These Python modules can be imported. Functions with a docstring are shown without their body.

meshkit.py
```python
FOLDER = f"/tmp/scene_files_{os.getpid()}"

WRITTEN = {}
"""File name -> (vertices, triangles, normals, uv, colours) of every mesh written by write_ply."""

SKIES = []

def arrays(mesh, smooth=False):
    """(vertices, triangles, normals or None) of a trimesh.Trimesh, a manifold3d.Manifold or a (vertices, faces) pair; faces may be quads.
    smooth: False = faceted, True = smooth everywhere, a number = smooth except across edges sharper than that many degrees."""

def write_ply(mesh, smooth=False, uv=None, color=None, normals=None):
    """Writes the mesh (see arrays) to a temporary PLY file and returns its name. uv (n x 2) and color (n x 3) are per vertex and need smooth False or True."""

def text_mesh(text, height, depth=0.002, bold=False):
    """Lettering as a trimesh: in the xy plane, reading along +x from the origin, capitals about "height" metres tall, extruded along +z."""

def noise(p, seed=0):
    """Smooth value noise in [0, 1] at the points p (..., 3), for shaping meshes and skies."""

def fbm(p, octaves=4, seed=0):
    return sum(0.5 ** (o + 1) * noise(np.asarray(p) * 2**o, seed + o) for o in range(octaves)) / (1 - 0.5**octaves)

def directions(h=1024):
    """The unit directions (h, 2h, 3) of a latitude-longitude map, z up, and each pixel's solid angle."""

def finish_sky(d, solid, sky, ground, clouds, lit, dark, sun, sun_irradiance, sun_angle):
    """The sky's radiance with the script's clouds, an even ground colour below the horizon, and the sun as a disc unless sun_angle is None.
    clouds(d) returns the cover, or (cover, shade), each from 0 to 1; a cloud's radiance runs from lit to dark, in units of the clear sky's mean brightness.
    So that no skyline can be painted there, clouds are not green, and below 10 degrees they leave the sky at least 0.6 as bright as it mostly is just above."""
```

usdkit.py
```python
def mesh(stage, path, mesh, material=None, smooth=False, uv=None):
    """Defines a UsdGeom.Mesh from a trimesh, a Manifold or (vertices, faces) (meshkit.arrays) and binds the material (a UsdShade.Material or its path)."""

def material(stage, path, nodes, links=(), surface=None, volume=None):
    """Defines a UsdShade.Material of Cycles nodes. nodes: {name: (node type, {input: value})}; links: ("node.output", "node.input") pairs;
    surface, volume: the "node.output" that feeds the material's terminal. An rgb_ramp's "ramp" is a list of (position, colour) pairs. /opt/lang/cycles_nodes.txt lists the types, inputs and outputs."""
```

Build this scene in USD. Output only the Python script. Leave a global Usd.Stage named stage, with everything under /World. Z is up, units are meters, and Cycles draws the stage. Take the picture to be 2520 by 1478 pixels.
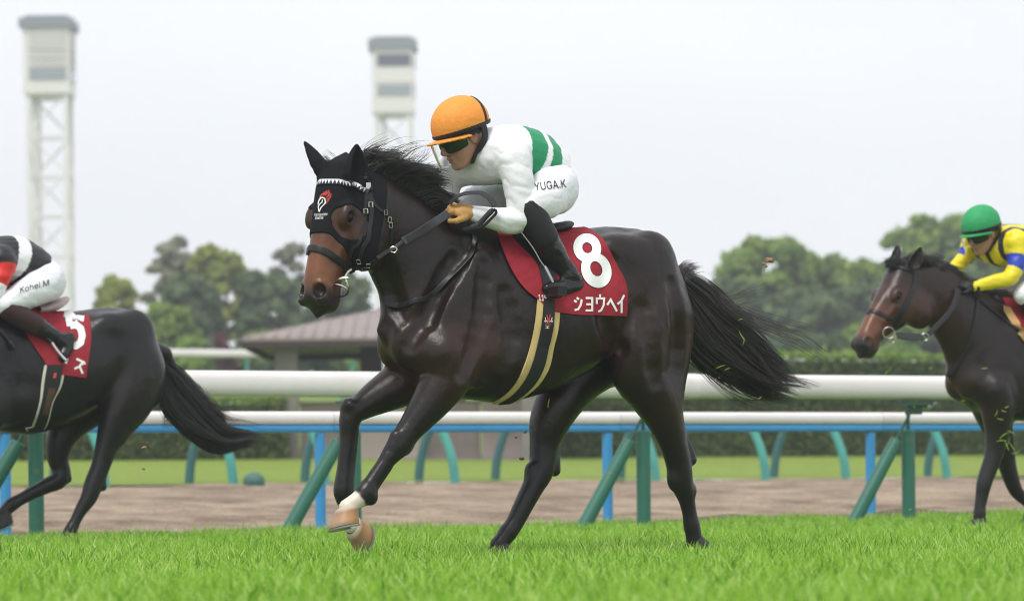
import math, random
import numpy as np, trimesh, shapely, shapely.geometry as sg, shapely.ops as so
from scipy.interpolate import PchipInterpolator
from scipy.ndimage import map_coordinates
from scipy.spatial import cKDTree
import usdkit, meshkit
from pxr import Usd, UsdGeom, UsdLux, UsdShade, Sdf, Gf, Vt

stage = Usd.Stage.CreateInMemory()
UsdGeom.SetStageUpAxis(stage, 'Z')
UsdGeom.SetStageMetersPerUnit(stage, 1.0)
UsdGeom.Xform.Define(stage, '/World')
UsdGeom.Scope.Define(stage, '/World/Looks')

# ------------------------------------------------------------------ camera, sky, sun
WPX, HPX, F, HOR, CZ, ROLL = 2520.0, 1476.5, 7700.0, 1185.0, 0.36, 0.0095
EYE = np.array([0.0, 0.0, CZ])
FOCUS, AP = 15.3, 0.038
EXPOSURE = 0.77
cam = UsdGeom.Camera.Define(stage, '/World/camera')
HA = 36.0
cam.CreateHorizontalApertureAttr(HA)
cam.CreateVerticalApertureAttr(HA * 600 / 1024)
FL = HA * F / WPX
cam.CreateFocalLengthAttr(FL)
cam.CreateHorizontalApertureOffsetAttr(0.0)
cam.CreateVerticalApertureOffsetAttr((HOR - HPX / 2) / WPX * HA)
cam.CreateFStopAttr(FL / 1000 / AP)
cam.CreateFocusDistanceAttr(FOCUS)
cam.CreateClippingRangeAttr(Gf.Vec2f(0.1, 4000))
cam.CreateExposureAttr(EXPOSURE)
cr, sr = math.cos(ROLL), math.sin(ROLL)
right, up, back = np.array([cr, 0, -sr]), np.array([sr, 0, cr]), np.array([0, -1.0, 0])
M = np.eye(4); M[0, :3], M[1, :3], M[2, :3], M[3, :3] = right, up, back, EYE
UsdGeom.Xformable(cam).AddTransformOp().Set(Gf.Matrix4d(*M.ravel().tolist()))

SUN_EL, SUN_AZ = math.radians(58), math.radians(205)       # azimuth measured as atan2(x, y) of the direction towards the sun
dome = UsdLux.DomeLight.Define(stage, '/World/sky')
dome.GetPrim().SetCustomDataByKey('kind', 'structure')
skymat = usdkit.material(stage, '/World/Looks/overcast_sky', {
    's': ('sky_texture', {'sky_type': 'single_scattering', 'sun_disc': False, 'sun_elevation': SUN_EL, 'sun_rotation': SUN_AZ, 'aerosol_density': 2.0}),
    'tc': ('texture_coordinate', {}),
    'mp': ('mapping', {'scale': (1, 1, 3.0)}),
    'n': ('noise_texture', {'scale': 1.6, 'detail': 5, 'roughness': 0.55}),
    'r': ('rgb_ramp', {'ramp': [(0.3, (5.6, 5.78, 6.05)), (0.7, (6.7, 6.8, 6.95))]}),
    'm': ('mix_color', {'fac': 0.93}),
    'b': ('background_shader', {'strength': 0.1})},
    [('tc.generated', 'mp.vector'), ('mp.vector', 'n.vector'), ('n.fac', 'r.fac'), ('s.color', 'm.a'), ('r.color', 'm.b'), ('m.result', 'b.color')],
    surface='b.background')
UsdShade.MaterialBindingAPI.Apply(dome.GetPrim()).Bind(skymat)
sun = UsdLux.DistantLight.Define(stage, '/World/sun')
sun.CreateNormalizeAttr(True); sun.CreateIntensityAttr(0.4); sun.CreateAngleAttr(18.0); sun.CreateColorAttr(Gf.Vec3f(1, 0.97, 0.92))
sd = np.array([math.sin(SUN_AZ) * math.cos(SUN_EL), math.cos(SUN_AZ) * math.cos(SUN_EL), math.sin(SUN_EL)])
zx = np.cross([0, 0, 1.0], sd); zx /= np.linalg.norm(zx); zy = np.cross(sd, zx)
M = np.eye(4); M[0, :3], M[1, :3], M[2, :3] = zx, zy, sd
UsdGeom.Xformable(sun).AddTransformOp().Set(Gf.Matrix4d(*M.ravel().tolist()))

# ------------------------------------------------------------------ helpers: names, things, materials
used = {}
def numbered(parent, name):
    k = (parent, name); n = used.get(k, 0); used[k] = n + 1
    return f'{parent}/{name}' if n == 0 else f'{parent}/{name}_{n:03d}'

def tag(p, label=None, cat=None, group=None, kind=None):
    p = p.GetPrim() if hasattr(p, 'GetPrim') else p
    for k, v in (('label', label), ('category', cat), ('group', group), ('kind', kind)):
        if v: p.SetCustomDataByKey(k, v)
    return p

class Thing:
    def __init__(self, name, label, cat, loc=(0, 0, 0), group=None):
        self.path = numbered('/World', name); self.loc = np.asarray(loc, float)
        self.x = UsdGeom.Xform.Define(stage, self.path)
        self.x.AddTranslateOp().Set(Gf.Vec3d(*self.loc.tolist()))
        tag(self.x, label, cat, group)

def verts_of(mesh):
    v, f, _ = meshkit.arrays(mesh)
    return v, f

def put(parent, name, mesh, m, smooth=40, label=None, kind=None, prim=None):
    """one Mesh prim; parent: Thing, (Thing, path) or None for top level. World coordinates in."""
    if isinstance(parent, Thing): pp, loc = parent.path, parent.loc
    elif parent is None: pp, loc = '/World', np.zeros(3)
    else: pp, loc = parent[1], parent[0].loc
    path = numbered(pp, name)
    v, f = verts_of(mesh)
    p = usdkit.mesh(stage, path, (v - loc, f), m, smooth=smooth)
    if prim is not None:
        api = UsdGeom.PrimvarsAPI(p)
        for k, a in prim.items():
            a = np.asarray(a, np.float32)
            if a.ndim == 1: api.CreatePrimvar(k, Sdf.ValueTypeNames.FloatArray, 'vertex').Set(Vt.FloatArray.FromNumpy(a))
            else: api.CreatePrimvar(k, Sdf.ValueTypeNames.Color3fArray, 'vertex').Set(Vt.Vec3fArray.FromNumpy(a))
    tag(p, label, kind=kind)
    return (parent if isinstance(parent, Thing) else (parent[0] if parent else None), path)

def cat_(ms):
    ms = [trimesh.Trimesh(*verts_of(m), process=False) for m in ms]
    return trimesh.util.concatenate(ms)

LK = '/World/Looks/'
def mat(name, col, rough=0.5, spec=0.5, metal=0.0, noise=None, bump=None, coat=0, sheen=0, obj=False):
    """noise: (scale, colour2, contrast lo, hi); bump: (scale, strength)"""
    n = {'p': ('principled_bsdf', {'base_color': col, 'roughness': rough, 'specular_ior_level': spec, 'metallic': metal, 'coat_weight': coat, 'sheen_weight': sheen})}
    l = []
    if noise or bump: n['g'] = ('geometry', {})
    if noise:
        n['n'] = ('noise_texture', {'scale': noise[0], 'detail': 4, 'roughness': 0.6})
        n['r'] = ('rgb_ramp', {'ramp': [(noise[2], col), (noise[3], noise[1])]})
        l += [('g.position', 'n.vector'), ('n.fac', 'r.fac'), ('r.color', 'p.base_color')]
    if bump:
        n['bn'] = ('noise_texture', {'scale': bump[0], 'detail': 4})
        n['b'] = ('bump', {'strength': bump[1], 'distance': bump[2] if len(bump) > 2 else 0.01})
        l += [('g.position', 'bn.vector'), ('bn.fac', 'b.height'), ('b.normal', 'p.normal')]
    return usdkit.material(stage, LK + name, n, l, surface='p.BSDF')

def primmat(name, attr='coat', rough=0.4, spec=0.5, bump=None, coat=0.0, sheen=0.0):
    n = {'a': ('attribute', {'attribute': attr}), 'g': ('geometry', {}),
         'p': ('principled_bsdf', {'roughness': rough, 'specular_ior_level': spec, 'coat_weight': coat, 'coat_roughness': 0.25, 'sheen_weight': sheen})}
    l = [('a.color', 'p.base_color')]
    if bump:
        n['bn'] = ('noise_texture', {'scale': bump[0], 'detail': 5, 'roughness': 0.6})
        n['b'] = ('bump', {'strength': bump[1], 'distance': bump[2]})
        l += [('g.position', 'bn.vector'), ('bn.fac', 'b.height'), ('b.normal', 'p.normal')]
        if len(bump) > 3:
            n['mp'] = ('mapping', {'scale': (1, 1, .3)}); n['bn2'] = ('noise_texture', {'scale': bump[3], 'detail': 3})
            n['b2'] = ('bump', {'strength': bump[4], 'distance': bump[5]})
            l += [('g.position', 'mp.vector'), ('mp.vector', 'bn2.vector'), ('bn2.fac', 'b2.height'), ('b2.normal', 'b.normal')]
    return usdkit.material(stage, LK + name, n, l, surface='p.BSDF')

# ------------------------------------------------------------------ pixels of the photograph (2520 wide) and space
def unroll(u, v):
    du, dv = np.asarray(u, float) - WPX / 2, np.asarray(v, float) - HOR
    return du * cr - dv * sr, dv * cr + du * sr
def pix(u, v, d):
    """the point at depth d (y) seen at pixel (u, v)"""
    du, dv = unroll(u, v)
    return np.stack([du / F * d, np.zeros_like(du) + d, CZ - dv / F * d], -1)
def raydir(uv):
    du, dv = unroll(uv[:, 0], uv[:, 1])
    r = np.stack([du / F, np.ones_like(du), -dv / F], -1)
    return r / np.linalg.norm(r, axis=1, keepdims=True)
def spline(pts, n):
    """Catmull-Rom like smooth resampling of points (k, dim) to n points"""
    pts = np.asarray(pts, float)
    s = np.concatenate([[0], np.cumsum(np.linalg.norm(np.diff(pts[:, :3], axis=0), axis=1) + 1e-9)])
    return PchipInterpolator(s, pts, axis=0)(np.linspace(0, s[-1], n))

def tube(pts, r, seg=10, cap=True):
    pts = np.asarray(pts, float); n = len(pts); r = np.broadcast_to(np.asarray(r, float), (n,))
    t = np.gradient(pts, axis=0); t /= np.linalg.norm(t, axis=1, keepdims=True) + 1e-12
    a = np.array([0, 0, 1.0]) if abs(t[0, 2]) < 0.9 else np.array([1.0, 0, 0])
    u = np.cross(a, t[0]); u /= np.linalg.norm(u); V = []
    ang = np.arange(seg) / seg * 2 * np.pi
    for i in range(n):
        u = u - t[i] * (u @ t[i]); u /= np.linalg.norm(u); w = np.cross(t[i], u)
        V.append(pts[i] + r[i] * (np.cos(ang)[:, None] * u + np.sin(ang)[:, None] * w))
    V = np.vstack(V); Fc = []
    k = np.arange(seg); k2 = (k + 1) % seg
    for i in range(n - 1):
        a0, b0 = i * seg, (i + 1) * seg
        Fc += [np.stack([a0 + k, a0 + k2, b0 + k2], 1), np.stack([a0 + k, b0 + k2, b0 + k], 1)]
    if cap:
        c0, c1 = len(V), len(V) + 1
        V = np.vstack([V, pts[:1], pts[-1:]])
        Fc += [np.stack([np.full(seg, c0), k2, k], 1), np.stack([np.full(seg, c1), (n - 1) * seg + k, (n - 1) * seg + k2], 1)]
    return trimesh.Trimesh(V, np.vstack(Fc), process=False)

def box(c, size, yaw=0.0):
    m = trimesh.creation.box(size)
    b = min(size) * 0.12
    m = trimesh.Trimesh(*verts_of(m), process=False)
    if yaw: m.apply_transform(trimesh.transformations.rotation_matrix(yaw, [0, 0, 1]))
    m.apply_translation(c); return m

def grid_faces(nu, nv):
    i, j = np.meshgrid(np.arange(nu - 1), np.arange(nv - 1), indexing='ij')
    a = (i * nv + j).ravel()
    return np.vstack([np.stack([a, a + nv, a + nv + 1], 1), np.stack([a, a + nv + 1, a + 1], 1)])

def shell(P, N, t, closed=False):
    """P (nu, nv, 3) sheet, offset by t along N: a closed thin slab"""
    nu, nv = P.shape[:2]
    f = grid_faces(nu, nv); top = (P + N * t).reshape(-1, 3); bot = P.reshape(-1, 3); n = nu * nv
    idx = np.arange(n).reshape(nu, nv)
    loop = np.concatenate([idx[0, :], idx[1:, -1], idx[-1, -2::-1], idx[-2:0:-1, 0]])
    l2 = np.roll(loop, -1)
    side = np.vstack([np.stack([loop, l2 + n, l2], 1), np.stack([loop, loop + n, l2 + n], 1)])
    F_ = np.vstack([f[:, ::-1], f + n, side])
    fn = np.cross(top[f[:, 1]] - top[f[:, 0]], top[f[:, 2]] - top[f[:, 0]])
    if (fn * N.reshape(-1, 3)[f[:, 0]]).sum() < 0: F_ = F_[:, ::-1]
    return trimesh.Trimesh(np.vstack([bot, top]), F_, process=False)

def ribbon(pts, nrm, w, t):
    """flat strap through pts lying on a surface with normals nrm"""
    pts, nrm = np.asarray(pts, float), np.asarray(nrm, float)
    tg = np.gradient(pts, axis=0); tg /= np.linalg.norm(tg, axis=1, keepdims=True) + 1e-12
    nrm = nrm - tg * (nrm * tg).sum(1, keepdims=True); nrm /= np.linalg.norm(nrm, axis=1, keepdims=True) + 1e-12
    s = np.cross(nrm, tg); w = np.broadcast_to(np.asarray(w, float), (len(pts),))[:, None]
    prof = np.array([[-.5, 0], [-.5, .7], [-.38, 1], [.38, 1], [.5, .7], [.5, 0]])
    V = np.stack([pts + s * w * p[0] + nrm * t * p[1] for p in prof], 1)
    n, k = V.shape[:2]
    f = grid_faces(n, k + 1)
    ij = f // (k + 1), f % (k + 1)
    f = ij[0] * k + ij[1] % k
    caps = [[0, 1, 2], [0, 2, 3], [0, 3, 4], [0, 4, 5]]
    o = (n - 1) * k
    f = np.vstack([f, np.array(caps), np.array(caps)[:, ::-1] + o])
    return trimesh.Trimesh(V.reshape(-1, 3), f, process=False)

# ------------------------------------------------------------------ smooth solids: a distance grid, blended primitives, surface nets
class Field:
    def __init__(self, lo, hi, h):
        self.lo = np.asarray(lo, float); self.h = h
        self.n = np.ceil((np.asarray(hi) - self.lo) / h).astype(int) + 1
        self.v = np.full(self.n, 0.5, np.float32)
        self.ax = [(self.lo[i] + h * np.arange(self.n[i])).astype(np.float32) for i in range(3)]
    def block(self, lo, hi):
        s = []
        for i in range(3):
            a = max(0, int((lo[i] - self.lo[i]) / self.h)); b = min(self.n[i], int((hi[i] - self.lo[i]) / self.h) + 2)
            if a >= b: return None
            s.append(slice(a, b))
        return tuple(s), np.ix_(self.ax[0][s[0]], self.ax[1][s[1]], self.ax[2][s[2]])
    def apply(self, fn, lo, hi, k, mode):
        r = self.block(np.asarray(lo) - k - 0.03, np.asarray(hi) + k + 0.03)
        if r is None: return
        s, (x, y, z) = r
        d = fn(x, y, z).astype(np.float32); c = self.v[s]
        if mode == 'sub':
            hh = np.maximum(k - np.abs(c + d), 0) / k; self.v[s] = np.maximum(c, -d) + hh * hh * k * 0.25
        else:
            hh = np.maximum(k - np.abs(c - d), 0) / k; self.v[s] = np.minimum(c, d) - hh * hh * k * 0.25
    def cone(self, p0, p1, r0, r1, k=0.03, lat=None, ks=1.0, mode='add'):
        p0, p1 = np.asarray(p0, float), np.asarray(p1, float); dv = p1 - p0
        R = max(r0, r1)
        if lat is not None: lat = np.asarray(lat, float)
        def fn(x, y, z):
            qx, qy, qz = x - p0[0], y - p0[1], z - p0[2]; e = dv
            if lat is not None:
                c = (qx * lat[0] + qy * lat[1] + qz * lat[2]) * (ks - 1)
                qx, qy, qz = qx + c * lat[0], qy + c * lat[1], qz + c * lat[2]
                e = dv + (dv @ lat) * (ks - 1) * lat
            t = np.clip((qx * e[0] + qy * e[1] + qz * e[2]) / max(e @ e, 1e-12), 0, 1)
            d = np.sqrt((qx - t * e[0]) ** 2 + (qy - t * e[1]) ** 2 + (qz - t * e[2]) ** 2) - (r0 + (r1 - r0) * t)
            return d / (max(ks, 1) ** 0.5)
        self.apply(fn, np.minimum(p0, p1) - R / min(ks, 1), np.maximum(p0, p1) + R / min(ks, 1), k, mode)
    def ell(self, c, rad, R=None, k=0.03, mode='add'):
        c, rad = np.asarray(c, float), np.asarray(rad, float); R = np.eye(3) if R is None else np.asarray(R, float)   # rows of R: the axes
        def fn(x, y, z):
            q = [x - c[0], y - c[1], z - c[2]]
            p = [R[i, 0] * q[0] + R[i, 1] * q[1] + R[i, 2] * q[2] for i in range(3)]
            k0 = np.sqrt(sum((p[i] / rad[i]) ** 2 for i in range(3))); k1 = np.sqrt(sum((p[i] / rad[i] ** 2) ** 2 for i in range(3)))
            return k0 * (k0 - 1) / np.maximum(k1, 1e-6)
        ext = np.sqrt(((R * rad[:, None]) ** 2).sum(0))
        self.apply(fn, c - ext, c + ext, k, mode)
    def chain(self, pts, k=0.03, lat=None, ks=1.0, smooth=4):
        """a limb: one tapered tube through all the joints, blended in once"""
        pts = np.asarray(pts, float)
        if smooth and len(pts) > 2: pts = spline(pts, (len(pts) - 1) * smooth + 1)
        R = pts[:, 3].max(); P0 = pts[:-1]; D = pts[1:] - P0
        if lat is not None: lat = np.asarray(lat, float)
        r = self.block(pts[:, :3].min(0) - R / min(ks, 1) - k - .03, pts[:, :3].max(0) + R / min(ks, 1) + k + .03)
        if r is None: return
        s, (x, y, z) = r
        best = np.full(self.v[s].shape, 1.0, np.float32)
        for p, dv in zip(P0, D):
            m = max(p[3], p[3] + dv[3]) / min(ks, 1) + k + .035; lo, hi = np.minimum(p[:3], p[:3] + dv[:3]) - m, np.maximum(p[:3], p[:3] + dv[:3]) + m
            i0 = [max(0, int((lo[i] - self.lo[i]) / self.h) - s[i].start) for i in range(3)]; i1 = [min(best.shape[i], int((hi[i] - self.lo[i]) / self.h) + 2 - s[i].start) for i in range(3)]
            if any(a >= b for a, b in zip(i0, i1)): continue
            sl = tuple(slice(a, b) for a, b in zip(i0, i1))
            qx, qy, qz = x[sl[0]] - p[0], y[:, sl[1]] - p[1], z[:, :, sl[2]] - p[2]; e = dv[:3]
            if lat is not None:
                c = (qx * lat[0] + qy * lat[1] + qz * lat[2]) * (ks - 1)
                qx, qy, qz = qx + c * lat[0], qy + c * lat[1], qz + c * lat[2]; e = e + (e @ lat) * (ks - 1) * lat
            t = np.clip((qx * e[0] + qy * e[1] + qz * e[2]) / max(e @ e, 1e-12), 0, 1)
            d = (np.sqrt((qx - t * e[0]) ** 2 + (qy - t * e[1]) ** 2 + (qz - t * e[2]) ** 2) - (p[3] + dv[3] * t)) / (max(ks, 1) ** 0.5)
            best[sl] = np.minimum(best[sl], d)
        c = self.v[s]; hh = np.maximum(k - np.abs(c - best), 0) / k
        self.v[s] = np.minimum(c, best) - hh * hh * k * 0.25
    def sample(self, P):
        return map_coordinates(self.v, ((np.asarray(P) - self.lo) / self.h).T, order=1, mode='nearest')
    def mesh(self, v=None, relax=6):
        v = self.v if v is None else v
        ins = v < 0
        c = np.zeros(np.array(v.shape) - 1, np.uint8)
        for a, b, d in np.ndindex(2, 2, 2):
            c += ins[a:v.shape[0] - 1 + a, b:v.shape[1] - 1 + b, d:v.shape[2] - 1 + d]
        act = np.argwhere((c > 0) & (c < 8))
        idx = np.full(c.shape, -1, np.int32); idx[tuple(act.T)] = np.arange(len(act))
        cor = list(np.ndindex(2, 2, 2)); val = {q: v[act[:, 0] + q[0], act[:, 1] + q[1], act[:, 2] + q[2]] for q in cor}
        acc = np.zeros((len(act), 3)); cnt = np.zeros(len(act))
        for q in cor:
            for ax in range(3):
                if q[ax] == 0:
                    q2 = list(q); q2[ax] = 1; q2 = tuple(q2)
                    a, b = val[q], val[q2]; m = (a < 0) != (b < 0)
                    t = np.where(m, a / np.where(m, a - b, 1), 0)
                    e = np.tile(np.array(q, float), (len(act), 1)); e[:, ax] = t
                    acc[m] += e[m]; cnt[m] += 1
        P = self.lo + self.h * (act + acc / cnt[:, None])
        Fc = []
        for ax in range(3):
            o1, o2 = [(1, 2), (2, 0), (0, 1)][ax]
            sl0 = [slice(1, n - 1) for n in v.shape]; sl1 = list(sl0); sl0[ax] = slice(0, v.shape[ax] - 1); sl1[ax] = slice(1, v.shape[ax])
            d = np.argwhere(ins[tuple(sl0)] != ins[tuple(sl1)])
            off = np.ones(3, int); off[ax] = 0; d = d + off
            flip = ins[tuple(d.T)]
            def cell(i, j):
                e = d.copy(); e[:, o1] -= i; e[:, o2] -= j; return idx[tuple(e.T)]
            q = np.stack([cell(1, 1), cell(0, 1), cell(0, 0), cell(1, 0)], 1)
            q[~flip] = q[~flip][:, ::-1]
            Fc += [q[:, [0, 1, 2]], q[:, [0, 2, 3]]]
        Fc = np.vstack(Fc)
        m = trimesh.Trimesh(P, Fc, process=False)
        if relax:
            e = np.vstack([Fc[:, [0, 1]], Fc[:, [1, 2]], Fc[:, [2, 0]]]); import scipy.sparse as sp
            A = sp.coo_matrix((np.ones(len(e) * 2), (np.r_[e[:, 0], e[:, 1]], np.r_[e[:, 1], e[:, 0]])), shape=(len(P), len(P))).tocsr()
            A = sp.diags(1 / np.maximum(np.asarray(A.sum(1)).ravel(), 1)) @ A
            V = P.copy()
            for i in range(relax):
                V = V + .55 * (A @ V - V); V = V - .57 * (A @ V - V)
            m = trimesh.Trimesh(V, Fc, process=False)
        return m

def biggest(m, least=200):
    cc = trimesh.graph.connected_components(m.face_adjacency, nodes=np.arange(len(m.faces)), min_len=least)
    keep = np.concatenate(cc)
    m = trimesh.Trimesh(m.vertices, m.faces[np.sort(keep)], process=False); m.remove_unreferenced_vertices(); return m

class Frame:
    """heading frame of a rider or horse: local (a forward, l to its left, z up)"""
    def __init__(self, theta, u, v, d):
        c, s = math.cos(theta), math.sin(theta)
        self.h, self.n = np.array([-c, -s, 0]), np.array([s, -c, 0]); self.o = pix(u, v, d); self.o[2] = 0
        self.c, self.s = c, s
    def P(self, u, v, l):
        du, dv = unroll(u, v); k = du / F
        a = (k * (self.o[1] - l * self.c) - self.o[0] - l * self.s) / (k * self.s - self.c)
        y = self.o[1] - a * self.s - l * self.c
        return np.stack([a, np.zeros_like(a) + l, CZ - dv / F * y], -1)
    def W(self, p):
        p = np.asarray(p, float)
        return self.o + p[..., :1] * self.h + p[..., 1:2] * self.n + p[..., 2:3] * np.array([0, 0, 1.0])
    def L(self, w):
        q = np.asarray(w, float) - self.o
        return np.stack([q @ self.h, q @ self.n, q[..., 2]], -1)
    def V(self, p):
        p = np.asarray(p, float)
        return p[..., :1] * self.h + p[..., 1:2] * self.n + p[..., 2:3] * np.array([0, 0, 1.0])
    def chain(self, pts):
        return np.array([np.append(self.P(q[0], q[1], q[2]), q[3]) for q in pts])
    def mesh(self, m):
        return trimesh.Trimesh(self.W(m.vertices), m.faces if np.linalg.det(np.stack([self.h, self.n, [0, 0, 1]])) > 0 else m.faces[:, ::-1], process=False)

class Caster:
    """camera rays onto a mesh"""
    def __init__(self, m):
        self.m = m; self.rt = trimesh.ray.ray_pyembree.RayMeshIntersector(m) if hasattr(trimesh.ray, 'ray_pyembree') else m.ray
        self.vn = self.tree = None
    def hit(self, uv, lift=0.0, fallback=None):
        uv = np.asarray(uv, float); d = raydir(uv)
        if self.vn is None:
            self.vn = meshkit.arrays(self.m, True)[2]
        loc, ri, ti = self.m.ray.intersects_location(np.tile(EYE, (len(uv), 1)), d, multiple_hits=False)
        P = np.full((len(uv), 3), np.nan); N = np.zeros((len(uv), 3))
        if len(ri):
            P[ri] = loc
            tri = self.m.faces[ti]; w = trimesh.triangles.points_to_barycentric(self.m.vertices[tri], loc)
            N[ri] = (self.vn[tri] * w[..., None]).sum(1)
        bad = np.isnan(P[:, 0])
        if bad.any():
            dep = fallback if fallback is not None else (np.nanmean(P[:, 1]) if (~bad).any() else 15.0)
            q = EYE + d[bad] * (dep / d[bad][:, 1])[:, None]
            if self.tree is None: self.tree = cKDTree(self.m.vertices)
            ti = self.tree.query(q)[1]; P[bad] = self.m.vertices[ti]; N[bad] = self.vn[ti]
        N /= np.linalg.norm(N, axis=1, keepdims=True) + 1e-9
        return P + N * lift, N

def flat_to_surface(poly, caster, lift, cell=2.5, thick=0.002, fallback=None):
    """a flat print given in pixels of the photograph, laid on the surface it is printed on"""
    ms = []
    for g in getattr(poly, 'geoms', [poly]):
        if g.is_empty or g.area < 0.5: continue
        v, f = trimesh.creation.triangulate_polygon(g.segmentize(cell), engine='earcut')
        v, f = trimesh.remesh.subdivide_to_size(np.c_[v, np.zeros(len(v))], f, cell * 2.2)
        P, N = caster.hit(v[:, :2], 0, fallback)
        a = np.cross(P[f[:, 1]] - P[f[:, 0]], P[f[:, 2]] - P[f[:, 0]])
        if (a * N[f[:, 0]]).sum() < 0: f = f[:, ::-1]
        ms.append(trimesh.Trimesh(P + N * lift, f, process=False))
    return cat_(ms) if ms else None

def curves(parent, name, strands, widths, m, label=None):
    """strands (n, k, 3) world; widths (n, k)"""
    pp, loc = (parent.path, parent.loc) if isinstance(parent, Thing) else (parent[1], parent[0].loc)
    path = numbered(pp, name); c = UsdGeom.BasisCurves.Define(stage, path)
    n, k = strands.shape[:2]
    c.CreateTypeAttr('linear')
    c.CreateCurveVertexCountsAttr(Vt.IntArray.FromNumpy(np.full(n, k, np.int32)))
    c.CreatePointsAttr(Vt.Vec3fArray.FromNumpy((strands - loc).reshape(-1, 3).astype(np.float32)))
    c.CreateWidthsAttr(Vt.FloatArray.FromNumpy(widths.reshape(-1).astype(np.float32))); c.SetWidthsInterpolation('vertex')
    UsdShade.MaterialBindingAPI.Apply(c.GetPrim()).Bind(m)
    tag(c, label)
    return c
# ------------------------------------------------------------------ the lie of the land: t along the rails, q across them
RA, RB = pix(90, 1300, 21.6)[:2], pix(2237, 1290, 24.76)[:2]
TE = (RB - RA) / np.linalg.norm(RB - RA); NE = np.array([-TE[1], TE[0]])
SPAN = np.linalg.norm(RB - RA)
ZQ = PchipInterpolator([-60, -0.5, 0.3, 2.5, 14, 27, 33, 48, 60, 3000], [-.072, -.072, -.05, 0.03, .37, .76, .95, 3.0, 3.05, 3.05])
def tq(t, q, z=None):
    t, q = np.asarray(t, float), np.asarray(q, float)
    p = RA + t[..., None] * TE + q[..., None] * NE
    return np.concatenate([p, (ZQ(q) if z is None else np.broadcast_to(z, q.shape))[..., None]], -1)
def at_q(u, q):
    """(t, depth) where the line of pixel column u crosses the line q"""
    du = (u - WPX / 2) / F
    A = np.array([[TE[0] - du * TE[1]]]); b = du * (RA[1] + q * NE[1]) - RA[0] - q * NE[0]
    t = b / A[0, 0]; return t, RA[1] + t * TE[1] + q * NE[1]
def q_edge(t): return 0.05 + 1.15 * np.clip((np.asarray(t) - 0.5) / 7, 0, 1) + 0.05 * np.sin(np.asarray(t) * 3.1)

M_turfsoil = mat('turf_soil', (0.12, 0.20, 0.025), 0.9, 0.1, noise=(9, (0.10, 0.13, 0.03), 0.35, 0.75))
M_dirt = usdkit.material(stage, LK + 'sandy_dirt', {
    'g': ('geometry', {}), 'mp': ('mapping', {'rotation': (0, 0, -math.atan2(TE[1], TE[0])), 'scale': (0.7, 1.0, 1)}),
    'n1': ('noise_texture', {'scale': 1.5, 'detail': 6, 'roughness': 0.65}), 'n2': ('noise_texture', {'scale': 26, 'detail': 3}),
    'r1': ('rgb_ramp', {'ramp': [(0.36, (0.165, 0.122, 0.085)), (0.62, (0.37, 0.29, 0.215))]}),
    'r2': ('rgb_ramp', {'ramp': [(0.36, (0.42, 0.40, 0.38)), (0.5, (1, 1, 1))]}),
    'm': ('mix_color', {'blend_type': 'multiply', 'fac': 0.55}), 'b': ('bump', {'strength': 0.6, 'distance': 0.03}),
    'p': ('principled_bsdf', {'roughness': 0.95, 'specular_ior_level': 0.15})},
    [('g.position', 'mp.vector'), ('mp.vector', 'n1.vector'), ('g.position', 'n2.vector'), ('n1.fac', 'r1.fac'), ('n2.fac', 'r2.fac'), ('r1.color', 'm.a'), ('r2.color', 'm.b'),
     ('m.result', 'p.base_color'), ('n2.fac', 'b.height'), ('b.normal', 'p.normal')], surface='p.BSDF')
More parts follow.
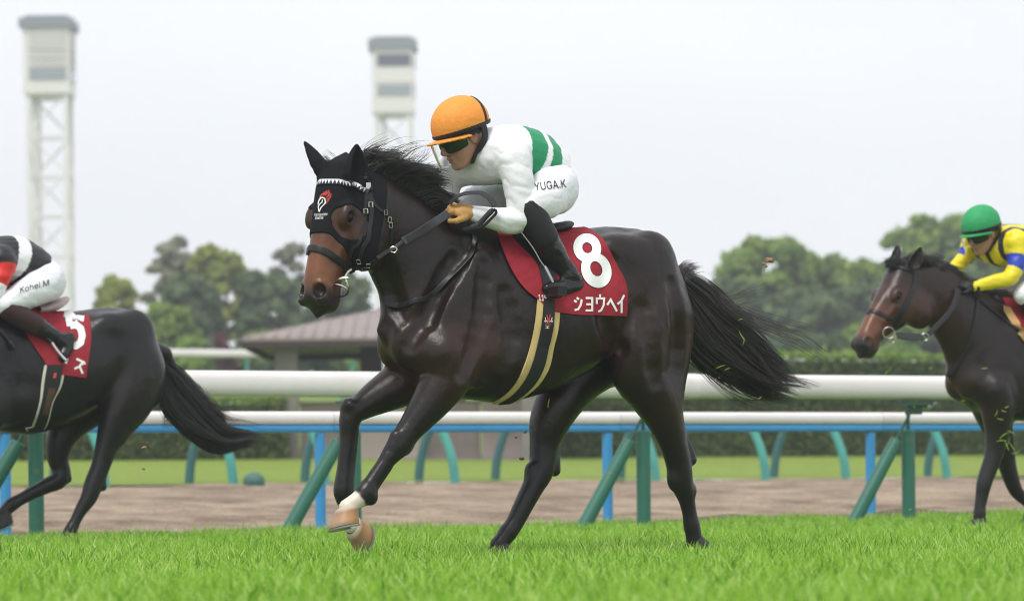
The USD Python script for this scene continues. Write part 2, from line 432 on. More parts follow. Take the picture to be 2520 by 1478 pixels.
M_darksoil = mat('damp_soil', (0.10, 0.075, 0.06), 0.95, 0.1, noise=(14, (0.18, 0.14, 0.11), 0.4, 0.7), bump=(30, 0.7, 0.03))
M_mown = mat('mown_grass', (0.155, 0.225, 0.035), 0.9, 0.15, noise=(1.3, (0.20, 0.26, 0.045), 0.35, 0.7))
M_fargrass = mat('far_grass', (0.13, 0.20, 0.05), 0.9, 0.1, noise=(0.8, (0.17, 0.23, 0.06), 0.35, 0.7))

def sheet(name, t0, t1, nt, q0, q1, nq, m, rough=0.0, sc=1.0, lift=0.0, qa=None, qb=None):
    t, f = np.linspace(t0, t1, nt), np.linspace(0, 1, nq)
    T, Q = np.meshgrid(t, f, indexing='ij')
    lo = np.broadcast_to(q0 if qa is None else qa(T), T.shape); hi = np.broadcast_to(q1 if qb is None else qb(T), T.shape)
    Q = lo + (hi - lo) * Q
    P = tq(T, Q); P[..., 2] += lift
    if rough:
        pp = np.stack([T / sc * 0.45, Q / sc, 0 * T], -1)
        P[..., 2] += rough * (meshkit.fbm(pp, 4, 3) - 0.5) * np.clip(np.minimum(Q - q0, q1 - Q) / 0.4 + 0.25, 0, 1)
    return put(None, name, trimesh.Trimesh(P.reshape(-1, 3), grid_faces(nt, nq), process=False), m, smooth=True)
for r, l in (
    (sheet('turf', -40, 60, 100, -40, 1, 40, M_turfsoil, qb=lambda T: q_edge(T) + 0.1), 'structure'),
    (sheet('dirt_track', -25, 45, 620, 0, 14.3, 150, M_dirt, rough=0.11, sc=0.42, lift=-0.012, qa=lambda T: q_edge(T) - 0.15), 'structure'),
    (sheet('infield_grass', -60, 110, 90, 14.0, 33.2, 30, M_mown, rough=0.03, lift=0.004), 'structure'),
    (sheet('far_field', -1500, 1500, 120, 33.0, 1600, 200, M_fargrass, lift=0.008), 'structure')):
    tag(stage.GetPrimAtPath(r[1]), kind=l)

# damp soil bank at the turf's far edge on the right
rng = np.random.default_rng(5)
tt = np.linspace(4.0, 13, 160); qq = np.linspace(0, 1, 14)
T, Q = np.meshgrid(tt, qq, indexing='ij'); P = tq(T, q_edge(T) - 0.05 + 0.75 * Q)
P[..., 2] += 0.11 * np.sin(np.pi * Q) ** 0.8 * np.clip((T - 4.2) / 1.2, 0, 1) * (0.35 + 1.0 * meshkit.fbm(np.stack([T * 1.1, Q * 2, 0 * T], -1), 3, 8)) - 0.02
tag(stage.GetPrimAtPath(put(None, 'soil_bank', trimesh.Trimesh(P.reshape(-1, 3), grid_faces(160, 14), process=False), M_darksoil, smooth=True)[1]), kind='structure')

# ------------------------------------------------------------------ rails
M_white = mat('white_plastic', (0.74, 0.70, 0.70), 0.35, 0.5, noise=(2.2, (0.68, 0.64, 0.635), 0.45, 0.8))
M_green = mat('green_padding', (0.022, 0.135, 0.095), 0.45, 0.5, noise=(17, (0.13, 0.13, 0.07), 0.60, 0.72), bump=(60, 0.12, 0.004))
M_dkgreen = mat('green_steel', (0.018, 0.10, 0.07), 0.4, 0.5)
M_blue = mat('blue_paint', (0.035, 0.27, 0.55), 0.4, 0.5, noise=(3, (0.03, 0.235, 0.50), 0.4, 0.7))
M_aqua = mat('aqua_paint', (0.07, 0.36, 0.31), 0.45, 0.5)
M_teal = mat('dark_teal_paint', (0.035, 0.12, 0.125), 0.5, 0.4)
M_metal = mat('bare_steel', (0.55, 0.55, 0.54), 0.3, 0.5, metal=1.0)

def rail_profile(w, h, n=20, sq=2.6):
    a = np.arange(n) / n * 2 * np.pi
    c, s = np.cos(a), np.sin(a)
    return np.stack([w / 2 * np.sign(c) * abs(c) ** (2 / sq), h / 2 * np.sign(s) * abs(s) ** (2 / sq)], 1)
def extrude_along(prof, t0, t1, q, zc, n=2, cap=True):
    V = []
    for t in np.linspace(t0, t1, n):
        b = tq(np.float64(t), np.float64(q), 0.0)
        V.append(np.c_[b[0] + prof[:, 0] * NE[0], b[1] + prof[:, 0] * NE[1], zc(t) + prof[:, 1]])
    k = len(prof); V = np.vstack(V)
    f = []
    i = np.arange(k); j = (i + 1) % k
    for s in range(n - 1):
        f += [np.stack([s * k + i, s * k + j, (s + 1) * k + j], 1), np.stack([s * k + i, (s + 1) * k + j, (s + 1) * k + i], 1)]
    f = np.vstack(f)
    if cap:
        c = np.array([[0, m + 1, m] for m in range(1, k - 1)]); f = np.vstack([f, c, c[:, ::-1] + (n - 1) * k])
    return trimesh.Trimesh(V, f[:, ::-1], process=False)

T3 = SPAN / 3
R1 = Thing('running_rail', 'thick white running rail on green padded posts at the turf edge', 'rail', tq(np.float64(0), np.float64(0)))
RZ = lambda t: 1.075
for i in range(-3, 6):
    put(R1, 'rail_section', extrude_along(rail_profile(.17, .185), i * T3 + .35, (i + 1) * T3 + .345, -.10, RZ), M_white)
    put(R1, 'sleeve', extrude_along(rail_profile(.176, .191), i * T3 + .28, i * T3 + .40, -.10, RZ), M_white)
for i in range(-3, 6):
    b = tq(np.float64(i * T3), np.float64(0.0), -.04); e3 = np.array([*TE, 0]); n3 = np.array([*NE, 0]); z3 = np.array([0, 0, 1.0])
    put(R1, 'padded_post', tube([b, b + z3 * .05, b + z3 * .768, b + z3 * .78, b + z3 * .785], [.054, .054, .054, .046, .02], 20), M_green, smooth=50)
    hd = b + z3 * .985 - n3 * .05
    put(R1, 'post_rod', tube([b + z3 * .78, b + z3 * .9, hd], .014, 8), M_dkgreen)
    pl = [box(hd - n3 * .03 + z3 * .0, (.30, .12, .022), math.atan2(TE[1], TE[0])), box(hd - z3 * .045 + e3 * .02, (.13, .05, .07), math.atan2(TE[1], TE[0]))]
    put(R1, 'rail_bracket', cat_(pl), M_dkgreen)
    put(R1, 'bracket_arm', tube([hd + e3 * .05 - z3 * .02, hd + e3 * .16 - z3 * .03, hd + e3 * .24 + z3 * .012], [.018, .02, .012], 8), M_metal if i == 3 else M_dkgreen)
    top, bot = hd - z3 * .085 - e3 * .02, b - e3 * .565 + z3 * .0 - n3 * .02
    dr = (bot - top) / np.linalg.norm(bot - top)
    put(R1, 'brace_rod', tube([top, top + dr * .26], .013, 8), M_dkgreen)
    put(R1, 'padded_brace', tube([top + dr * .225, top + dr * .23, top + dr * .24, bot - dr * .02, bot + dr * .03], [.02, .046, .052, .054, .054], 20), M_green, smooth=50)

R2 = Thing('low_rail', 'white topped low rail with blue beam and blue posts behind the running rail', 'rail', tq(np.float64(0), np.float64(1.55)))
Q2 = 1.55
S2, O2 = np.polyfit([0, 1, 2, 3], [at_q(u, Q2)[0] for u in (8, 795, 1497, 2140)], 1)
for i in range(-3, 6):
    o, T3b = O2, S2
    put(R2, 'white_cap', extrude_along(rail_profile(.11, .105, 20, 2.4), o + i * T3b + .1, o + (i + 1) * T3b + .095, Q2, lambda t: .868), M_white)
    put(R2, 'blue_beam', extrude_along(rail_profile(.085, .058, 16, 4), o + i * T3b + .1, o + (i + 1) * T3b + .096, Q2, lambda t: .788), M_blue)
    b = tq(np.float64(o + i * T3b), np.float64(Q2), 0.0); b[2] = -.05
    put(R2, 'blue_post', tube([b, b + z3 * .80], .042, 16), M_blue)

# far rails of the dirt track
R3 = Thing('dirt_rail', 'white rail on curved aqua posts along the far side of the dirt track', 'rail', tq(np.float64(0), np.float64(13.6)))
R4 = Thing('far_dirt_rail', 'white rail on curved dark teal posts beyond the aqua posts', 'rail', tq(np.float64(0), np.float64(14.6)))
put(R3, 'rail', extrude_along(rail_profile(.12, .12), -14, 26, 13.3, lambda t: 1.10), M_white)
put(R4, 'rail', extrude_along(rail_profile(.12, .12), -14, 26, 14.9, lambda t: 1.13), M_white)
def curved_post(th, u, q, lean, m, r=.058, hgt=.78):
    t, d = at_q(u, q); b = tq(np.float64(t), np.float64(q)) - z3 * .05
    s = np.linspace(0, 1, 9); off = np.array([1.0, -0.25, 0])
    put(th, 'curved_post', tube([b + z3 * (hgt + .05) * x + off * lean * x ** 2.2 for x in s], r * (1 - .1 * s), 12), m, smooth=60)
for u in (-330, -30, 258, 574, 800, 1120, 1614, 1885, 2082, 2330, 2620): curved_post(R3, u, 13.6, -.24, M_aqua)
for u in (-160, 132, 466, 750, 1031, 1219, 1527, 1905, 2283, 2560): curved_post(R4, u, 14.6, .22, M_teal)

g = trimesh.creation.icosphere(4, 1.0); g.apply_scale([.13, .13, .10])
g.vertices *= (1 + .04 * (meshkit.noise(g.vertices * 14, 2)[:, None] - .5))
t, d = at_q(625, 13.4); bb = tq(np.float64(t), np.float64(13.4)); g.apply_translation(bb + z3 * .055)
M_ball = mat('faded_green_rubber', (0.06, 0.14, 0.11), 0.7, 0.3, noise=(25, (0.09, 0.18, 0.15), 0.4, 0.7))
collar = tube([bb - z3 * .03, bb + z3 * .02], [.125, .13], 24)
bl = Thing('ground_marker', 'dome shaped faded green marker on the edge of the dirt track', 'marker', bb)
put(bl, 'dome', g, M_ball, smooth=60); put(bl, 'base_ring', collar, M_teal)

# rails on the rising ground at the far left
for q, z, hh, lab in ((45.5, 3.33, .17, 'white rail on thin posts in front of the trees on the left'), (40.0, 2.55, .10, 'thin white rail half hidden behind the running rail on the left')):
    th = Thing('far_rail', lab, 'rail', tq(np.float64(0), np.float64(q)))
    put(th, 'rail', extrude_along(rail_profile(.15, hh), -40, 60, q, lambda t: z), M_white)
    for t in np.arange(-30, 40, 2.6):
        b = tq(np.float64(t), np.float64(q + .08)); put(th, 'post', tube([b - z3 * .1, [b[0], b[1], z]], .04, 8), M_aqua)

# ------------------------------------------------------------------ leaves, hedges, trees
def leaves(C, N, size, rng, tilt=0.6, aspect=.62):
    """one small bent leaf spray (two triangles) at each point C, facing roughly along N"""
    n = len(C); N = N + rng.normal(0, tilt, (n, 3)); N /= np.linalg.norm(N, axis=1, keepdims=True)
    a = np.cross(N, rng.normal(0, 1, (n, 3))); a /= np.linalg.norm(a, axis=1, keepdims=True); b = np.cross(N, a)
    s = (size * rng.uniform(.6, 1.35, n))[:, None]
    V = np.stack([C - a * s, C + b * s * aspect - N * s * .1, C + a * s, C - b * s * aspect - N * s * .1], 1).reshape(-1, 3)
    k = np.arange(n) * 4
    return V, np.vstack([np.stack([k, k + 2, k + 1], 1), np.stack([k, k + 3, k + 2], 1)])
def leafmat(name, c1, c2, tr=.35, sc=1.2):
    return usdkit.material(stage, LK + name, {
        'g': ('geometry', {}), 'at': ('attribute', {'attribute': 'rnd'}), 'n': ('noise_texture', {'scale': sc, 'detail': 3}), 'wi': ('mix_float', {'fac': 0.45}),
        'r': ('rgb_ramp', {'ramp': [(0.3, c1), (0.7, c2)]}),
        'p': ('principled_bsdf', {'roughness': 0.6, 'specular_ior_level': 0.3}), 't': ('translucent_bsdf', {}), 'm': ('mix_closure', {'fac': tr})},
        [('g.position', 'n.vector'), ('n.fac', 'wi.a'), ('at.fac', 'wi.b'), ('wi.result', 'r.fac'), ('r.color', 'p.base_color'), ('r.color', 't.color'), ('p.BSDF', 'm.closure1'), ('t.BSDF', 'm.closure2')], surface='m.closure')
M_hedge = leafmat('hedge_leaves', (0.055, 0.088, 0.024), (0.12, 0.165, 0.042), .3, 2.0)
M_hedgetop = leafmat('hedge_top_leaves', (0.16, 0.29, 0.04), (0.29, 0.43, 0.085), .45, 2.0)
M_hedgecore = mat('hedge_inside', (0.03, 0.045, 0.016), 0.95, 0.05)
M_bark = mat('bark', (0.07, 0.055, 0.045), 0.9, 0.1, noise=(8, (0.11, 0.09, 0.07), 0.4, 0.7))

def hedge(label, u0, u1, q, depth, h, seed):
    rng = np.random.default_rng(seed)
    t0, t1 = at_q(u0, q)[0], at_q(u1, q)[0]; L = t1 - t0
    th = Thing('hedge', label, 'hedge', tq(np.float64((t0 + t1) / 2), np.float64(q)))
    nt, nz = max(int(L / .12), 8), max(int(h / .12), 5)
    zb = float(ZQ(q))
    c = tq(np.float64((t0 + t1) / 2), np.float64(q + depth / 2), zb + h / 2 - .06)
    put(th, 'inner_twigs', box(c, (L - .1, depth - .12, h - .1), math.atan2(TE[1], TE[0])), M_hedgecore)
    def face(n, kind):
        a, b = rng.uniform(0, 1, n), rng.uniform(0, 1, n)
        if kind == 'front': t, qq, z, N = t0 + L * a, np.full(n, q), zb + h * b, -n3
        elif kind == 'top': t, qq, z, N = t0 + L * a, q + depth * b, np.full(n, zb + h), z3
        elif kind == 'back': t, qq, z, N = t0 + L * a, np.full(n, q + depth), zb + h * b, n3
        else: t, qq, z, N = np.where(a < .5, t0, t1), q + depth * b, zb + h * rng.uniform(0, 1, n), e3
        P = tq(t, qq, 0.0); P[:, 2] = z
        P += N * (.09 * (meshkit.fbm(P * 3.0, 3, seed) - .5)[:, None] - .02 + rng.normal(0, .012, (n, 1)))
        if kind == 'top': P[:, 2] += rng.exponential(.02, n)
        return leaves(P, np.tile(N, (n, 1)), np.full(n, .042), rng)
    def put_leaves(name, kinds, m):
        Vs, Fs, o = [], [], 0
        for k, n in kinds:
            v, f = face(n, k); Vs.append(v); Fs.append(f + o); o += len(v)
        put(th, name, (np.vstack(Vs), np.vstack(Fs)), m, smooth=False, kind='stuff', prim={'rnd': np.repeat(rng.uniform(0, 1, o // 4), 4)})
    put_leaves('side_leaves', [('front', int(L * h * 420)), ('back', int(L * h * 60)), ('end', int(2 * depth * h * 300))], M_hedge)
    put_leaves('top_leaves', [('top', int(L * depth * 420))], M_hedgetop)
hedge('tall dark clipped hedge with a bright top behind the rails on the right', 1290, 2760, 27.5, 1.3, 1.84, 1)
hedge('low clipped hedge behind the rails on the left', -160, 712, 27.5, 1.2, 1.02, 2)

def tree(name, label, u, d, zb, H, W, crown, m, seed, n=4200, leaf=.17, gaps=.5, D=None, cat='tree', trunk=True, group=None):
    """crown: 'round', 'tall', 'cone', 'shrub'; H height above zb, W width"""
    rng = np.random.default_rng(seed); p = pix(u, 900, d); p[2] = zb; D = D or W
    th = Thing(name, label, cat, p, group)
    nc = {'round': 34, 'tall': 22, 'cone': 24, 'shrub': 12}[crown]
    C, R = [], []
    for i in range(nc):
        f = (i + .5) / nc
        if crown == 'cone': zz = .12 + .86 * f; rr = (1 - f) * .5 + .04; cr_ = .10 + .16 * (1 - f)
        elif crown == 'shrub': zz = .25 + .6 * rng.uniform(); rr = .36 * math.sqrt(max(0, 1 - (zz - .3) ** 2)); cr_ = .2
        elif crown == 'tall': zz = .22 + .72 * f; rr = .40 * math.sin(math.pi * (.12 + .8 * f)) ; cr_ = .17
        else: zz = .24 + .68 * f; rr = .42 * math.sqrt(max(.05, 1 - ((zz - .52) / .48) ** 2)); cr_ = .155
        an = i * 2.4 + rng.uniform(-.5, .5); q = rr * math.sqrt(rng.uniform(.25, 1))
        C.append([math.cos(an) * q * W, math.sin(an) * q * D, zz * H]); R.append(cr_ * rng.uniform(.75, 1.25) * W)
    C, R = np.array(C), np.array(R)
    R = np.minimum(R, np.maximum(C[:, 2] * .9, .1))
    k = rng.choice(nc, n, p=R ** 2 / (R ** 2).sum())
    d3 = rng.normal(0, 1, (n, 3)); d3 /= np.linalg.norm(d3, axis=1, keepdims=True); d3[:, 2] = np.where(d3[:, 2] < -.3, -d3[:, 2], d3[:, 2])
    rad = R[k] * rng.uniform(.55, 1.06, n) * (1 + .35 * (meshkit.noise(d3 * 3 + k[:, None] * 7.1, seed) - .5))
    P = C[k] + d3 * rad[:, None] * np.array([1, 1, .78])
    keep = meshkit.noise(P / W * 9, seed + 3) > .22 * gaps
    P, d3 = P[keep], d3[keep]
    v, f = leaves(P + p, d3 + [0, 0, .25], np.full(len(P), leaf * 1.3), rng, .5)
    put(th, 'crown', (v, f), m, smooth=False, kind='stuff', prim={'rnd': np.repeat(rng.uniform(0, 1, len(v) // 4), 4)})
    if trunk:
        tr = [tube([p - z3 * .2, p + z3 * H * .3, p + np.array([.03 * W, 0, H * .62])], [.045 * W ** .7 + .05, .035 * W ** .7 + .03, .03], 9)]
        for i in rng.choice(nc, min(9, nc), replace=False):
            s = p + z3 * H * rng.uniform(.2, .5) + np.array([.01, 0, 0]); e = p + C[i]
            tr.append(tube([s, (s + e) / 2 + z3 * .04 * H, e], [.022 * W ** .7 + .03, .02 * W ** .7 + .015, .012], 6))
        put(th, 'trunk', cat_(tr), M_bark, smooth=60)
    return th
L_dark = leafmat('dark_blue_green_leaves', (0.055, 0.10, 0.045), (0.14, 0.20, 0.08), .35, .5)
L_mid = leafmat('mid_green_leaves', (0.10, 0.185, 0.035), (0.29, 0.40, 0.08), .42, .5)
L_bright = leafmat('bright_green_leaves', (0.12, 0.22, 0.03), (0.28, 0.40, 0.07), .45, .6)
L_yellow = leafmat('yellow_green_leaves', (0.20, 0.26, 0.045), (0.40, 0.44, 0.10), .45, .6)
L_pale = leafmat('pale_grey_leaves', (0.18, 0.19, 0.125), (0.36, 0.36, 0.25), .45, .6)
L_red = leafmat('dark_red_leaves', (0.10, 0.03, 0.045), (0.19, 0.05, 0.07), .35, .8)

def zt(v, d): return CZ + (HOR - v) / F * d
def tr(name, label, u, vtop, wpx, d, crown, m, seed, vb=None, **k):
    zb = 3.0 if vb is None else zt(vb, d)
    return tree(name, label, u, d, zb, zt(vtop, d) - zb, wpx / F * d, crown, m, seed, **k)
tr('yellow_tree', 'small yellow green tree at the left end of the left grove', 292, 655, 130, 112, 'round', L_yellow, 11, n=2600, gaps=1.0)
tr('bare_tree', 'tall pale thin leaved tree above the left grove', 425, 558, 165, 124, 'tall', L_pale, 12, n=2600, gaps=1.1, leaf=.15)
tr('broad_tree', 'tall olive green tree with a broad lit top in the left grove', 545, 582, 190, 122, 'round', L_yellow, 13, n=4200, gaps=.8)
tr('dark_tree', 'dark blue green tree below the olive crown in the left grove', 470, 650, 190, 116, 'round', L_dark, 14, n=4200)
tr('dark_tree', 'dark tree just left of the galloping horse head', 665, 655, 200, 117, 'round', L_dark, 15, n=4200)
tr('bare_tree', 'pale thin tree top rising behind the horse head on the left', 715, 578, 120, 126, 'tall', L_pale, 16, n=2200, gaps=1.1, leaf=.15)
tr('dark_tree', 'dark tree hidden mostly behind the big horse head', 830, 640, 210, 121, 'round', L_dark, 25, n=3200)
tr('young_tree', 'mid green tree low in the middle of the left grove', 420, 735, 150, 104, 'round', L_mid, 17, n=3400)
tr('young_tree', 'bright green bush tree behind the left horse tail', 330, 790, 130, 101, 'round', L_bright, 18, n=2600)
tr('shrub', 'bright green shrub beneath the left grove', 470, 790, 130, 98, 'shrub', L_bright, 19, n=2200, cat='shrub', leaf=.12, trunk=False)
tr('shrub', 'dark red leaved shrub beneath the left grove', 555, 788, 62, 97, 'shrub', L_red, 20, n=1300, cat='shrub', leaf=.11, trunk=False)
tr('shrub', 'mid green shrub left of the pavilion roof', 620, 800, 110, 98, 'shrub', L_mid, 21, n=1800, cat='shrub', leaf=.12, trunk=False)
tr('shrub', 'green shrub seen under the pavilion roof', 800, 812, 190, 97, 'shrub', L_mid, 22, n=2200, cat='shrub', leaf=.12, trunk=False)
tr('shrub', 'small green shrub behind the rump of the black horse', 250, 815, 110, 99, 'shrub', L_mid, 23, n=1600, cat='shrub', leaf=.12, trunk=False)
tr('shrub', 'low dark shrub at the foot of the left grove', 690, 815, 150, 96, 'shrub', L_dark, 24, n=1700, cat='shrub', leaf=.12, trunk=False)
tr('round_tree', 'broad round green tree behind the tail of the leading horse', 1885, 578, 300, 130, 'round', L_mid, 31, n=7000, leaf=.2, gaps=.25)
tr('round_tree', 'green tree between the two highest crowns on the right', 2085, 632, 230, 132, 'round', L_mid, 32, n=5600, leaf=.2, gaps=.25)
tr('round_tree', 'highest broad green tree behind the green capped rider', 2320, 525, 350, 138, 'round', L_mid, 33, n=7600, leaf=.21, gaps=.2)
tr('round_tree', 'green tree at the right edge of the picture', 2530, 560, 280, 136, 'round', L_mid, 34, n=5600, leaf=.2, gaps=.2)
tr('dark_tree', 'dark bushy tree low behind the tail of the leading horse', 1800, 690, 220, 120, 'round', L_dark, 35, n=5200, leaf=.18, gaps=.2)
tr('dark_tree', 'dark bushy tree low in the middle of the right grove', 1985, 715, 250, 119, 'round', L_dark, 36, n=5200, leaf=.18, gaps=.2)
tr('dark_tree', 'dark bushy tree in front of the brown horse nose', 2165, 700, 250, 121, 'round', L_dark, 37, n=5200, leaf=.18, gaps=.2)
tr('dark_tree', 'dark bushy tree low behind the head of the brown horse', 2360, 660, 260, 122, 'round', L_dark, 38, n=5200, leaf=.18, gaps=.2)
tr('shrub', 'low green shrub above the tall hedge behind the tail', 1760, 800, 200, 100, 'shrub', L_mid, 39, n=2600, cat='shrub', leaf=.13, trunk=False)
tr('shrub', 'low green shrub above the middle of the tall hedge', 1960, 800, 240, 101, 'shrub', L_dark, 40, n=2800, cat='shrub', leaf=.13, trunk=False)
tr('shrub', 'low green shrub above the tall hedge near the brown horse', 2180, 800, 250, 102, 'shrub', L_mid, 41, n=2800, cat='shrub', leaf=.13, trunk=False)

# ------------------------------------------------------------------ pavilion
M_roof = mat('mauve_metal_roof', (0.225, 0.18, 0.165), 0.5, 0.5, noise=(1.5, (0.265, 0.215, 0.20), 0.4, 0.7))
M_fascia = mat('dark_timber', (0.05, 0.042, 0.038), 0.8, 0.2)
M_col = mat('grey_render', (0.20, 0.185, 0.17), 0.85, 0.2, noise=(4, (0.24, 0.22, 0.205), 0.4, 0.7))
M_beige = mat('beige_panel', (0.36, 0.30, 0.265), 0.85, 0.2, noise=(3, (0.41, 0.345, 0.31), 0.4, 0.7))
dP = 52.0
cx = pix(1008, 900, dP); gz = .745
pv = Thing('pavilion', 'small open pavilion with mauve metal roof and grey square columns', 'pavilion', (cx[0], dP + 2, gz))
ez, pz, hw = zt(825, dP), zt(718, dP), 2.78
cxy = np.array([cx[0], dP + 2.78])
cor = [cxy + np.array([sx, sy]) * hw for sx, sy in ((-1, -1), (1, -1), (1, 1), (-1, 1))]
peak = np.array([*cxy, pz])
for i in range(4):
    a, b = np.array([*cor[i], ez]), np.array([*cor[(i + 1) % 4], ez])
    V = np.array([a, b, peak, a - z3 * .06, b - z3 * .06, peak - z3 * .06])
    put(pv, 'roof_slope', trimesh.Trimesh(V, [[0, 1, 2], [3, 5, 4], [0, 3, 4], [0, 4, 1], [1, 4, 5], [1, 5, 2], [2, 5, 3], [2, 3, 0]], process=False), M_roof, smooth=False)
    sm = []
    for s in np.linspace(.02, .98, 26):
        p0 = a + (b - a) * s; f = 1 - abs(2 * s - 1); p1 = p0 + (np.array([(a + b)[0] / 2, (a + b)[1] / 2, ez]) * 0 + (peak - (a + b) / 2)) * f
        sm.append(tube([p0 + z3 * .012, p1 + z3 * .012], .022, 5))
    put(pv, 'roof_seams', cat_(sm), M_roof, kind='stuff')
    w = (b - a) / np.linalg.norm(b - a)
    put(pv, 'fascia', box((a + b) / 2 - z3 * .10, (np.linalg.norm(b - a) - .12 * (i % 2) * 2, .06, .10), math.atan2(w[1], w[0])), M_fascia)
for u, dy in ((706, .5), (1310, .5), (915, 2.0), (1120, 2.0), (706, 5.0), (1310, 5.0)):
    p = pix(u, 900, dP + dy); put(pv, 'column', box((p[0], dP + dy, (gz + ez) / 2 - .05), (.37, .37, ez - gz - .06)), M_col if u != 915 else M_fascia)
for u0, u1, dy, vt in ((740, 842, 1.2, 990), (846, 1030, 1.0, 985), (1034, 1180, 1.4, 990), (1184, 1290, 1.2, 985)):
    p0, p1 = pix(u0, 900, dP + dy), pix(u1, 900, dP + dy); zt_ = zt(vt, dP + dy)
    put(pv, 'wall_panel', box(((p0[0] + p1[0]) / 2, dP + dy, (gz + zt_) / 2 - .03), (p1[0] - p0[0], .3, zt_ - gz + .06)), M_beige)
    put(pv, 'wall_coping', box(((p0[0] + p1[0]) / 2, dP + dy, zt_ + .022), (p1[0] - p0[0] + .06, .36, .044)), M_col)
put(pv, 'floor_slab', box((cxy[0], cxy[1], gz - .02), (5.0, 5.0, .10)), M_col)
st = pix(858, 1050, 46.0); sgn = Thing('marker_post', 'white marker post with a small white plate near the pavilion', 'post', (st[0], 46, .6))
put(sgn, 'post', tube([[st[0], 46, .55], [st[0], 46, zt(1052, 46)]], .025, 8), M_white)
put(sgn, 'plate', box((st[0], 45.95, zt(1063, 46)), (.10, .02, .14)), M_white)

# ------------------------------------------------------------------ patrol towers
M_tower = mat('cream_cladding', (0.70, 0.68, 0.645), 0.7, 0.3)
M_tower2 = mat('grey_cladding', (0.50, 0.49, 0.465), 0.7, 0.3)
M_troof = mat('slate_roof', (0.20, 0.225, 0.25), 0.6, 0.3)
M_tglass = mat('tower_glass', (0.25, 0.29, 0.31), 0.2, 0.5)
M_tdark = mat('tower_opening', (0.07, 0.075, 0.10), 0.4, 0.5)
M_truss = mat('painted_truss', (0.72, 0.71, 0.69), 0.6, 0.3)
def tower(label, ul, ur, vroof, vbody, vtruss, d, bands, dark):
    W = (ur - ul) / F * d; cx = pix((ul + ur) / 2, vroof, d)[0]; zb = 3.0
    Z = lambda v: CZ + (HOR - v + ((ul + ur) / 2 - WPX / 2) * -sr) / F * d
    th = Thing('patrol_tower', label, 'tower', (cx, d, zb))
    bw = W * .86; dep = bw
    c = lambda z, dx=0, dy=0: (cx + dx, d + dy, z)
    put(th, 'roof', cat_([box(c((Z(vroof) + Z(vbody)) / 2), (W, W, Z(vroof) - Z(vbody))), box(c(Z(vroof) + .12), (W * .8, W * .8, .2))]), M_troof)
    put(th, 'cabin', box(c((Z(vbody) + Z(vtruss)) / 2 - .003), (bw, dep, Z(vbody) - Z(vtruss) - .01)), M_tower)
    for v0, v1, m, nm in bands:
        put(th, nm, box(c((Z(v0) + Z(v1)) / 2, .03 * W, -dep / 2 + .02), (bw * .80, .22, Z(v0) - Z(v1))), m)
        put(th, nm, box(c((Z(v0) + Z(v1)) / 2, bw / 2 - .02, 0), (.22, dep * .8, Z(v0) - Z(v1))), m)
    tw = W * .70; zt0 = Z(vtruss)
    legs = [(sx * tw / 2, sy * tw / 2) for sx, sy in ((-1, -1), (1, -1), (1, 1), (-1, 1))]
    for lx, ly in legs: put(th, 'leg', box(c((zb + zt0) / 2, lx, ly), (.32, .32, zt0 - zb)), M_truss)
    n = int((zt0 - zb) / (tw * 1.05)); hs = np.linspace(zb, zt0, n + 1)
    for i in range(n):
        for k in range(4):
            a, b = legs[k], legs[(k + 1) % 4]
            if (i + k) % 2: a, b = b, a
            put(th, 'diagonal', tube([c(hs[i], *a), c(hs[i + 1], *b)], .09, 6), M_truss)
            put(th, 'strut', tube([c(hs[i + 1] - .15, *a), c(hs[i + 1] - .15, *b)], .08, 6), M_truss)
    put(th, 'ladder_shaft', box(c((zb + zt0) / 2, -tw * .28, 0), (.3, .3, zt0 - zb - .3)), M_truss)
tower('tall cream patrol tower on a lattice shaft at the left edge', 55, 186, 52, 74, 236, 230, [(135, 152, M_tower2, 'ledge'), (157, 172, M_tower2, 'ledge'), (176, 202, M_tglass, 'window_band'), (80, 130, M_tower2, 'panel')], False)
tower('cream patrol tower behind the orange capped rider', 908, 1026, 102, 125, 282, 255, [(140, 168, M_tdark, 'window_band'), (205, 216, M_tower2, 'ledge'), (218, 240, M_tglass, 'window_band')], True)
# ------------------------------------------------------------------ horses
M_coat = primmat('horse_coat', 'coat', rough=0.33, spec=0.34, bump=(30, 0.22, 0.012, 300, 0.30, 0.002))
M_hoof = primmat('hoof_horn', 'coat', rough=0.5, spec=0.4, bump=(60, 0.15, 0.004))
M_shoe = mat('horse_shoe', (0.34, 0.35, 0.34), 0.45, 0.5, metal=0.7)
M_eye = mat('horse_eye', (0.006, 0.004, 0.003), 0.12, 0.22)
M_hair = usdkit.material(stage, LK + 'horse_hair', {'p': ('principled_bsdf', {'base_color': (0.013, 0.011, 0.010), 'roughness': 0.38, 'specular_ior_level': 0.55})}, surface='p.BSDF')
M_hairtip = usdkit.material(stage, LK + 'horse_hair_grey', {'p': ('principled_bsdf', {'base_color': (0.045, 0.038, 0.036), 'roughness': 0.45, 'specular_ior_level': 0.5})}, surface='p.BSDF')

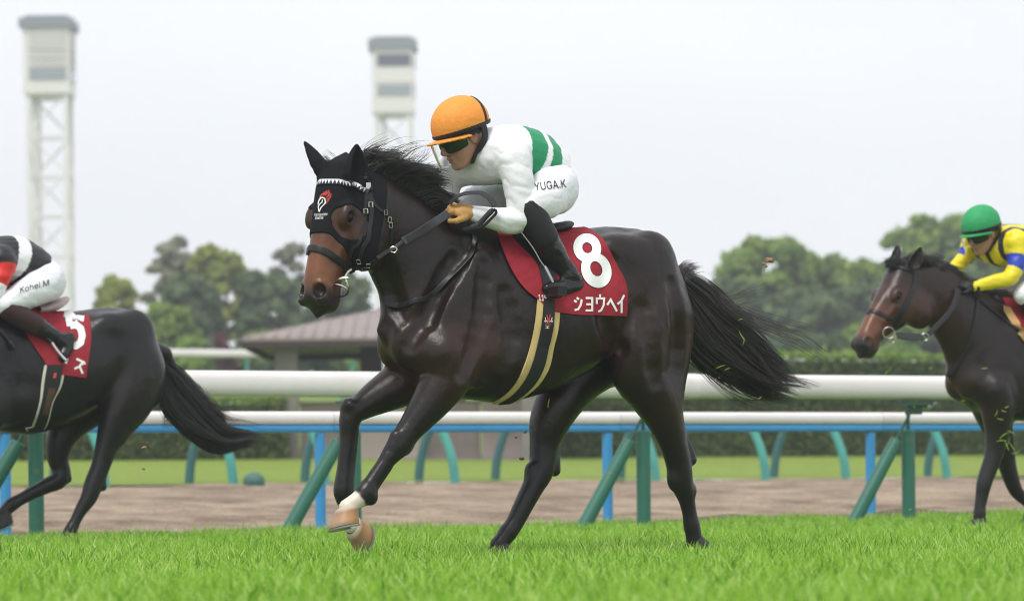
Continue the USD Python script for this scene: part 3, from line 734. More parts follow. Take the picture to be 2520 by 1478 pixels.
def head_frame(fr, poll, muzzle, yaw, L):
    """poll, muzzle: pixels on the face's middle line. yaw: how far the head turns towards the camera. Returns origin and unit axes (u down the face, r to its left, f out of the face), local."""
    g = np.array([-math.cos(yaw), -math.sin(yaw), 0]); r = np.array([math.sin(yaw), -math.cos(yaw), 0])
    p0 = fr.P(*poll, 0.0); w0 = fr.W(p0)
    best = None
    for p in np.radians(np.arange(35, 88, .25)):
        u = math.cos(p) * g - math.sin(p) * np.array([0, 0, 1.0]); w = w0 + u * L
        d = w - EYE; uu = d[0] / d[1] * F; vv = -d[2] / d[1] * F
        e = (WPX / 2 + uu * cr + vv * sr - muzzle[0]) ** 2 + (HOR + vv * cr - uu * sr - muzzle[1]) ** 2
        if best is None or e < best[0]: best = (e, p)
    p = best[1]
    u = math.cos(p) * g - math.sin(p) * np.array([0, 0, 1.0]); f = math.sin(p) * g + math.cos(p) * np.array([0, 0, 1.0])
    loc = lambda w: np.array([w @ fr.h, w @ fr.n, w[2]])
    print('head pitch', math.degrees(p), 'err', best[0] ** .5)
    return p0, loc(u), loc(r), loc(f)

HEAD = np.array([  # t along face / L, centre behind face, half depth, half width, exponent
    [-.06, -.075, .045, .045], [0.0, -.090, .085, .072], [.09, -.104, .100, .086], [.20, -.118, .116, .098], [.32, -.130, .130, .102], [.43, -.130, .132, .094],
    [.53, -.122, .124, .080], [.64, -.104, .105, .065], [.75, -.088, .088, .057], [.86, -.081, .078, .058], [.95, -.083, .076, .060], [1.0, -.086, .066, .055], [1.035, -.088, .036, .035]])

def add_head(S, H, L, ears, sc=1.0, nostril=1.0):
    o, u, r, f = H
    T, C, HF, HR = HEAD[:, 0] * L, HEAD[:, 1] * sc, HEAD[:, 2] * sc, HEAD[:, 3] * sc
    ic, ihf, ihr = (PchipInterpolator(T, x, extrapolate=False) for x in (C, HF, HR))
    def fn(x, y, z):
        q = (x - o[0], y - o[1], z - o[2])
        t = u[0] * q[0] + u[1] * q[1] + u[2] * q[2]; rr = r[0] * q[0] + r[1] * q[1] + r[2] * q[2]; ff = f[0] * q[0] + f[1] * q[1] + f[2] * q[2]
        tc = np.clip(t, T[0], T[-1]); tab = np.linspace(T[0], T[-1], 400)
        c, hf, hr = (np.interp(tc, tab, g(tab)) for g in (ic, ihf, ihr))
        zz = (ff - c) / hf
        wf = 1 - .22 * np.clip(-zz, 0, 1) * np.clip((tc / L - .4) * 4, 0, 1) - .16 * np.clip(zz, -1, 1) * np.clip(1 - abs(tc / L - .45) * 3, 0, 1)
        d = ((np.abs(rr / (hr * wf)) ** 2.5 + np.abs(zz) ** 2.5) ** .4 - 1) * np.minimum(hf, hr) * .92
        return d + np.abs(t - tc) * .9
    ext = np.array([.2, .2, .2]) * sc; a, b = o, o + u * L
    S.apply(fn, np.minimum(a, b) - ext - .1, np.maximum(a, b) + ext, .055, 'add')
    at = lambda t, rr, ff: o + u * t * L + r * rr * sc + f * ff * sc
    R = np.stack([u, r, f])
    for s in (-1, 1):
        S.ell(at(.34, s * .075, -.165), np.array([.115, .038, .085]) * sc, R, .03)         # cheek
        S.ell(at(.355, s * .088, -.050), np.array([.050, .026, .030]) * sc, R, .022)        # brow over the eye
        S.cone(at(.45, s * .082, -.085), at(.66, s * .058, -.075), .014, .010, .025)        # facial crest
        S.ell(at(.935, s * .048, -.045), np.array([.050, .024, .034]) * sc, R, .022)        # nostril wing
        nr_, nf_ = (.074, -.040) if nostril == 1 else (.046, -.022)
        S.ell(at(.935, s * nr_, nf_), np.array([.026, .024, .030]) * sc, R, .014, 'sub')
        S.ell(at(.372, s * .108, -.058), np.array([.024, .014, .017]) * sc, R, .010, 'sub')  # eye socket
        S.cone(at(.80, s * .064, -.105), at(.99, s * .052, -.118), .005, .006, .014, mode='sub')   # mouth
        S.cone(at(.70, s * .075, -.05), at(.86, s * .075, -.03), .014, .010, .03, mode='sub')
    S.ell(at(.915, 0, -.132), np.array([.058, .046, .030]) * sc, R, .04)                    # chin
    S.ell(at(.985, 0, -.085), np.array([.03, .045, .045]) * sc, R, .02)
    for base, tip, open_, w in ears:
        ear(S, base, tip, open_, w)
    return at, R

def ear(S, base, tip, open_, w, k=.02):
    """cupped leaf from base to tip, hollow towards open_"""
    ax = tip - base; L = np.linalg.norm(ax); ax = ax / L
    op = open_ - ax * (open_ @ ax); op /= np.linalg.norm(op); sd = np.cross(ax, op)
    tab = np.array([[0, .55], [.12, .78], [.3, 1.0], [.5, .94], [.7, .68], [.87, .36], [1.0, .05]])
    def fn(x, y, z):
        q = (x - base[0], y - base[1], z - base[2])
        t = (ax[0] * q[0] + ax[1] * q[1] + ax[2] * q[2]) / L; s = sd[0] * q[0] + sd[1] * q[1] + sd[2] * q[2]; o = op[0] * q[0] + op[1] * q[1] + op[2] * q[2]
        tc = np.clip(t, 0, 1); hw = np.interp(tc, tab[:, 0], tab[:, 1]) * w
        e = np.sqrt((s / hw) ** 2 + (o / (hw * .72)) ** 2)
        outer = (e - 1) * hw * .72
        inner = np.sqrt((s / (hw * .80)) ** 2 + ((o - hw * .55) / (hw * .85)) ** 2)
        d = np.maximum(outer, -(inner - 1) * hw * .6)
        return d + np.abs(t - tc) * L
    S.apply(fn, np.minimum(base, tip) - w * 1.2, np.maximum(base, tip) + w * 1.2, k, 'add')

def trunk(S, fr, st, k=.05, n=2.15):
    """st rows: u, v top, v bottom, half width"""
    A, ZT, ZB, HW = [], [], [], []
    for u, vt, vb, hw in st:
        a, b = fr.P(u, vt, 0.0), fr.P(u, vb, 0.0); A.append((a[0] + b[0]) / 2); ZT.append(a[2]); ZB.append(b[2]); HW.append(hw)
    o = np.argsort(A); A = np.array(A)[o]; tab = np.linspace(A[0], A[-1], 500)
    zt_, zb_, hw_ = (PchipInterpolator(A, np.array(x)[o])(tab) for x in (ZT, ZB, HW))
    def fn(x, y, z):
        ac = np.clip(x, A[0], A[-1]); zt, zb, hw = (np.interp(ac, tab, g) for g in (zt_, zb_, hw_))
        zc = zb + (zt - zb) * .47; up = np.where(z > zc, zt - zc, zc - zb)
        zz = np.abs(z - zc) / up
        wz = hw * np.where(z > zc, 1 - .10 * zz, 1.0)
        d = ((np.abs(y) / wz) ** n + zz ** n) ** (1 / n) - 1
        d = d * np.minimum(up, hw) * .9
        return d + np.abs(x - ac)
    S.apply(fn, [A[0] - .05, -.4, min(ZB)], [A[-1] + .05, .4, max(ZT)], k, 'add')

def hoof_mesh(C, toe, up, r=.052, h=.078, col=None, seg=28):
    """C: coronet centre; toe, up: directions (world). returns wall mesh, shoe mesh"""
    up = np.asarray(up, float); up /= np.linalg.norm(up); toe = toe - up * (toe @ up); toe /= np.linalg.norm(toe); lat = np.cross(up, toe)
    a = np.arange(seg) / seg * 2 * np.pi; rings = []
    for f in (1.12, 1.0, .8, .55, .28, .0, -.0):
        hh = h * (1 - f); fw = .034 * (1 - f) + .0
        rad = r * (1 + .34 * (1 - f)); 
        if f > 1: rad = r * .8; hh = -.008
        x = rad * np.cos(a) * 1.06 + fw; y = rad * np.sin(a) * (.98 - .12 * (np.cos(a) < -.3) * np.abs(np.cos(a)))
        heel = np.clip(-np.cos(a), 0, 1) * .022 * (1 - f)
        z = -hh + heel * 0
        rings.append(C + x[:, None] * toe + y[:, None] * lat + np.asarray(z)[..., None] * np.ones((seg, 1)) * up)
    last = rings[-1]; cen = last.mean(0)
    rings[-1] = cen + (last - cen) * .80
    rings.append(cen + (last - cen) * .72 + up * .012); rings.append(cen + (last - cen) * .05 + up * .014)
    V = np.vstack(rings); n = len(rings)
    f = grid_faces(n, seg + 1); f = (f // (seg + 1)) * seg + f % (seg + 1) % seg
    wall = trimesh.Trimesh(V, f[:, ::-1] if np.dot(np.cross(toe, lat), up) > 0 else f, process=False)
    sh = []
    ang = np.linspace(-2.45, 2.45, 40)
    b = cen + (r * 1.34 * np.cos(ang) * 1.05 )[:, None] * toe * .98 + (r * 1.3 * np.sin(ang) * .98)[:, None] * lat - up * .004
    shoe = ribbon(b, np.stack([(cen - q) * 0 - up for q in b]), .017, .009)
    return wall, shoe

def proj(w):
    d = np.asarray(w, float) - EYE; uu = d[..., 0] / d[..., 1] * F; vv = -d[..., 2] / d[..., 1] * F
    return np.stack([WPX / 2 + uu * cr + vv * sr, HOR + vv * cr - uu * sr], -1)
def ripple(m, amp, sc, seed=0, mask=None):
    """small uneven swelling of a skin or cloth surface along its normals"""
    n = meshkit.arrays(m, True)[2]; d = (meshkit.fbm(m.vertices * sc, 3, seed) - .5) * 2 * amp
    if mask is not None: d = d * mask
    return trimesh.Trimesh(m.vertices + n * d[:, None], m.faces, process=False)
def surf(S, fr, u, v, side=1):
    """the body's surface point at pixel (u, v)"""
    ls = np.linspace(.40, .0, 81) * side; P = fr.P(np.full(81, float(u)), np.full(81, float(v)), ls); d = S.sample(P); i = np.argmax(d < 0)
    return P[i] if d.min() < 0 else None
def groove(S, fr, px, r=.03, depth=.010, k=.045):
    Q = [surf(S, fr, *p) for p in spline(np.array(px, float), len(px) * 2)]; Q = [q for q in Q if q is not None]
    n = np.array([.0, 1.0, 0]); off = r - depth
    for a, b in zip(Q[:-1], Q[1:]): S.cone(a + n * off, b + n * off, r, r, k, mode='sub')
def limb(S, fr, pts, k=.028, ks=1.0):
    P = fr.chain(pts); S.chain(P, k, np.array([0, 1.0, 0]), ks); return P

def strands_from(roots, dirs, length, n, rng, seg, jitter, gravity, curl=.02):
    pass

def horse_trunk(S, fr, T0):
    LP = lambda u, v, l: fr.P(*T0(u, v), l)
    T = lambda u, vt, vb, hw: (T0(u, vt)[0], T0(u, vt)[1], T0(u, vb)[1], hw)
    trunk(S, fr, [T(*r) for r in [(955, 745, 870, .07), (985, 690, 905, .15), (1030, 630, 945, .195), (1080, 588, 965, .215), (1150, 556, 982, .235), (1230, 562, 990, .265), (1330, 575, 966, .29), (1420, 565, 922, .285),
                  (1500, 556, 872, .262), (1570, 566, 868, .255), (1625, 615, 880, .215), (1660, 680, 890, .15), (1680, 740, 880, .07)]])
    # neck
    S.chain(np.array([[*LP(1055, 675, 0), .27], [*LP(1010, 620, 0), .235], [*LP(972, 570, .0), .205], [*LP(925, 525, .01), .175], [*LP(893, 490, .02), .14]]), .09, np.array([0, 1.0, 0]), 1.75)
    # shoulder, breast, hindquarter muscles
    def tilt(a):  # axes of an ellipsoid in the a-z plane: long axis turned by a from vertical towards the front
        return np.array([[math.sin(a), 0, math.cos(a)], [0, 1, 0], [math.cos(a), 0, -math.sin(a)]])
    for s in (-1, 1):
        q = lambda u, v, l: np.array([*LP(u, v, 0)]) * [1, 0, 1] + [0, s * l, 0]
        S.ell(q(1085, 735, .150), [.30, .070, .105], tilt(-.62 + .0), .035)        # shoulder blade
        S.ell(q(1105, 850, .150), [.20, .065, .11], tilt(.45), .06)               # upper arm
        S.ell(q(1004, 850, .100), [.11, .090, .10], tilt(0), .045)                  # point of the shoulder
        S.ell(q(990, 815, .065), [.17, .075, .085], tilt(-.2), .03)                # breast
        S.ell(q(1210, 880, .175), [.10, .075, .16], tilt(0), .06)                  # behind the elbow
        S.ell(q(1545, 690, .150), [.24, .115, .175], tilt(-.35), .05)              # croup
        S.ell(q(1605, 780, .105), [.26, .105, .115], tilt(.10), .06)              # buttock
        S.ell(q(1560, 830, .165), [.24, .095, .15], tilt(-.15), .04)               # thigh
        S.ell(q(1520, 890, .180), [.12, .07, .085], tilt(-.1), .04)                # stifle
        S.ell(q(1478, 622, .19), [.06, .05, .10], tilt(0), .10)                    # point of the hip
        pass
    S.ell(LP(1150, 580, 0), [.13, .055, .07], None, .06)

# ------------------------------------------------------------------ the leading horse
FH = Frame(math.radians(29), 1350, 1365, 15.25)
LP = lambda u, v, l: FH.P(u, v, l)
S = Field([-1.02, -.46, -.02], [1.62, .52, 2.12], .0074)
horse_trunk(S, FH, lambda u, v: (u, v))
# legs
G = {}
G['nf'] = limb(S, FH, k=.05, pts=[(1090, 870, .150, .135), (1100, 915, .155, .122), (1072, 970, .150, .100), (1036, 1020, .145, .077), (1004, 1062, .14, .061), (985, 1090, .135, .058), (962, 1118, .135, .046), (940, 1148, .133, .036),
                       (915, 1184, .13, .036), (899, 1209, .13, .047), (890, 1222, .13, .044), (872, 1233, .128, .037), (856, 1247, .126, .042)])
S.cone(LP(996, 1100, .12), LP(1002, 1096, .12), .036, .03, .02); S.cone(LP(955, 1150, .13), LP(905, 1222, .13), .018, .020, .016); S.ell(LP(912, 1222, .13), [.034, .036, .038], None, .02)
S.cone(LP(975, 1072, .15), LP(968, 1096, .15), .03, .026, .02)
G['ff'] = limb(S, FH, [(1055, 890, -.14, .14), (1012, 925, -.14, .125), (975, 950, -.14, .105), (930, 975, -.14, .084), (893, 997, -.135, .066), (869, 1012, -.13, .060), (860, 1038, -.13, .050), (856, 1080, -.13, .040),
                       (850, 1140, -.13, .038), (847, 1185, -.13, .046), (846, 1206, -.13, .050), (850, 1235, -.13, .040), (858, 1265, -.13, .037), (868, 1290, -.13, .044)])
S.cone(LP(872, 1060, -.13), LP(858, 1200, -.13), .022, .022, .018); S.ell(LP(858, 995, -.12), [.035, .045, .035], None, .02)
G['nh'] = limb(S, FH, [(1605, 760, .125, .17), (1570, 850, .16, .155), (1572, 915, .165, .135), (1604, 965, .16, .122), (1628, 1015, .155, .096), (1648, 1065, .15, .075), (1664, 1115, .145, .065), (1672, 1150, .14, .062),
                       (1680, 1195, .14, .053), (1690, 1228, .135, .041), (1697, 1262, .133, .036), (1703, 1295, .13, .042), (1707, 1315, .13, .040), (1709, 1332, .13, .040)])
S.cone(LP(1692, 1100, .14), LP(1700, 1130, .14), .022, .030, .02); S.cone(LP(1681, 1060, .145), LP(1697, 1115, .14), .014, .020, .02); S.ell(LP(1656, 1180, .14), [.024, .03, .045], None, .035); S.ell(LP(1698, 1205, .14), [.035, .03, .04], None, .02)
G['fh'] = limb(S, FH, [(1555, 800, -.13, .18), (1480, 870, -.15, .165), (1418, 935, -.15, .128), (1374, 990, -.145, .118), (1350, 1045, -.14, .095), (1340, 1090, -.14, .074), (1336, 1130, -.135, .067), (1330, 1160, -.13, .063),
                       (1312, 1195, -.13, .055), (1285, 1248, -.13, .048), (1262, 1292, -.13, .044), (1250, 1308, -.13, .047), (1238, 1325, -.13, .042), (1228, 1338, -.13, .044)])
S.cone(LP(1368, 1090, -.14), LP(1364, 1155, -.135), .020, .032, .02); S.ell(LP(1306, 1160, -.13), [.03, .035, .05], None, .02)
S.chain(np.array([[*LP(1640, 780, .12), .12], [*LP(1645, 870, .13), .105], [*LP(1643, 940, .14), .09], [*LP(1645, 1000, .145), .062], [*LP(1652, 1050, .145), .045]]), .06)
for g_ in (((1150, 600), (1090, 700), (1030, 790), (1000, 850)), ((1190, 650), (1185, 760), (1165, 850), (1140, 920)), ((1500, 640), (1480, 720), (1490, 800), (1520, 860)), ((1655, 700), (1668, 800), (1665, 900)),
           ((940, 640), (960, 720), (985, 780)), ((1110, 640), (1070, 720), (1050, 790)), ((1585, 760), (1600, 860), (1610, 940)), ((1240, 720), (1255, 820), (1240, 900))): groove(S, FH, g_)
# dock of the tail
S.cone(LP(1640, 680, 0), LP(1678, 705, 0), .05, .042, .05); S.cone(LP(1678, 705, 0), LP(1722, 770, 0), .04, .026, .03)
# head
HL = .66
HD = head_frame(FH, (812, 404), (748, 735), math.radians(51), HL)
at = lambda t, rr, ff: HD[0] + HD[1] * t * HL + HD[2] * rr + HD[3] * ff
S.chain(np.array([[*LP(925, 525, .01), .150], [*at(.12, .0, -.13), .115]]), .07, HD[2], 1.35)
E_o = HD[0] - HD[3] * 0
def earpt(u, v, l): return FH.P(u, v, l)
eb_n, eb_f = at(.06, .100, -.02), at(.0, -.075, -.03)
def solve_l(u, v, near, ref_depth):   # the point on the ray of pixel (u, v) at the depth of ref
    d = FH.W(ref_depth)[1]; return FH.L(pix(u, v, d))
en_t, ef_t = solve_l(878, 354, True, eb_n), solve_l(749, 348, False, eb_f)
en_b, ef_b = solve_l(874, 462, True, eb_n), solve_l(806, 448, False, eb_f)
camdir = FH.L(FH.o + np.array([0, -1.0, 0]))
ears = [(en_b, en_t, camdir * .55 + HD[2] * .85 + np.array([0, 0, 0]), .058), (ef_b, ef_t, camdir * .6 - HD[2] * .9 - np.array([0, 0, .5]), .056)]
S.ell(LP(896, 590, .05), [.10, .09, .115], None, .06); S.ell(LP(905, 625, .06), [.055, .06, .07], None, .05)
at, HR = add_head(S, HD, HL, ears, 1.22, 2)
body = biggest(S.mesh(), 500)
body = ripple(body, .007, np.array([8, 8, 5]), 2, np.clip((body.vertices[:, 2] - .55) * 4, 0, 1) * np.clip((.62 - body.vertices[:, 0]) * 5, 0.25, 1))
body_w = FH.mesh(body)
print('marks', [(k, proj(FH.W(p)).round()) for k, p in dict(eye_n=at(.372, .1, -.06), eye_f=at(.372, -.12, -.06), nostril=at(.945, .07, -.04), chin=at(.95, 0, -.15), jaw=at(.42, .05, -.24), ear=at(0, .08, -.03)).items()])
print('horse faces', len(body_w.faces))

def coat_colours(P_local, S_):
    n = len(P_local); base = np.tile(np.array([0.0125, 0.0085, 0.0075]), (n, 1))
    return base
P = body.vertices
w_ = lambda x, a, b: np.clip((x - a) / (b - a), 0, 1)
base = np.array([0.0105, 0.0060, 0.0048]); bay = np.array([0.060, 0.021, 0.011]); tan = np.array([0.17, 0.062, 0.026]); black = np.array([0.0055, 0.0053, 0.0056])
nz = meshkit.fbm(P * 5.0, 4, 3); nz2 = meshkit.fbm(P * 16.0, 3, 7)
col = np.tile(base, (len(P), 1))
def blob(c, rad, amt, colr):
    global col
    d = np.linalg.norm((P - c) / rad, axis=1); a = np.clip(1 - d, 0, 1) ** .8 * amt * (.55 + .9 * nz)
    col = col * (1 - a[:, None]) + colr * a[:, None]
for u, v, l, r_, am in ((985, 880, -.1, .22, .55), (1010, 900, -.14, .22, .6), (1100, 900, .2, .22, .30), (1185, 830, .26, .20, .42), (1560, 800, .2, .3, .22), (1690, 830, .1, .22, .55), (1620, 1040, .17, .2, .32), (1310, 1010, -.14, .17, .55), (1540, 860, .15, .12, .45), (1000, 790, .1, .2, .2)):
    blob(LP(u, v, l), r_, am, bay)
legs = w_(P[:, 2], .80, .55); col = col * (1 - .8 * legs[:, None]) + black * .8 * legs[:, None]
q = P - HD[0]; t = q @ HD[1] / HL; rr = q @ HD[2]; ff = q @ HD[3]
inhead = w_(t, .05, .15) * w_(np.abs(rr), .19, .13) * w_(ff, -.34, -.22) * (t < 1.2)
br = inhead * (w_(t, .15, .42)) * (.55 + .5 * nz)
col = col * (1 - br[:, None]) + (bay * 1.15) * br[:, None]
br = inhead * (np.clip(1 - np.abs(t - .76) / .27, 0, 1) ** .6 * w_(ff, -.16, -.06)) * (.62 + .65 * nz2)
br = np.clip(br, 0, 1); col = col * (1 - br[:, None]) + tan * br[:, None]
mz = inhead * (w_(t, .85, .95)) * np.clip(.5 + w_(ff, 0.0, -.035), 0, 1); col = col * (1 - mz[:, None]) + np.array([.022, .016, .015]) * mz[:, None]
eyeD = np.minimum(np.linalg.norm(P - at(.372, .104, -.06), axis=1), np.linalg.norm(P - at(.372, -.104, -.06), axis=1))
ed = np.clip(1 - eyeD / .055, 0, 1) ** .7; col = col * (1 - ed[:, None]) + np.array([.008, .006, .006]) * ed[:, None]
nd = np.minimum(np.linalg.norm((P - at(.935, .046 * 1.22, -.022 * 1.22)) / [1, 1, 1], axis=1), np.linalg.norm(P - at(.935, -.046 * 1.22, -.022 * 1.22), axis=1)); nd = np.clip(1 - nd / .045, 0, 1) ** .5; col = col * (1 - nd[:, None]) + np.array([.006, .005, .005]) * nd[:, None]
# white pasterns of the forelegs
for key, f0 in (('nf', 10.55), ('ff', 11.15)):
    G_ = G[key]; ix = np.arange(len(G_))
    seg = np.linalg.norm(P[:, None, :] - G_[None, -4:, :3], axis=2)
    a, b = G_[-3, :3], G_[-1, :3]; ax = b - a; s = ((P - a) @ ax) / (ax @ ax); dd = np.linalg.norm(P - a - np.clip(s, 0, 1.2)[:, None] * ax, axis=1)
    wv = w_(s + .5 * (nz2 - .5), .05, .22) * (dd < .085) * (s > -.2)
    col = col * (1 - wv[:, None]) + np.array([.62, .56, .47]) * wv[:, None]
RH = Thing('race_horse', 'dark bay racehorse in black face hood galloping in front, wearing number 8', 'horse', FH.W(np.array([0.2, 0, 0])))
put(RH, 'body', body_w, M_coat, smooth=True, prim={'coat': col})

def hoof_paint(m, C, toe, up, kind):
    v, f, _ = meshkit.arrays(m); q = v - C; h = -(q @ up)
    if kind == 'tan':
        c = np.tile(np.array([.40, .22, .10]), (len(v), 1)); band = w_(h, .045, .01); c = c * (1 - .45 * band[:, None]) + np.array([.20, .085, .035]) * .45 * band[:, None]
        top = w_(h, .012, -.002); c = c * (1 - top[:, None]) + np.array([.5, .42, .33]) * top[:, None]
        sole = np.clip((h - .0775) / .002, 0, 1); 
        grey = w_(q @ toe, .04, .07) * w_(meshkit.noise(v * 30, 1), .3, .6); c = c * (1 - .6 * grey[:, None]) + np.array([.2, .19, .2]) * .6 * grey[:, None]
    else:
        c = np.tile(np.array([.02, .018, .017]), (len(v), 1))
    return c
def put_hoof(th, C, toe, up, kind, r=.052, sub=True):
    C, toe, up = FHW(C), toe / np.linalg.norm(toe), up / np.linalg.norm(up); toe = toe - up * (toe @ up); toe /= np.linalg.norm(toe)
    w, s = hoof_mesh(C, toe, up, r)
    w2 = trimesh.Trimesh(w.vertices, w.faces, process=False)
    if w2.volume < 0: w2 = trimesh.Trimesh(w.vertices, w.faces[:, ::-1], process=False)
    p = put(th, 'hoof', w2, M_hoof, smooth=True, prim={'coat': hoof_paint(w2, C, toe, up, kind)})
    put((th, p[1]), 'shoe', s, M_shoe)
FHW = FH.W
hw, cw = FH.h, np.array([0, -1.0, 0]); zw = np.array([0, 0, 1.0])
put_hoof(RH, G['nf'][-1, :3] + FH.L(FH.o + .004 * hw - .006 * zw), hw * 1 + zw * .02, zw * .93 - cw * .18 + hw * .22, 'tan')
put_hoof(RH, G['ff'][-1, :3] + FH.L(FH.o - .008 * zw), -zw * .95 + hw * .05, hw * .80 + zw * .33 + cw * .33, 'tan')
put_hoof(RH, G['nh'][-1, :3] - [0, 0, .0], -zw * .9 + hw * .45, hw * .9 + zw * .45, 'dark', .048)
put_hoof(RH, G['fh'][-1, :3] - [0, 0, .0], hw * 1.0 - zw * .25, zw * 1.0 + hw * .25, 'dark', .05)
for s in (-1, 1):
    e = trimesh.creation.icosphere(3, 1.0); e.apply_scale([.025, .021, .021]); Rm = np.eye(4); Rm[:3, :3] = np.stack([HD[1], HD[2], HD[3]], 1)
    e.apply_transform(Rm); e.apply_translation(at(.372, s * .0945, -.058)); put(RH, 'eye', FH.mesh(e), M_eye, smooth=True)

# mane and tail
def grow(roots, d0, d1, length, rng, seg=9, spread=.18, wig=.03, w0=.003, fr=FH, bend=1.0, locks=26):
    """strands from local roots, starting along d0 and turning to d1"""
    n = len(roots); s = np.linspace(0, 1, seg)
    K = max(3, n // locks); o_ = roots @ np.array([1.0, .35, .8]); rk = np.argsort(np.argsort(o_ + rng.normal(0, .010, n))); lk = (rk * K // n)
    na, nb = rng.normal(0, spread, (K, 3))[lk], rng.normal(0, spread * 1.5, (K, 3))[lk]
    a = d0 + na + rng.normal(0, spread * .35, (n, 3)); a /= np.linalg.norm(a, axis=1, keepdims=True)
    b = d1 + nb + rng.normal(0, spread * .45, (n, 3)); b /= np.linalg.norm(b, axis=1, keepdims=True)
    length = length * rng.uniform(.75, 1.2, K)[lk]
    m = (s ** bend)[None, :, None]; dr = a[:, None] * (1 - m) + b[:, None] * m
    ph, am = rng.uniform(0, 6.28, (K, 1, 3))[lk], rng.normal(0, wig, (K, 1, 3))[lk]
    P = roots[:, None] + np.concatenate([np.zeros((n, 1, 3)), np.cumsum((dr[:, 1:] + dr[:, :-1]) / 2, 1)], 1) * (length[:, None, None] / (seg - 1))
    P = P + am * np.sin(ph + s[None, :, None] * 5) * s[None, :, None] * length[:, None, None] * 3
    cen = np.zeros((K, seg, 3)); np.add.at(cen, lk, P); cen /= np.maximum(np.bincount(lk, minlength=K), 1)[:, None, None]
    P = P + (cen[lk] - P) * (.62 * s[None, :, None] * rng.uniform(.5, 1.1, (n, 1, 1)))
    W = w0 * (1 - s[None, :] ** 2 * .85) * rng.uniform(.6, 1.3, (n, 1))
    return fr.W(P), W
rng = np.random.default_rng(21)
crest_px = [(868, 400, .02), (900, 418, .015), (930, 434, .0), (981, 451, 0), (1028, 481, 0), (1062, 507, 0), (1100, 545, 0), (1120, 560, 0)]
crest = spline([LP(*c) for c in crest_px], 60)
def on_crest(f): return np.stack([np.interp(f * 59, np.arange(60), crest[:, i]) for i in range(3)], -1)
n = 5200; f = rng.uniform(0, 1, n) ** .9
roots = on_crest(f) + np.c_[rng.normal(0, .008, n), rng.normal(0, .018, n), rng.normal(-.012, .008, n)]
UPB = np.array([-.35, .12, 1.0]); BK = np.array([-1.0, .22, -.05])
d0 = UPB + np.c_[-.9 * f - .35, .15 + .2 * f, -.55 * f]; d1 = BK + np.c_[0 * f, .15 + 0 * f, -.2 - .55 * f ** 1.3]
ln = np.interp(f, [0, .1, .3, .5, .75, 1], [.17, .25, .27, .22, .15, .10]) * rng.uniform(.55, 1.15, n)
st, wd = grow(roots, d0, d1, ln, rng, 9, .17, .012, .0042)
curves(RH, 'mane', st, wd, M_hair)
n = 130; f = rng.uniform(0, .7, n); roots = on_crest(f) + np.c_[rng.normal(0, .01, n), rng.normal(0, .02, n), rng.normal(0, .01, n)]
st, wd = grow(roots, UPB + rng.normal(0, .2, (n, 3)), np.array([-1, .15, .25]), rng.uniform(.18, .36, n), rng, 10, .26, .02, .0022)
curves(RH, 'mane_wisps', st, wd, M_hair)
n = 26; roots = at(.0, 0, -.02) + rng.normal(0, .02, (n, 3))
st, wd = grow(roots, np.array([.3, 0, 1.0]), np.array([.5, -.2, .3]), rng.uniform(.06, .14, n), rng, 8, .5, .02, .0022); curves(RH, 'forelock', st, wd, M_hair)

def tail(fr, th, spine, halfw, rng, n=4600, w0=.0036, l_spread=.06, fringe=1500, m=None, m2=None):
    """spine pixels (u, v, l) from dock to tip; halfw: half width in metres along it"""
    sp = spline([fr.P(*p) for p in spine], 40); hw_ = np.interp(np.linspace(0, 1, 40), np.linspace(0, 1, len(halfw)), halfw)
    tg = np.gradient(sp, axis=0); tg /= np.linalg.norm(tg, axis=1, keepdims=True); lat = np.array([0, 1.0, 0]); sdv = np.cross(tg, lat); sdv /= np.linalg.norm(sdv, axis=1, keepdims=True)
    def make(n, w0, wild, per=34):
        seg = 14; K = max(4, n // per); lk = rng.integers(0, K, n); L = np.linspace(0, 1, seg)[None]
        k0 = rng.uniform(0, .5, K) ** 1.3; k1 = np.minimum(1.0, k0 + rng.uniform(.35, .8, K)); k1 = np.where(rng.uniform(0, 1, K) < .5, np.maximum(k1, rng.uniform(.78, 1.05, K)), k1)
        s0 = np.maximum(0, k0[lk] + rng.normal(0, .03, n)); s1 = k1[lk] * rng.uniform(.86, 1.04, n)
        s = s0[:, None] + (s1 - s0)[:, None] * L
        kx = rng.uniform(-1, 1, K); kx = np.sign(kx) * np.abs(kx) ** .75; x = kx[lk][:, None] + rng.normal(0, .20, n)[:, None] * (1 - .55 * L)
        y = rng.normal(0, 1, K)[lk] + rng.normal(0, .3, n); ix = np.clip(s, 0, 1) * 39
        g = lambda A: np.stack([np.interp(ix, np.arange(40), A[:, i]) for i in range(3)], -1)
        hwid = np.interp(ix, np.arange(40), hw_)
        fan = 1 + wild * rng.normal(0, .55, K)[lk][:, None] * L ** 2
        P = g(sp) + g(sdv) * (x * hwid * fan)[..., None] + lat * (y[:, None] * l_spread * (.3 + s))[..., None]
        over = np.clip(s - 1, 0, 1)[..., None]; P = P + g(tg) / np.linalg.norm(g(tg), axis=-1, keepdims=True) * over * 1.2
        ph = rng.uniform(0, 6.28, K)[lk][:, None]; P += g(sdv) * (rng.normal(0, .022, K)[lk][:, None] * np.sin(ph + s * 8) * s)[..., None]
        W = w0 * rng.uniform(.6, 1.3, (n, 1)) * (1 - .8 * np.linspace(0, 1, seg)[None] ** 2)
        return fr.W(P), W
    st, wd = make(n, w0, .25); curves(th, 'tail', st, wd, m or M_hair)
    st, wd = make(fringe, w0 * .7, 1.5); curves(th, 'tail_wisps', st, wd, m2 or M_hairtip)
tail(FH, RH, [(1660, 690, 0), (1695, 735, .0), (1745, 810, .0), (1810, 870, .0), (1880, 925, .0), (1935, 955, .0)], [.05, .115, .130, .125, .105, .065], rng, n=3900)
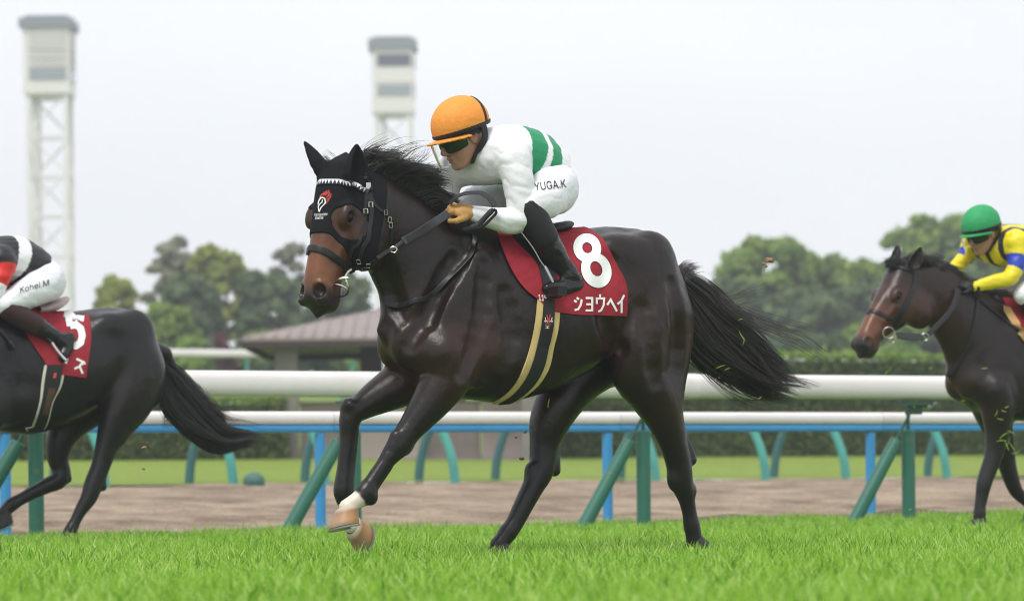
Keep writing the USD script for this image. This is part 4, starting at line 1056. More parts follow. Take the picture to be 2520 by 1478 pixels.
n = 260; roots = np.tile(LP(1672, 690, 0), (n, 1)) + rng.normal(0, .025, (n, 3))
st, wd = grow(roots, np.array([-.5, 0, 1.0]), np.array([-.8, 0, -.1]), rng.uniform(.08, .17, n), rng, 8, .3, .02, .0028); curves(RH, 'dock_hair', st, wd, M_hairtip)
# ------------------------------------------------------------------ face hood, bridle, reins, cloth, saddle, girth
M_hoodm = mat('black_mesh_fabric', (0.008, 0.009, 0.011), 0.8, 0.12, bump=(260, 0.25, 0.003))
M_leather = mat('black_leather', (0.009, 0.009, 0.010), 0.42, 0.35, bump=(90, 0.1, 0.002))
M_rubber = mat('ribbed_rubber', (0.028, 0.029, 0.032), 0.6, 0.3)
M_purple = mat('purple_leather', (0.035, 0.022, 0.075), 0.5, 0.4)
M_whitep = mat('white_print', (0.80, 0.80, 0.79), 0.6, 0.3)
M_redp = mat('red_print', (0.55, 0.06, 0.05), 0.6, 0.3)
M_steel = mat('polished_steel', (0.62, 0.60, 0.52), 0.22, 0.5, metal=1.0)
M_cloth = mat('red_saddle_cloth', (0.27, 0.018, 0.030), 0.75, 0.2, noise=(30, (0.30, 0.022, 0.035), 0.4, 0.6), bump=(9, 0.30, 0.03))
M_ink = mat('dark_outline', (0.05, 0.006, 0.012), 0.7, 0.2)
M_girthpad = mat('yellow_girth_pad', (0.62, 0.46, 0.20), 0.75, 0.2, bump=(140, 0.2, 0.003))
M_girth = mat('black_webbing', (0.010, 0.012, 0.013), 0.55, 0.35, bump=(200, 0.15, 0.002))
M_black0 = mat('black_tape', (0.008, 0.008, 0.008), 0.7, 0.2)
M_tangl = mat('tan_glove_leather', (0.50, 0.28, 0.095), 0.65, 0.3, bump=(70, 0.25, 0.004), noise=(35, (0.42, 0.22, 0.07), 0.4, 0.65))

def region_mesh(S, lo, hi, h, fn, t):
    """the solid {S < t} cut by fn(P) < 0, on a finer grid"""
    f = Field(lo, hi, h); X = np.stack(np.meshgrid(*f.ax, indexing='ij'), -1).reshape(-1, 3).astype(float)
    d = S.sample(X) - t
    f.v = np.maximum(d, fn(X)).reshape(f.n).astype(np.float32)
    f.v[0] = f.v[-1] = 1; f.v[:, 0] = f.v[:, -1] = 1; f.v[:, :, 0] = f.v[:, :, -1] = 1
    return f.mesh(relax=2)
rear_n = LP(1010, 545, 0) - LP(925, 520, 0); rear_n /= np.linalg.norm(rear_n)
rear0 = LP(936, 540, .10)
def hoodfn(X):
    q = X - HD[0]; t = q @ HD[1] / HL; r = q @ HD[2]; f = q @ HD[3]
    rear = (X - rear0) @ rear_n
    low = (t - (.515 + .85 * np.clip(-f - .02, 0, .3))) * HL
    ey = np.minimum(*[np.sqrt(((t - .40) * HL / .078) ** 2 + ((f + .082 + .12 * (t - .4)) / .070) ** 2) + 9 * (s * r < .02) for s in (-1, 1)])
    return np.maximum.reduce([rear, low, (1 - ey) * .07])
hd = region_mesh(S, np.min([at(1.0, 0, -.1), LP(960, 480, -.2), ef_t], 0) - .16, np.max([at(0, 0, .05), at(1, 0, 0), ef_t, en_t], 0) + .12, .0042, hoodfn, .0045)
hd = biggest(hd, 300)
HOOD = Thing('face_hood', 'black mesh face hood with eye holes on the leading horse', 'horse hood', FH.W(at(.3, 0, -.1)))
hood_w = FH.mesh(hd)
put(HOOD, 'hood', hood_w, M_hoodm, smooth=True)
CH = Caster(trimesh.util.concatenate([hood_w, body_w]))
CB = Caster(body_w)
def strap_px(caster, px, w, t, n=None, lift=.001, smooth=True, fallback=None):
    P, N = caster.hit(spline(np.array(px, float), n or max(12, len(px) * 5)), 0, fallback)
    for _ in range(2): P[1:-1] = (P[:-2] + 2 * P[1:-1] + P[2:]) / 4; N[1:-1] = (N[:-2] + 2 * N[1:-1] + N[2:]) / 4
    return ribbon(P + N * lift, N, w, t), P + N * (lift + t), N
K1 = lambda x, y: ((1150 + x / 3.2844) / 1.6254, (540 + y / 3.2844) / 1.6254)
K2 = lambda x, y: ((1150 + x / 3.2844) / 1.6254, (900 + y / 3.2844) / 1.6254)
# crest and lettering printed on the hood
CHo = Caster(hood_w)
def line(pts, w): return sg.LineString([K1(*p) for p in pts]).buffer(w, cap_style=1)
white = [line([(415, 1000), (405, 940), (425, 905), (455, 880), (462, 850)], 1.1), line([(420, 1000), (440, 950), (475, 915), (500, 890)], 1.1), line([(405, 905), (410, 870), (430, 830), (460, 815), (490, 830), (500, 870), (485, 905)], 1.3), line([(440, 815), (420, 850)], 1.6)]
flame = [line([(430, 800), (455, 775), (490, 760)], 1.3), line([(470, 790), (500, 760), (515, 730)], 1.4), line([(500, 785), (530, 755), (545, 725)], 1.4), line([(515, 810), (550, 790), (575, 770)], 1.4), line([(520, 840), (555, 825), (572, 800)], 1.4), line([(510, 895), (525, 870), (545, 850)], 1.3), line([(485, 775), (480, 745)], 1.2), line([(540, 780), (555, 750)], 1.2)]
put(HOOD, 'emblem', flat_to_surface(so.unary_union(white), CHo, .0012), M_whitep, smooth=False)
put(HOOD, 'emblem_flames', flat_to_surface(so.unary_union(flame), CHo, .0012), M_redp, smooth=False)
def script(words, x0, y0, x1, y1, caps, caster=None):
    pass
def text_px(text, corner, ex, ey, caster, lift, bold=True, shear=0.0, fallback=None, height=1.0):
    """lettering: corner = pixel of the baseline's start, ex = pixel vector of one capital height along the line, ey = one capital height up"""
    m = meshkit.text_mesh(text, 1.0, 0.02, bold)
    k = m.face_normals[:, 2] > .9; f = m.faces[k]; uq, inv = np.unique(f, return_inverse=True); v = m.vertices[uq]; f = inv.reshape(-1, 3)
    v, f = trimesh.remesh.subdivide_to_size(np.c_[v[:, :2], np.zeros(len(v))], f, .22)
    x, y = v[:, 0] + shear * v[:, 1], v[:, 1]
    px = np.array(corner) + x[:, None] * np.array(ex) + y[:, None] * np.array(ey)
    P, N = caster.hit(px, 0, fallback)
    a = np.cross(P[f[:, 1]] - P[f[:, 0]], P[f[:, 2]] - P[f[:, 0]])
    if (a * N[f[:, 0]]).sum() < 0: f = f[:, ::-1]
    return trimesh.Trimesh(P + N * lift, f, process=False)
def px_text(text, x0, y0, x1, y1, hgt, caster, lift, **k):
    w = meshkit.text_mesh(text, 1.0, .02, k.get('bold', True)).bounds[1][0]
    d = np.array([x1 - x0, y1 - y0]) / w
    return text_px(text, (x0, y0), d, k.pop('ey', (0.0, -hgt)), caster, lift, **k)
a, b = K1(345, 1062), K1(520, 1052); put(HOOD, 'lettering', px_text('Yamanishi', *a, *b, 6.5, CHo, .0012, shear=.3, bold=False), M_whitep, smooth=False)
a, b = K1(358, 1106), K1(468, 1098); put(HOOD, 'lettering', px_text('Stable', *a, *b, 6.5, CHo, .0012, shear=.3, bold=False), M_whitep, smooth=False)

BR = Thing('bridle', 'black leather bridle with white toothed browband on the leading horse', 'bridle', FH.W(at(.4, 0, 0)))
bb_px = [K1(*p) for p in ((408, 660), (415, 618), (500, 610), (600, 610), (700, 612), (800, 625), (900, 655), (1000, 708), (1060, 745))]
m, bp, bn = strap_px(CH, bb_px, .026, .006, 60); bro = put(BR, 'browband', m, M_purple)
tg = np.gradient(bp, axis=0); tg /= np.linalg.norm(tg, axis=1, keepdims=True); sd_ = np.cross(bn, tg); sd_ *= np.sign(sd_[:, 2:3])
tw = []
L_ = np.concatenate([[0], np.cumsum(np.linalg.norm(np.diff(bp, axis=0), axis=1))]); ip = lambda s, A: np.array([np.interp(s, L_, A[:, i]) for i in range(3)])
for k in range(16):
    s0, s1 = .012 + k * (L_[-1] - .03) / 16, .012 + (k + 1) * (L_[-1] - .03) / 16
    V = []
    for s_, o in ((s0, .010), (s1, .010), ((s0 + s1) / 2, -.012)):
        V.append(ip(s_, bp) + ip(s_, sd_) * o + ip(s_, bn) * .0008)
    V += [v + ip(s0, bn) * .003 for v in V]
    tw.append(trimesh.Trimesh(V, [[0, 2, 1], [3, 4, 5], [0, 1, 4], [0, 4, 3], [1, 2, 5], [1, 5, 4], [2, 0, 3], [2, 3, 5]], process=False))
for q_ in tw: put((BR, bro[1]), 'white_tooth', q_, M_whitep, smooth=False)
def brs(name, px, w, t, n=None, m=M_leather, lift=.002):
    r_ = strap_px(CH, px, w, t, n, lift); put(BR, name, r_[0], m); return r_
brs('head_strap', [K1(*p) for p in ((1012, 490), (1040, 560), (1070, 640), (1095, 720))], .022, .004)
brs('cheek_strap', [K1(*p) for p in ((1032, 770), (1028, 900), (1020, 1000), (1015, 1100), (985, 1230), (950, 1390), (920, 1450))] + [K2(*p) for p in ((880, 280), (800, 470), (770, 520))], .016, .004)
brs('cheek_strap', [K1(*p) for p in ((1060, 780), (1090, 880), (1105, 960), (1100, 1090), (1080, 1210), (1060, 1380))] + [K2(*p) for p in ((1010, 260), (960, 400), (900, 560), (840, 640))], .020, .005)
brs('throat_strap', [K1(*p) for p in ((1090, 760), (1120, 860), (1190, 960), (1280, 1020), (1340, 1080), (1360, 1190), (1362, 1300), (1352, 1430))], .014, .004)
brs('noseband', [K2(*p) for p in ((250, 385), (258, 320), (300, 298), (400, 310), (500, 350), (620, 420), (720, 495), (800, 560), (850, 600))], .032, .009)
brs('chin_strap', [K2(*p) for p in ((830, 620), (930, 600), (1010, 560), (1100, 500), (1180, 440))], .024, .006)
for p in ((K1(1090, 915)), (K1(1025, 1000)), (K1(1275, 1015)), (K1(1330, 1110)), (K1(1345, 1180)), (K2(940, 470)), (K2(1010, 560)), (K2(1060, 520))):
    P, N = CH.hit([p]); o = P[0] + N[0] * .008; e1 = np.cross(N[0], [0, 0, 1]); e1 /= np.linalg.norm(e1); e2 = np.cross(N[0], e1)
    q_ = np.array([[-.009, -.011], [.009, -.011], [.009, .011], [-.009, .011], [-.009, -.011]]); put(BR, 'buckle', tube([o + x * e1 + y * e2 for x, y in q_], .0022, 6), M_steel)
P, N = CH.hit([K1(1050, 670)]); o = P[0] + N[0] * .006; put(BR, 'name_tag', trimesh.Trimesh(*verts_of(ribbon([o - [0, 0, .016], o, o + [0, 0, .016]], np.tile(N[0], (3, 1)), .028, .003))), M_metal)
# the bit: cheek ring and mouthpiece
dep = FH.W(at(.78, .065, -.09))[1]
pb = lambda x, y, dd=0.0: pix(*K2(x, y), dep + dd)
put(BR, 'bit_ring', tube(spline([pb(840, 580, -.01), pb(790, 620, -.02), pb(765, 670, -.025), pb(770, 740, -.025), pb(790, 800, -.02), pb(800, 830, -.01)], 16), .0062, 8), M_steel)
put(BR, 'bit_bar', tube(spline([pb(800, 690, -.025), pb(720, 700, -.02), pb(630, 745, .0)], 10), [.007, .008, .009, .01, .01, .01, .009, .008, .006, .004], 8), M_steel)
put(BR, 'bit_bar', tube(spline([pb(605, 775, .0), pb(690, 785, -.02), pb(760, 815, -.025), pb(785, 845, -.02)], 10), .0055, 8), M_steel)
put(BR, 'lip_cord', tube(spline([pb(800, 850, -.02), pb(790, 890, -.02), pb(720, 930, -.01), pb(610, 945, .01)], 12), .004, 6), M_leather)

# reins and neck strap
RN = Thing('reins', 'black leather reins with ribbed rubber grip running to the gloved hand', 'reins', FH.W(LP(1000, 600, .15)))
def K5(x, y): return ((1130 + x / 1.8475) / 1.6254, (500 + y / 1.8475) / 1.6254)
ring_d = FH.W(LP(955, 612, .165))[1]; hand_d = FH.W(LP(1100, 530, .17))[1]
def path_px(px, d0, d1, n=24):
    q_ = spline(np.array(px, float), n); d = np.linspace(d0, d1, n); return np.stack([pix(u, v, dd) for (u, v), dd in zip(q_, d)])
def strap_free(P, w, t, nrm=None):
    N = np.tile(np.array([0.25, -.9, .45]) if nrm is None else nrm, (len(P), 1)); return ribbon(P, N, w, t)
CHB = Caster(trimesh.util.concatenate([hood_w, body_w]))
rp = spline(np.array([K2(1180, 432), K2(1240, 392), K2(1300, 350), K2(1400, 300), K5(890, 860)]), 20); P, N = CHB.hit(rp); dd = P[:, 1].copy()
for _ in range(6): dd[1:-1] = (dd[:-2] + 2 * dd[1:-1] + dd[2:]) / 4
dd = np.minimum(dd, P[:, 1]) - .03; ring_d = min(ring_d, dd[-1])
put(RN, 'bit_rein', strap_free(np.stack([pix(u, v, d) for (u, v), d in zip(rp, dd)]), .020, .005), M_leather)
put(RN, 'rubber_grip', strap_free(path_px([K5(890, 860), K5(1000, 800), K5(1100, 735), K5(1190, 675), K5(1225, 650)], ring_d, hand_d - .02), .042, .008), M_rubber)
rib = path_px([K5(915, 845), K5(1000, 800), K5(1100, 735), K5(1190, 675)], ring_d, hand_d - .03, 46); ms = []
for i in range(1, 45):
    t_ = rib[i + 1] - rib[i - 1]; t_ /= np.linalg.norm(t_); s_ = np.cross([.25, -.9, .45], t_); s_ /= np.linalg.norm(s_); o = rib[i] + np.array([.25, -.9, .45]) * .0075
    ms.append(tube([o - s_ * .017, o + s_ * .017], .0018, 5))
put(RN, 'grip_ribs', cat_(ms), M_rubber, kind='stuff')
put(RN, 'martingale_ring', tube(path_px([K5(800, 905), K5(820, 897), K5(846, 915), K5(830, 940), K5(800, 932)], ring_d - .015, ring_d - .015, 14), .0035, 6), M_steel)
P, N = CB.hit(spline(np.array([K5(1375, 770), K5(1420, 860), K5(1410, 940), K5(1340, 1040), K5(1230, 1140), K5(1100, 1240), K5(950, 1310), K5(850, 1335), K5(775, 1320), K5(762, 1260)]), 46)); P += N * .014
put(RN, 'neck_strap', ribbon(P, N, .024, .005), M_leather)
put(RN, 'rein_loop', strap_free(path_px([K5(1240, 580), K5(1290, 530), K5(1370, 503), K5(1450, 500), K5(1530, 540), K5(1570, 600)], hand_d + .05, hand_d + .0, 24), .030, .006, np.array([-.1, -.55, .8])), M_rubber)

# saddle cloth: lies on the back, both sides; the near side's edges as seen
KC = lambda x, y: ((1900 + x / 2.4637) / 1.6254, (800 + y / 2.4637) / 1.6254)
front = [KC(*p) for p in ((180, 250), (205, 300), (240, 420), (300, 580), (370, 720), (450, 840), (540, 930), (640, 1000), (705, 1085))]
rear = [KC(*p) for p in ((1180, 345), (1270, 400), (1330, 510), (1420, 690), (1470, 800), (1490, 900), (1487, 1020), (1480, 1138))]
def coons(front, rear, nv, nu, bulge):
    f_, r_ = spline(np.array(front), nv), spline(np.array(rear), nv); s = np.linspace(0, 1, nu)[None, :, None]
    return f_[:, None] * (1 - s) + r_[:, None] * s
uv = coons(front, rear, 46, 56, 0)
low = np.linspace(0, 1, 46)[:, None] ** 6; xs = np.linspace(0, 1, 56)[None]
uv[..., 1] += low * 10 * np.sin(np.pi * xs) * np.clip(1 - xs, 0, 1)
Pn, Nn = CB.hit(uv.reshape(-1, 2)); loc = FH.L(Pn).reshape(46, 56, 3)
def lateral_drape(loc, fr, body_local, lift):
    """extend the near half over the spine and mirror it"""
    return loc
def smooth_grid(A, k):
    for _ in range(k):
        B = A.copy(); B[1:-1] = (A[:-2] + 2 * A[1:-1] + A[2:]) / 4; A = B; B = A.copy(); B[:, 1:-1] = (A[:, :-2] + 2 * A[:, 1:-1] + A[:, 2:]) / 4; A = B
    return A
loc = smooth_grid(loc, 6)
spine_row = loc[0].copy(); nr = 10
lead = []
for i in range(nr):    # from the first seen row up to and over the spine
    f_ = (i + 1) / nr; r_ = loc[0].copy(); r_[:, 1] = loc[0][:, 1] * (1 - f_); lead.append(r_)
full = np.concatenate([np.stack(lead[::-1]), loc], 0)
bl = trimesh.Trimesh(body.vertices, body.faces, process=False)
org = full[:nr].reshape(-1, 3).copy(); org[:, 2] = 2.2
h_, ri, _ = bl.ray.intersects_location(org, np.tile([0, 0, -1.0], (len(org), 1)), multiple_hits=False)
zz = org[:, 2].copy(); zz[ri] = h_[:, 2]; fl = full[:nr].reshape(-1, 3); ok = zz < 2.1; fl[ok, 2] = zz[ok]; full[:nr] = fl.reshape(nr, 56, 3)
far = full[1:][::-1].copy(); far[..., 1] *= -1
full = smooth_grid(np.concatenate([far, full], 0), 2)
G3 = FH.W(full); gu, gv = np.gradient(G3, axis=0), np.gradient(G3, axis=1); NN = np.cross(gu, gv); NN /= np.linalg.norm(NN, axis=2, keepdims=True)
if (NN[-20:, 25:30] @ np.array([0, -1.0, 0])).mean() < 0: NN = -NN
NN = smooth_grid(NN, 3); NN /= np.linalg.norm(NN, axis=2, keepdims=True)
wob = .004 * np.sin(np.linspace(0, 9, 56))[None, :, None] * np.linspace(1, 0, 46)[::-1][-1] 
cl = shell(G3 + NN * .010, NN, .004)
SC = Thing('saddle_cloth', 'red saddle cloth with white number 8 on the leading horse', 'saddle cloth', FH.W(LP(1400, 640, 0)))
put(SC, 'cloth', cl, M_cloth, smooth=50)
CC = Caster(cl); fbd = float(G3[-20, 40, 1])
# the number: two bowls, with a dark outline behind
def ellp(cx, cy, rx, ry, ang):
    e = sg.Point(0, 0).buffer(1, 32); e = shapely.affinity.scale(e, rx, ry); e = shapely.affinity.rotate(e, ang); c = KC(cx, cy); return shapely.affinity.translate(e, *c)
import shapely.affinity
o8 = ellp(1105, 472, 34.0, 36.0, -25).union(ellp(1194, 688, 36.5, 44.5, -22))
i8 = ellp(1105, 470, 12.0, 13.5, -25).union(ellp(1192, 675, 14.0, 19.0, -22))
put(SC, 'number_outline', flat_to_surface(o8.buffer(1.3).difference(i8.buffer(-1.3)), CC, .0012, 4), M_ink, smooth=False)
put(SC, 'number', flat_to_surface(o8.difference(i8), CC, .0026, 4), M_whitep, smooth=False)
def kstroke(pts, w=2.6): return sg.LineString([KC(*p) for p in pts]).buffer(w, cap_style=2, join_style=2)
kata = [[[(975, 985), (1000, 1002)], [(980, 1080), (1015, 1072), (1040, 1030), (1050, 975)], [(1000, 958), (1022, 975)]],
        [[(1090, 962), (1152, 962), (1152, 1092)], [(1095, 1024), (1152, 1024)], [(1088, 1084), (1160, 1084)]],
        [[(1230, 925), (1230, 962)], [(1198, 1020), (1198, 966), (1272, 966), (1268, 1030), (1240, 1082), (1212, 1096)]],
        [[(1303, 1030), (1337, 978), (1397, 1092)]],
        [[(1468, 932), (1440, 990), (1402, 1022)], [(1443, 990), (1443, 1108)]]]
for ch in kata:
    g = so.unary_union([kstroke(s_) for s_ in ch]); put(SC, 'letter', flat_to_surface(g, CC, .0018, 3), M_whitep, smooth=False)
put(SC, 'letter', text_px('11R', KC(622, 985), (8.6, 0.6), (-1.0, -14.5), CC, .0018), M_whitep, smooth=False)

GI = Thing('girth', 'black girth strap over a pale yellow pad under the leading horse', 'girth', FH.W(LP(1320, 850, 0)))
gl = spline(np.array([KC(612, 960), KC(606, 1050), KC(580, 1260), KC(540, 1440), (1292, 890), (1272, 935), (1245, 968), (1212, 988)]), 40); gr = spline(np.array([KC(826, 1000), KC(830, 1100), KC(815, 1260), KC(770, 1440), (1352, 895), (1330, 935), (1302, 962), (1270, 982)]), 40)
s = np.linspace(0, 1, 9)[None, :, None]; uv = gl[:, None] * (1 - s) + gr[:, None] * s
P, N = CB.hit(uv.reshape(-1, 2)); P = smooth_grid(P.reshape(40, 9, 3), 4); N = smooth_grid(N.reshape(40, 9, 3), 4); N /= np.linalg.norm(N, axis=2, keepdims=True)
def outfix(m): return m
put(GI, 'pad', outfix(shell(P + N * .002, N, .010)), M_girthpad, smooth=50)
Pm, Nm = P[:, 2:7] + N[:, 2:7] * .013, N[:, 2:7]; put(GI, 'strap', outfix(shell(Pm, Nm, .006)), M_girth, smooth=50)
Pm, Nm = P[8:16, 2:7] + N[8:16, 2:7] * .0195, N[8:16, 2:7]; put(GI, 'strap_keeper', outfix(shell(Pm, Nm, .003)), M_leather, smooth=50)
Cg = Caster(trimesh.util.concatenate([outfix(shell(P + N * .013, N, .0065))]))
kl = lambda pts, w: sg.LineString([KC(*p) for p in pts]).buffer(w)
put(GI, 'embroidery_red', flat_to_surface(so.unary_union([kl([(705, 1130), (712, 1165), (700, 1185)], 1.2), kl([(738, 1125), (726, 1165), (735, 1185)], 1.2), kl([(718, 1165), (720, 1195)], 1.4), kl([(688, 1222), (710, 1210), (740, 1222)], 1.2)]), Cg, .006, 2), M_redp, smooth=False)
put(GI, 'embroidery_white', flat_to_surface(so.unary_union([kl([(688, 1155), (692, 1185), (710, 1195)], .9), kl([(755, 1155), (748, 1185), (730, 1195)], .9), kl([(678, 1185), (690, 1198)], .8), kl([(762, 1185), (752, 1200)], .8), kl([(695, 1240), (725, 1236)], .7), kl([(692, 1254), (724, 1254)], .7), kl([(708, 1244), (708, 1258)], .7)]), Cg, .006, 2), M_whitep, smooth=False)

SA = Thing('saddle', 'small black racing saddle with stirrup under the leading jockey', 'saddle', FH.W(LP(1330, 560, 0)))
def place_shell(uvg, caster, lift, thick, k=4):
    nu, nv = uvg.shape[:2]; P, N = caster.hit(uvg.reshape(-1, 2)); P = smooth_grid(P.reshape(nu, nv, 3), k); N = smooth_grid(N.reshape(nu, nv, 3), k); N /= np.linalg.norm(N, axis=2, keepdims=True); return outfix(shell(P + N * lift, N, thick))
CCB = Caster(trimesh.util.concatenate([cl, body_w]))
fl_l = spline(np.array([KC(330, 290), KC(400, 400), KC(480, 480), KC(580, 580), KC(630, 660), KC(650, 760), KC(680, 900)]), 24); fl_r = spline(np.array([KC(560, 290), KC(620, 380), KC(690, 480), KC(740, 580), KC(780, 680), KC(800, 780), KC(800, 900)]), 24)
s = np.linspace(0, 1, 10)[None, :, None]
put(SA, 'flap', place_shell(fl_l[:, None] * (1 - s) + fl_r[:, None] * s, CCB, .004, .006), M_leather, smooth=50)
seat = np.array([[*LP(1205, 556, 0), .028], [*LP(1245, 562, 0), .032], [*LP(1320, 566, 0), .03], [*LP(1375, 560, 0), .028], [*LP(1395, 552, 0), .02]])
Sx = Field(seat[:, :3].min(0) - .25, seat[:, :3].max(0) + .25, .009); Sx.chain(seat, .02, np.array([0, 1.0, 0]), .30)
put(SA, 'seat', FH.mesh(Sx.mesh()), M_leather, smooth=True)
dl = FH.W(LP(1300, 600, .275))[1]; ds = FH.W(LP(1350, 690, .31))[1]
put(SA, 'stirrup_leather', strap_free(path_px([KC(440, 300), KC(520, 400), KC(590, 500), KC(640, 590), KC(690, 660)], dl, ds - .03), .006, .003), mat('grey_strap', (.22, .22, .21), .6, .2))
put(SA, 'stirrup_iron', tube(path_px([KC(690, 650), KC(715, 700), KC(745, 760), KC(770, 810)], ds - .03, ds - .05, 10), [.006, .007, .008, .008, .008, .008, .008, .008, .007, .006], 8), mat('dull_alloy', (.30, .30, .32), .4, .5, metal=.6))
put(SA, 'stirrup_tread', box(pix(*KC(800, 900), ds - .02), (.05, .12, .045), .5), M_leather)

WP = Thing('whip', 'black whip handle tucked under the white sleeve of the leading jockey', 'whip', pix(1180, 540, 14.75))
wd_ = FH.W(LP(1190, 540, .245))[1] - .03
put(WP, 'handle', tube(path_px([(1214, 514), (1196, 532), (1178, 551), (1160, 560)], wd_, wd_ + .03, 10), [.010, .013, .013, .013, .013, .013, .013, .014, .016, .014], 10), M_rubber)
put(WP, 'loop', tube(path_px([(1214, 514), (1222, 520), (1206, 540), (1188, 556), (1172, 562)], wd_ - .01, wd_ + .02, 12), .007, 8), M_leather)
put(WP, 'wrap', tube(path_px([(1166, 556), (1150, 566), (1138, 566)], wd_ + .03, wd_ + .05, 8), [.012, .016, .018, .019, .019, .018, .016, .012], 12), M_black0)
# ------------------------------------------------------------------ riders
M_skin = primmat('skin', 'coat', rough=0.5, spec=0.4, bump=(60, 0.06, 0.004))
M_silk = primmat('racing_silk', 'coat', rough=0.42, spec=0.4, bump=(34, 0.30, 0.010))
M_breech = mat('white_breeches', (0.73, 0.73, 0.77), 0.5, 0.35, bump=(30, 0.28, 0.010))
M_boot = mat('patent_boot', (0.008, 0.008, 0.009), 0.20, 0.40, bump=(22, 0.5, 0.016))
M_bootmat = mat('dull_boot_knee', (0.012, 0.012, 0.014), 0.6, 0.3)
M_bootbrown = mat('brown_boot_knee', (0.035, 0.015, 0.014), 0.6, 0.3)
M_lens = mat('green_mirror_lens', (0.012, 0.035, 0.006), 0.14, 0.5)
M_black = mat('black_strap', (0.012, 0.012, 0.012), 0.55, 0.3)
M_pane = usdkit.material(stage, LK + 'clear_visor', {'t': ('transparent_bsdf', {'color': (.93, .94, .93)}), 'g': ('glossy_bsdf', {'color': (1, 1, 1), 'roughness': .05}), 'f': ('fresnel', {'IOR': 1.12}), 'm': ('mix_closure', {})},
    [('f.fac', 'm.fac'), ('t.BSDF', 'm.closure1'), ('g.BSDF', 'm.closure2')], surface='m.closure')

def capmat(name, col):
    return mat(name, col, 0.6, 0.3, bump=(30, 0.45, 0.012))

class Hd:
    """a rider's head: origin between the ears, x forward, y to its left, z up (local frame of the horse)"""
    def __init__(self, fr, uvl, yaw, pitch, sc, roll=0.0):
        g = np.array([-math.cos(yaw), -math.sin(yaw), 0]); z = np.array([0, 0, 1.0]); l = np.array([math.sin(yaw), -math.cos(yaw), 0])
        f = g * math.cos(pitch) - z * math.sin(pitch); u = g * math.sin(pitch) + z * math.cos(pitch)
        l, u = l * math.cos(roll) + u * math.sin(roll), u * math.cos(roll) - l * math.sin(roll)
        self.o = fr.P(*uvl); self.R = np.stack([np.array([w @ fr.h, w @ fr.n, w[2]]) for w in (f, l, u)]); self.sc = sc
    def __call__(self, x, y, z): return self.o + (self.R[0] * x + self.R[1] * y + self.R[2] * z) * self.sc
    def inv(self, P): return ((P - self.o) @ self.R.T) / self.sc

def head_shape(S, H):
    sc, R = H.sc, H.R
    e = lambda c, r, k, mode='add': S.ell(H(*c), np.array(r) * sc, R, k * sc, mode)
    e((-.012, 0, .038), (.096, .076, .090), .02); e((.042, 0, -.028), (.056, .060, .086), .03); e((.010, 0, -.03), (.07, .066, .06), .03)
    for s in (-1, 1):
        S.cone(H(0, s * .048, -.060), H(.060, s * .020, -.100), .018 * sc, .016 * sc, .03)
        e((.056, s * .038, -.030), (.024, .024, .020), .02)
        e((.078, s * .032, .028), (.016, .028, .010), .014)
        e((.096, s * .032, .004), (.020, .018, .012), .012, 'sub')
        e((.103, s * .012, -.038), (.011, .008, .008), .008)
        e((.109, s * .0075, -.045), (.004, .003, .004), .004, 'sub')
        e((-.006, s * .078, -.006), (.021, .009, .034), .010); e((.000, s * .088, -.004), (.011, .006, .020), .008, 'sub')
    S.cone(H(.092, 0, .014), H(.117, 0, -.028), .007 * sc, .0125 * sc, .016)
    e((.078, 0, -.102), (.018, .024, .018), .02)
    e((.093, 0, -.061), (.013, .025, .0075), .010); e((.089, 0, -.077), (.012, .022, .008), .010)
    S.cone(H(.109, -.020, -.0685), H(.109, .020, -.0685), .0035 * sc, .0035 * sc, .006, mode='sub')

def hand(S, W, D, Nn, curl=(65, 85, 45), sc=1.0, thumb_side=1):
    """palm, four unequal bent fingers and a thumb; W wrist, D towards the knuckles, Nn out of the back of the hand"""
    D = D / np.linalg.norm(D); Nn = Nn - D * (Nn @ D); Nn /= np.linalg.norm(Nn); sd = np.cross(D, Nn) * thumb_side
    at_ = lambda d, s, n: W + (D * d + sd * s + Nn * n) * sc
    S.ell(at_(.050, 0, 0), np.array([.054, .043, .019]) * sc, np.stack([D, sd, Nn]), .015)
    S.cone(at_(-.02, 0, 0), at_(.03, 0, 0), .031 * sc, .033 * sc, .02)
    for i, (s0, L) in enumerate(((.031, .068), (.011, .076), (-.010, .071), (-.030, .056))):
        k0 = at_(.088 - .006 * abs(i - 1), s0, .004); d, n = D.copy(), Nn.copy(); p = k0; S.ell(k0, np.array([.0125] * 3) * sc, None, .008)
        for f_, c, r0, r1 in ((.46, curl[0], .0112, .0105), (.31, curl[1], .0105, .0095), (.23, curl[2], .0095, .0080)):
            a = math.radians(c); d, n = d * math.cos(a) - n * math.sin(a), n * math.cos(a) + d * math.sin(a)
            q_ = p + d * L * f_ * sc; S.cone(p, q_, r0 * sc, r1 * sc, .004); p = q_
    t0, t1, t2 = at_(.022, .036, -.008), at_(.055, .055, -.022), at_(.082, .046, -.036)
    S.cone(t0, t1, .015 * sc, .012 * sc, .012); S.cone(t1, t2, .012 * sc, .0095 * sc, .005)

def bounds_of(fr, chains, pad=.16):
    A = np.vstack([fr.chain(c)[:, :3] for c in chains]); return A.min(0) - pad, A.max(0) + pad

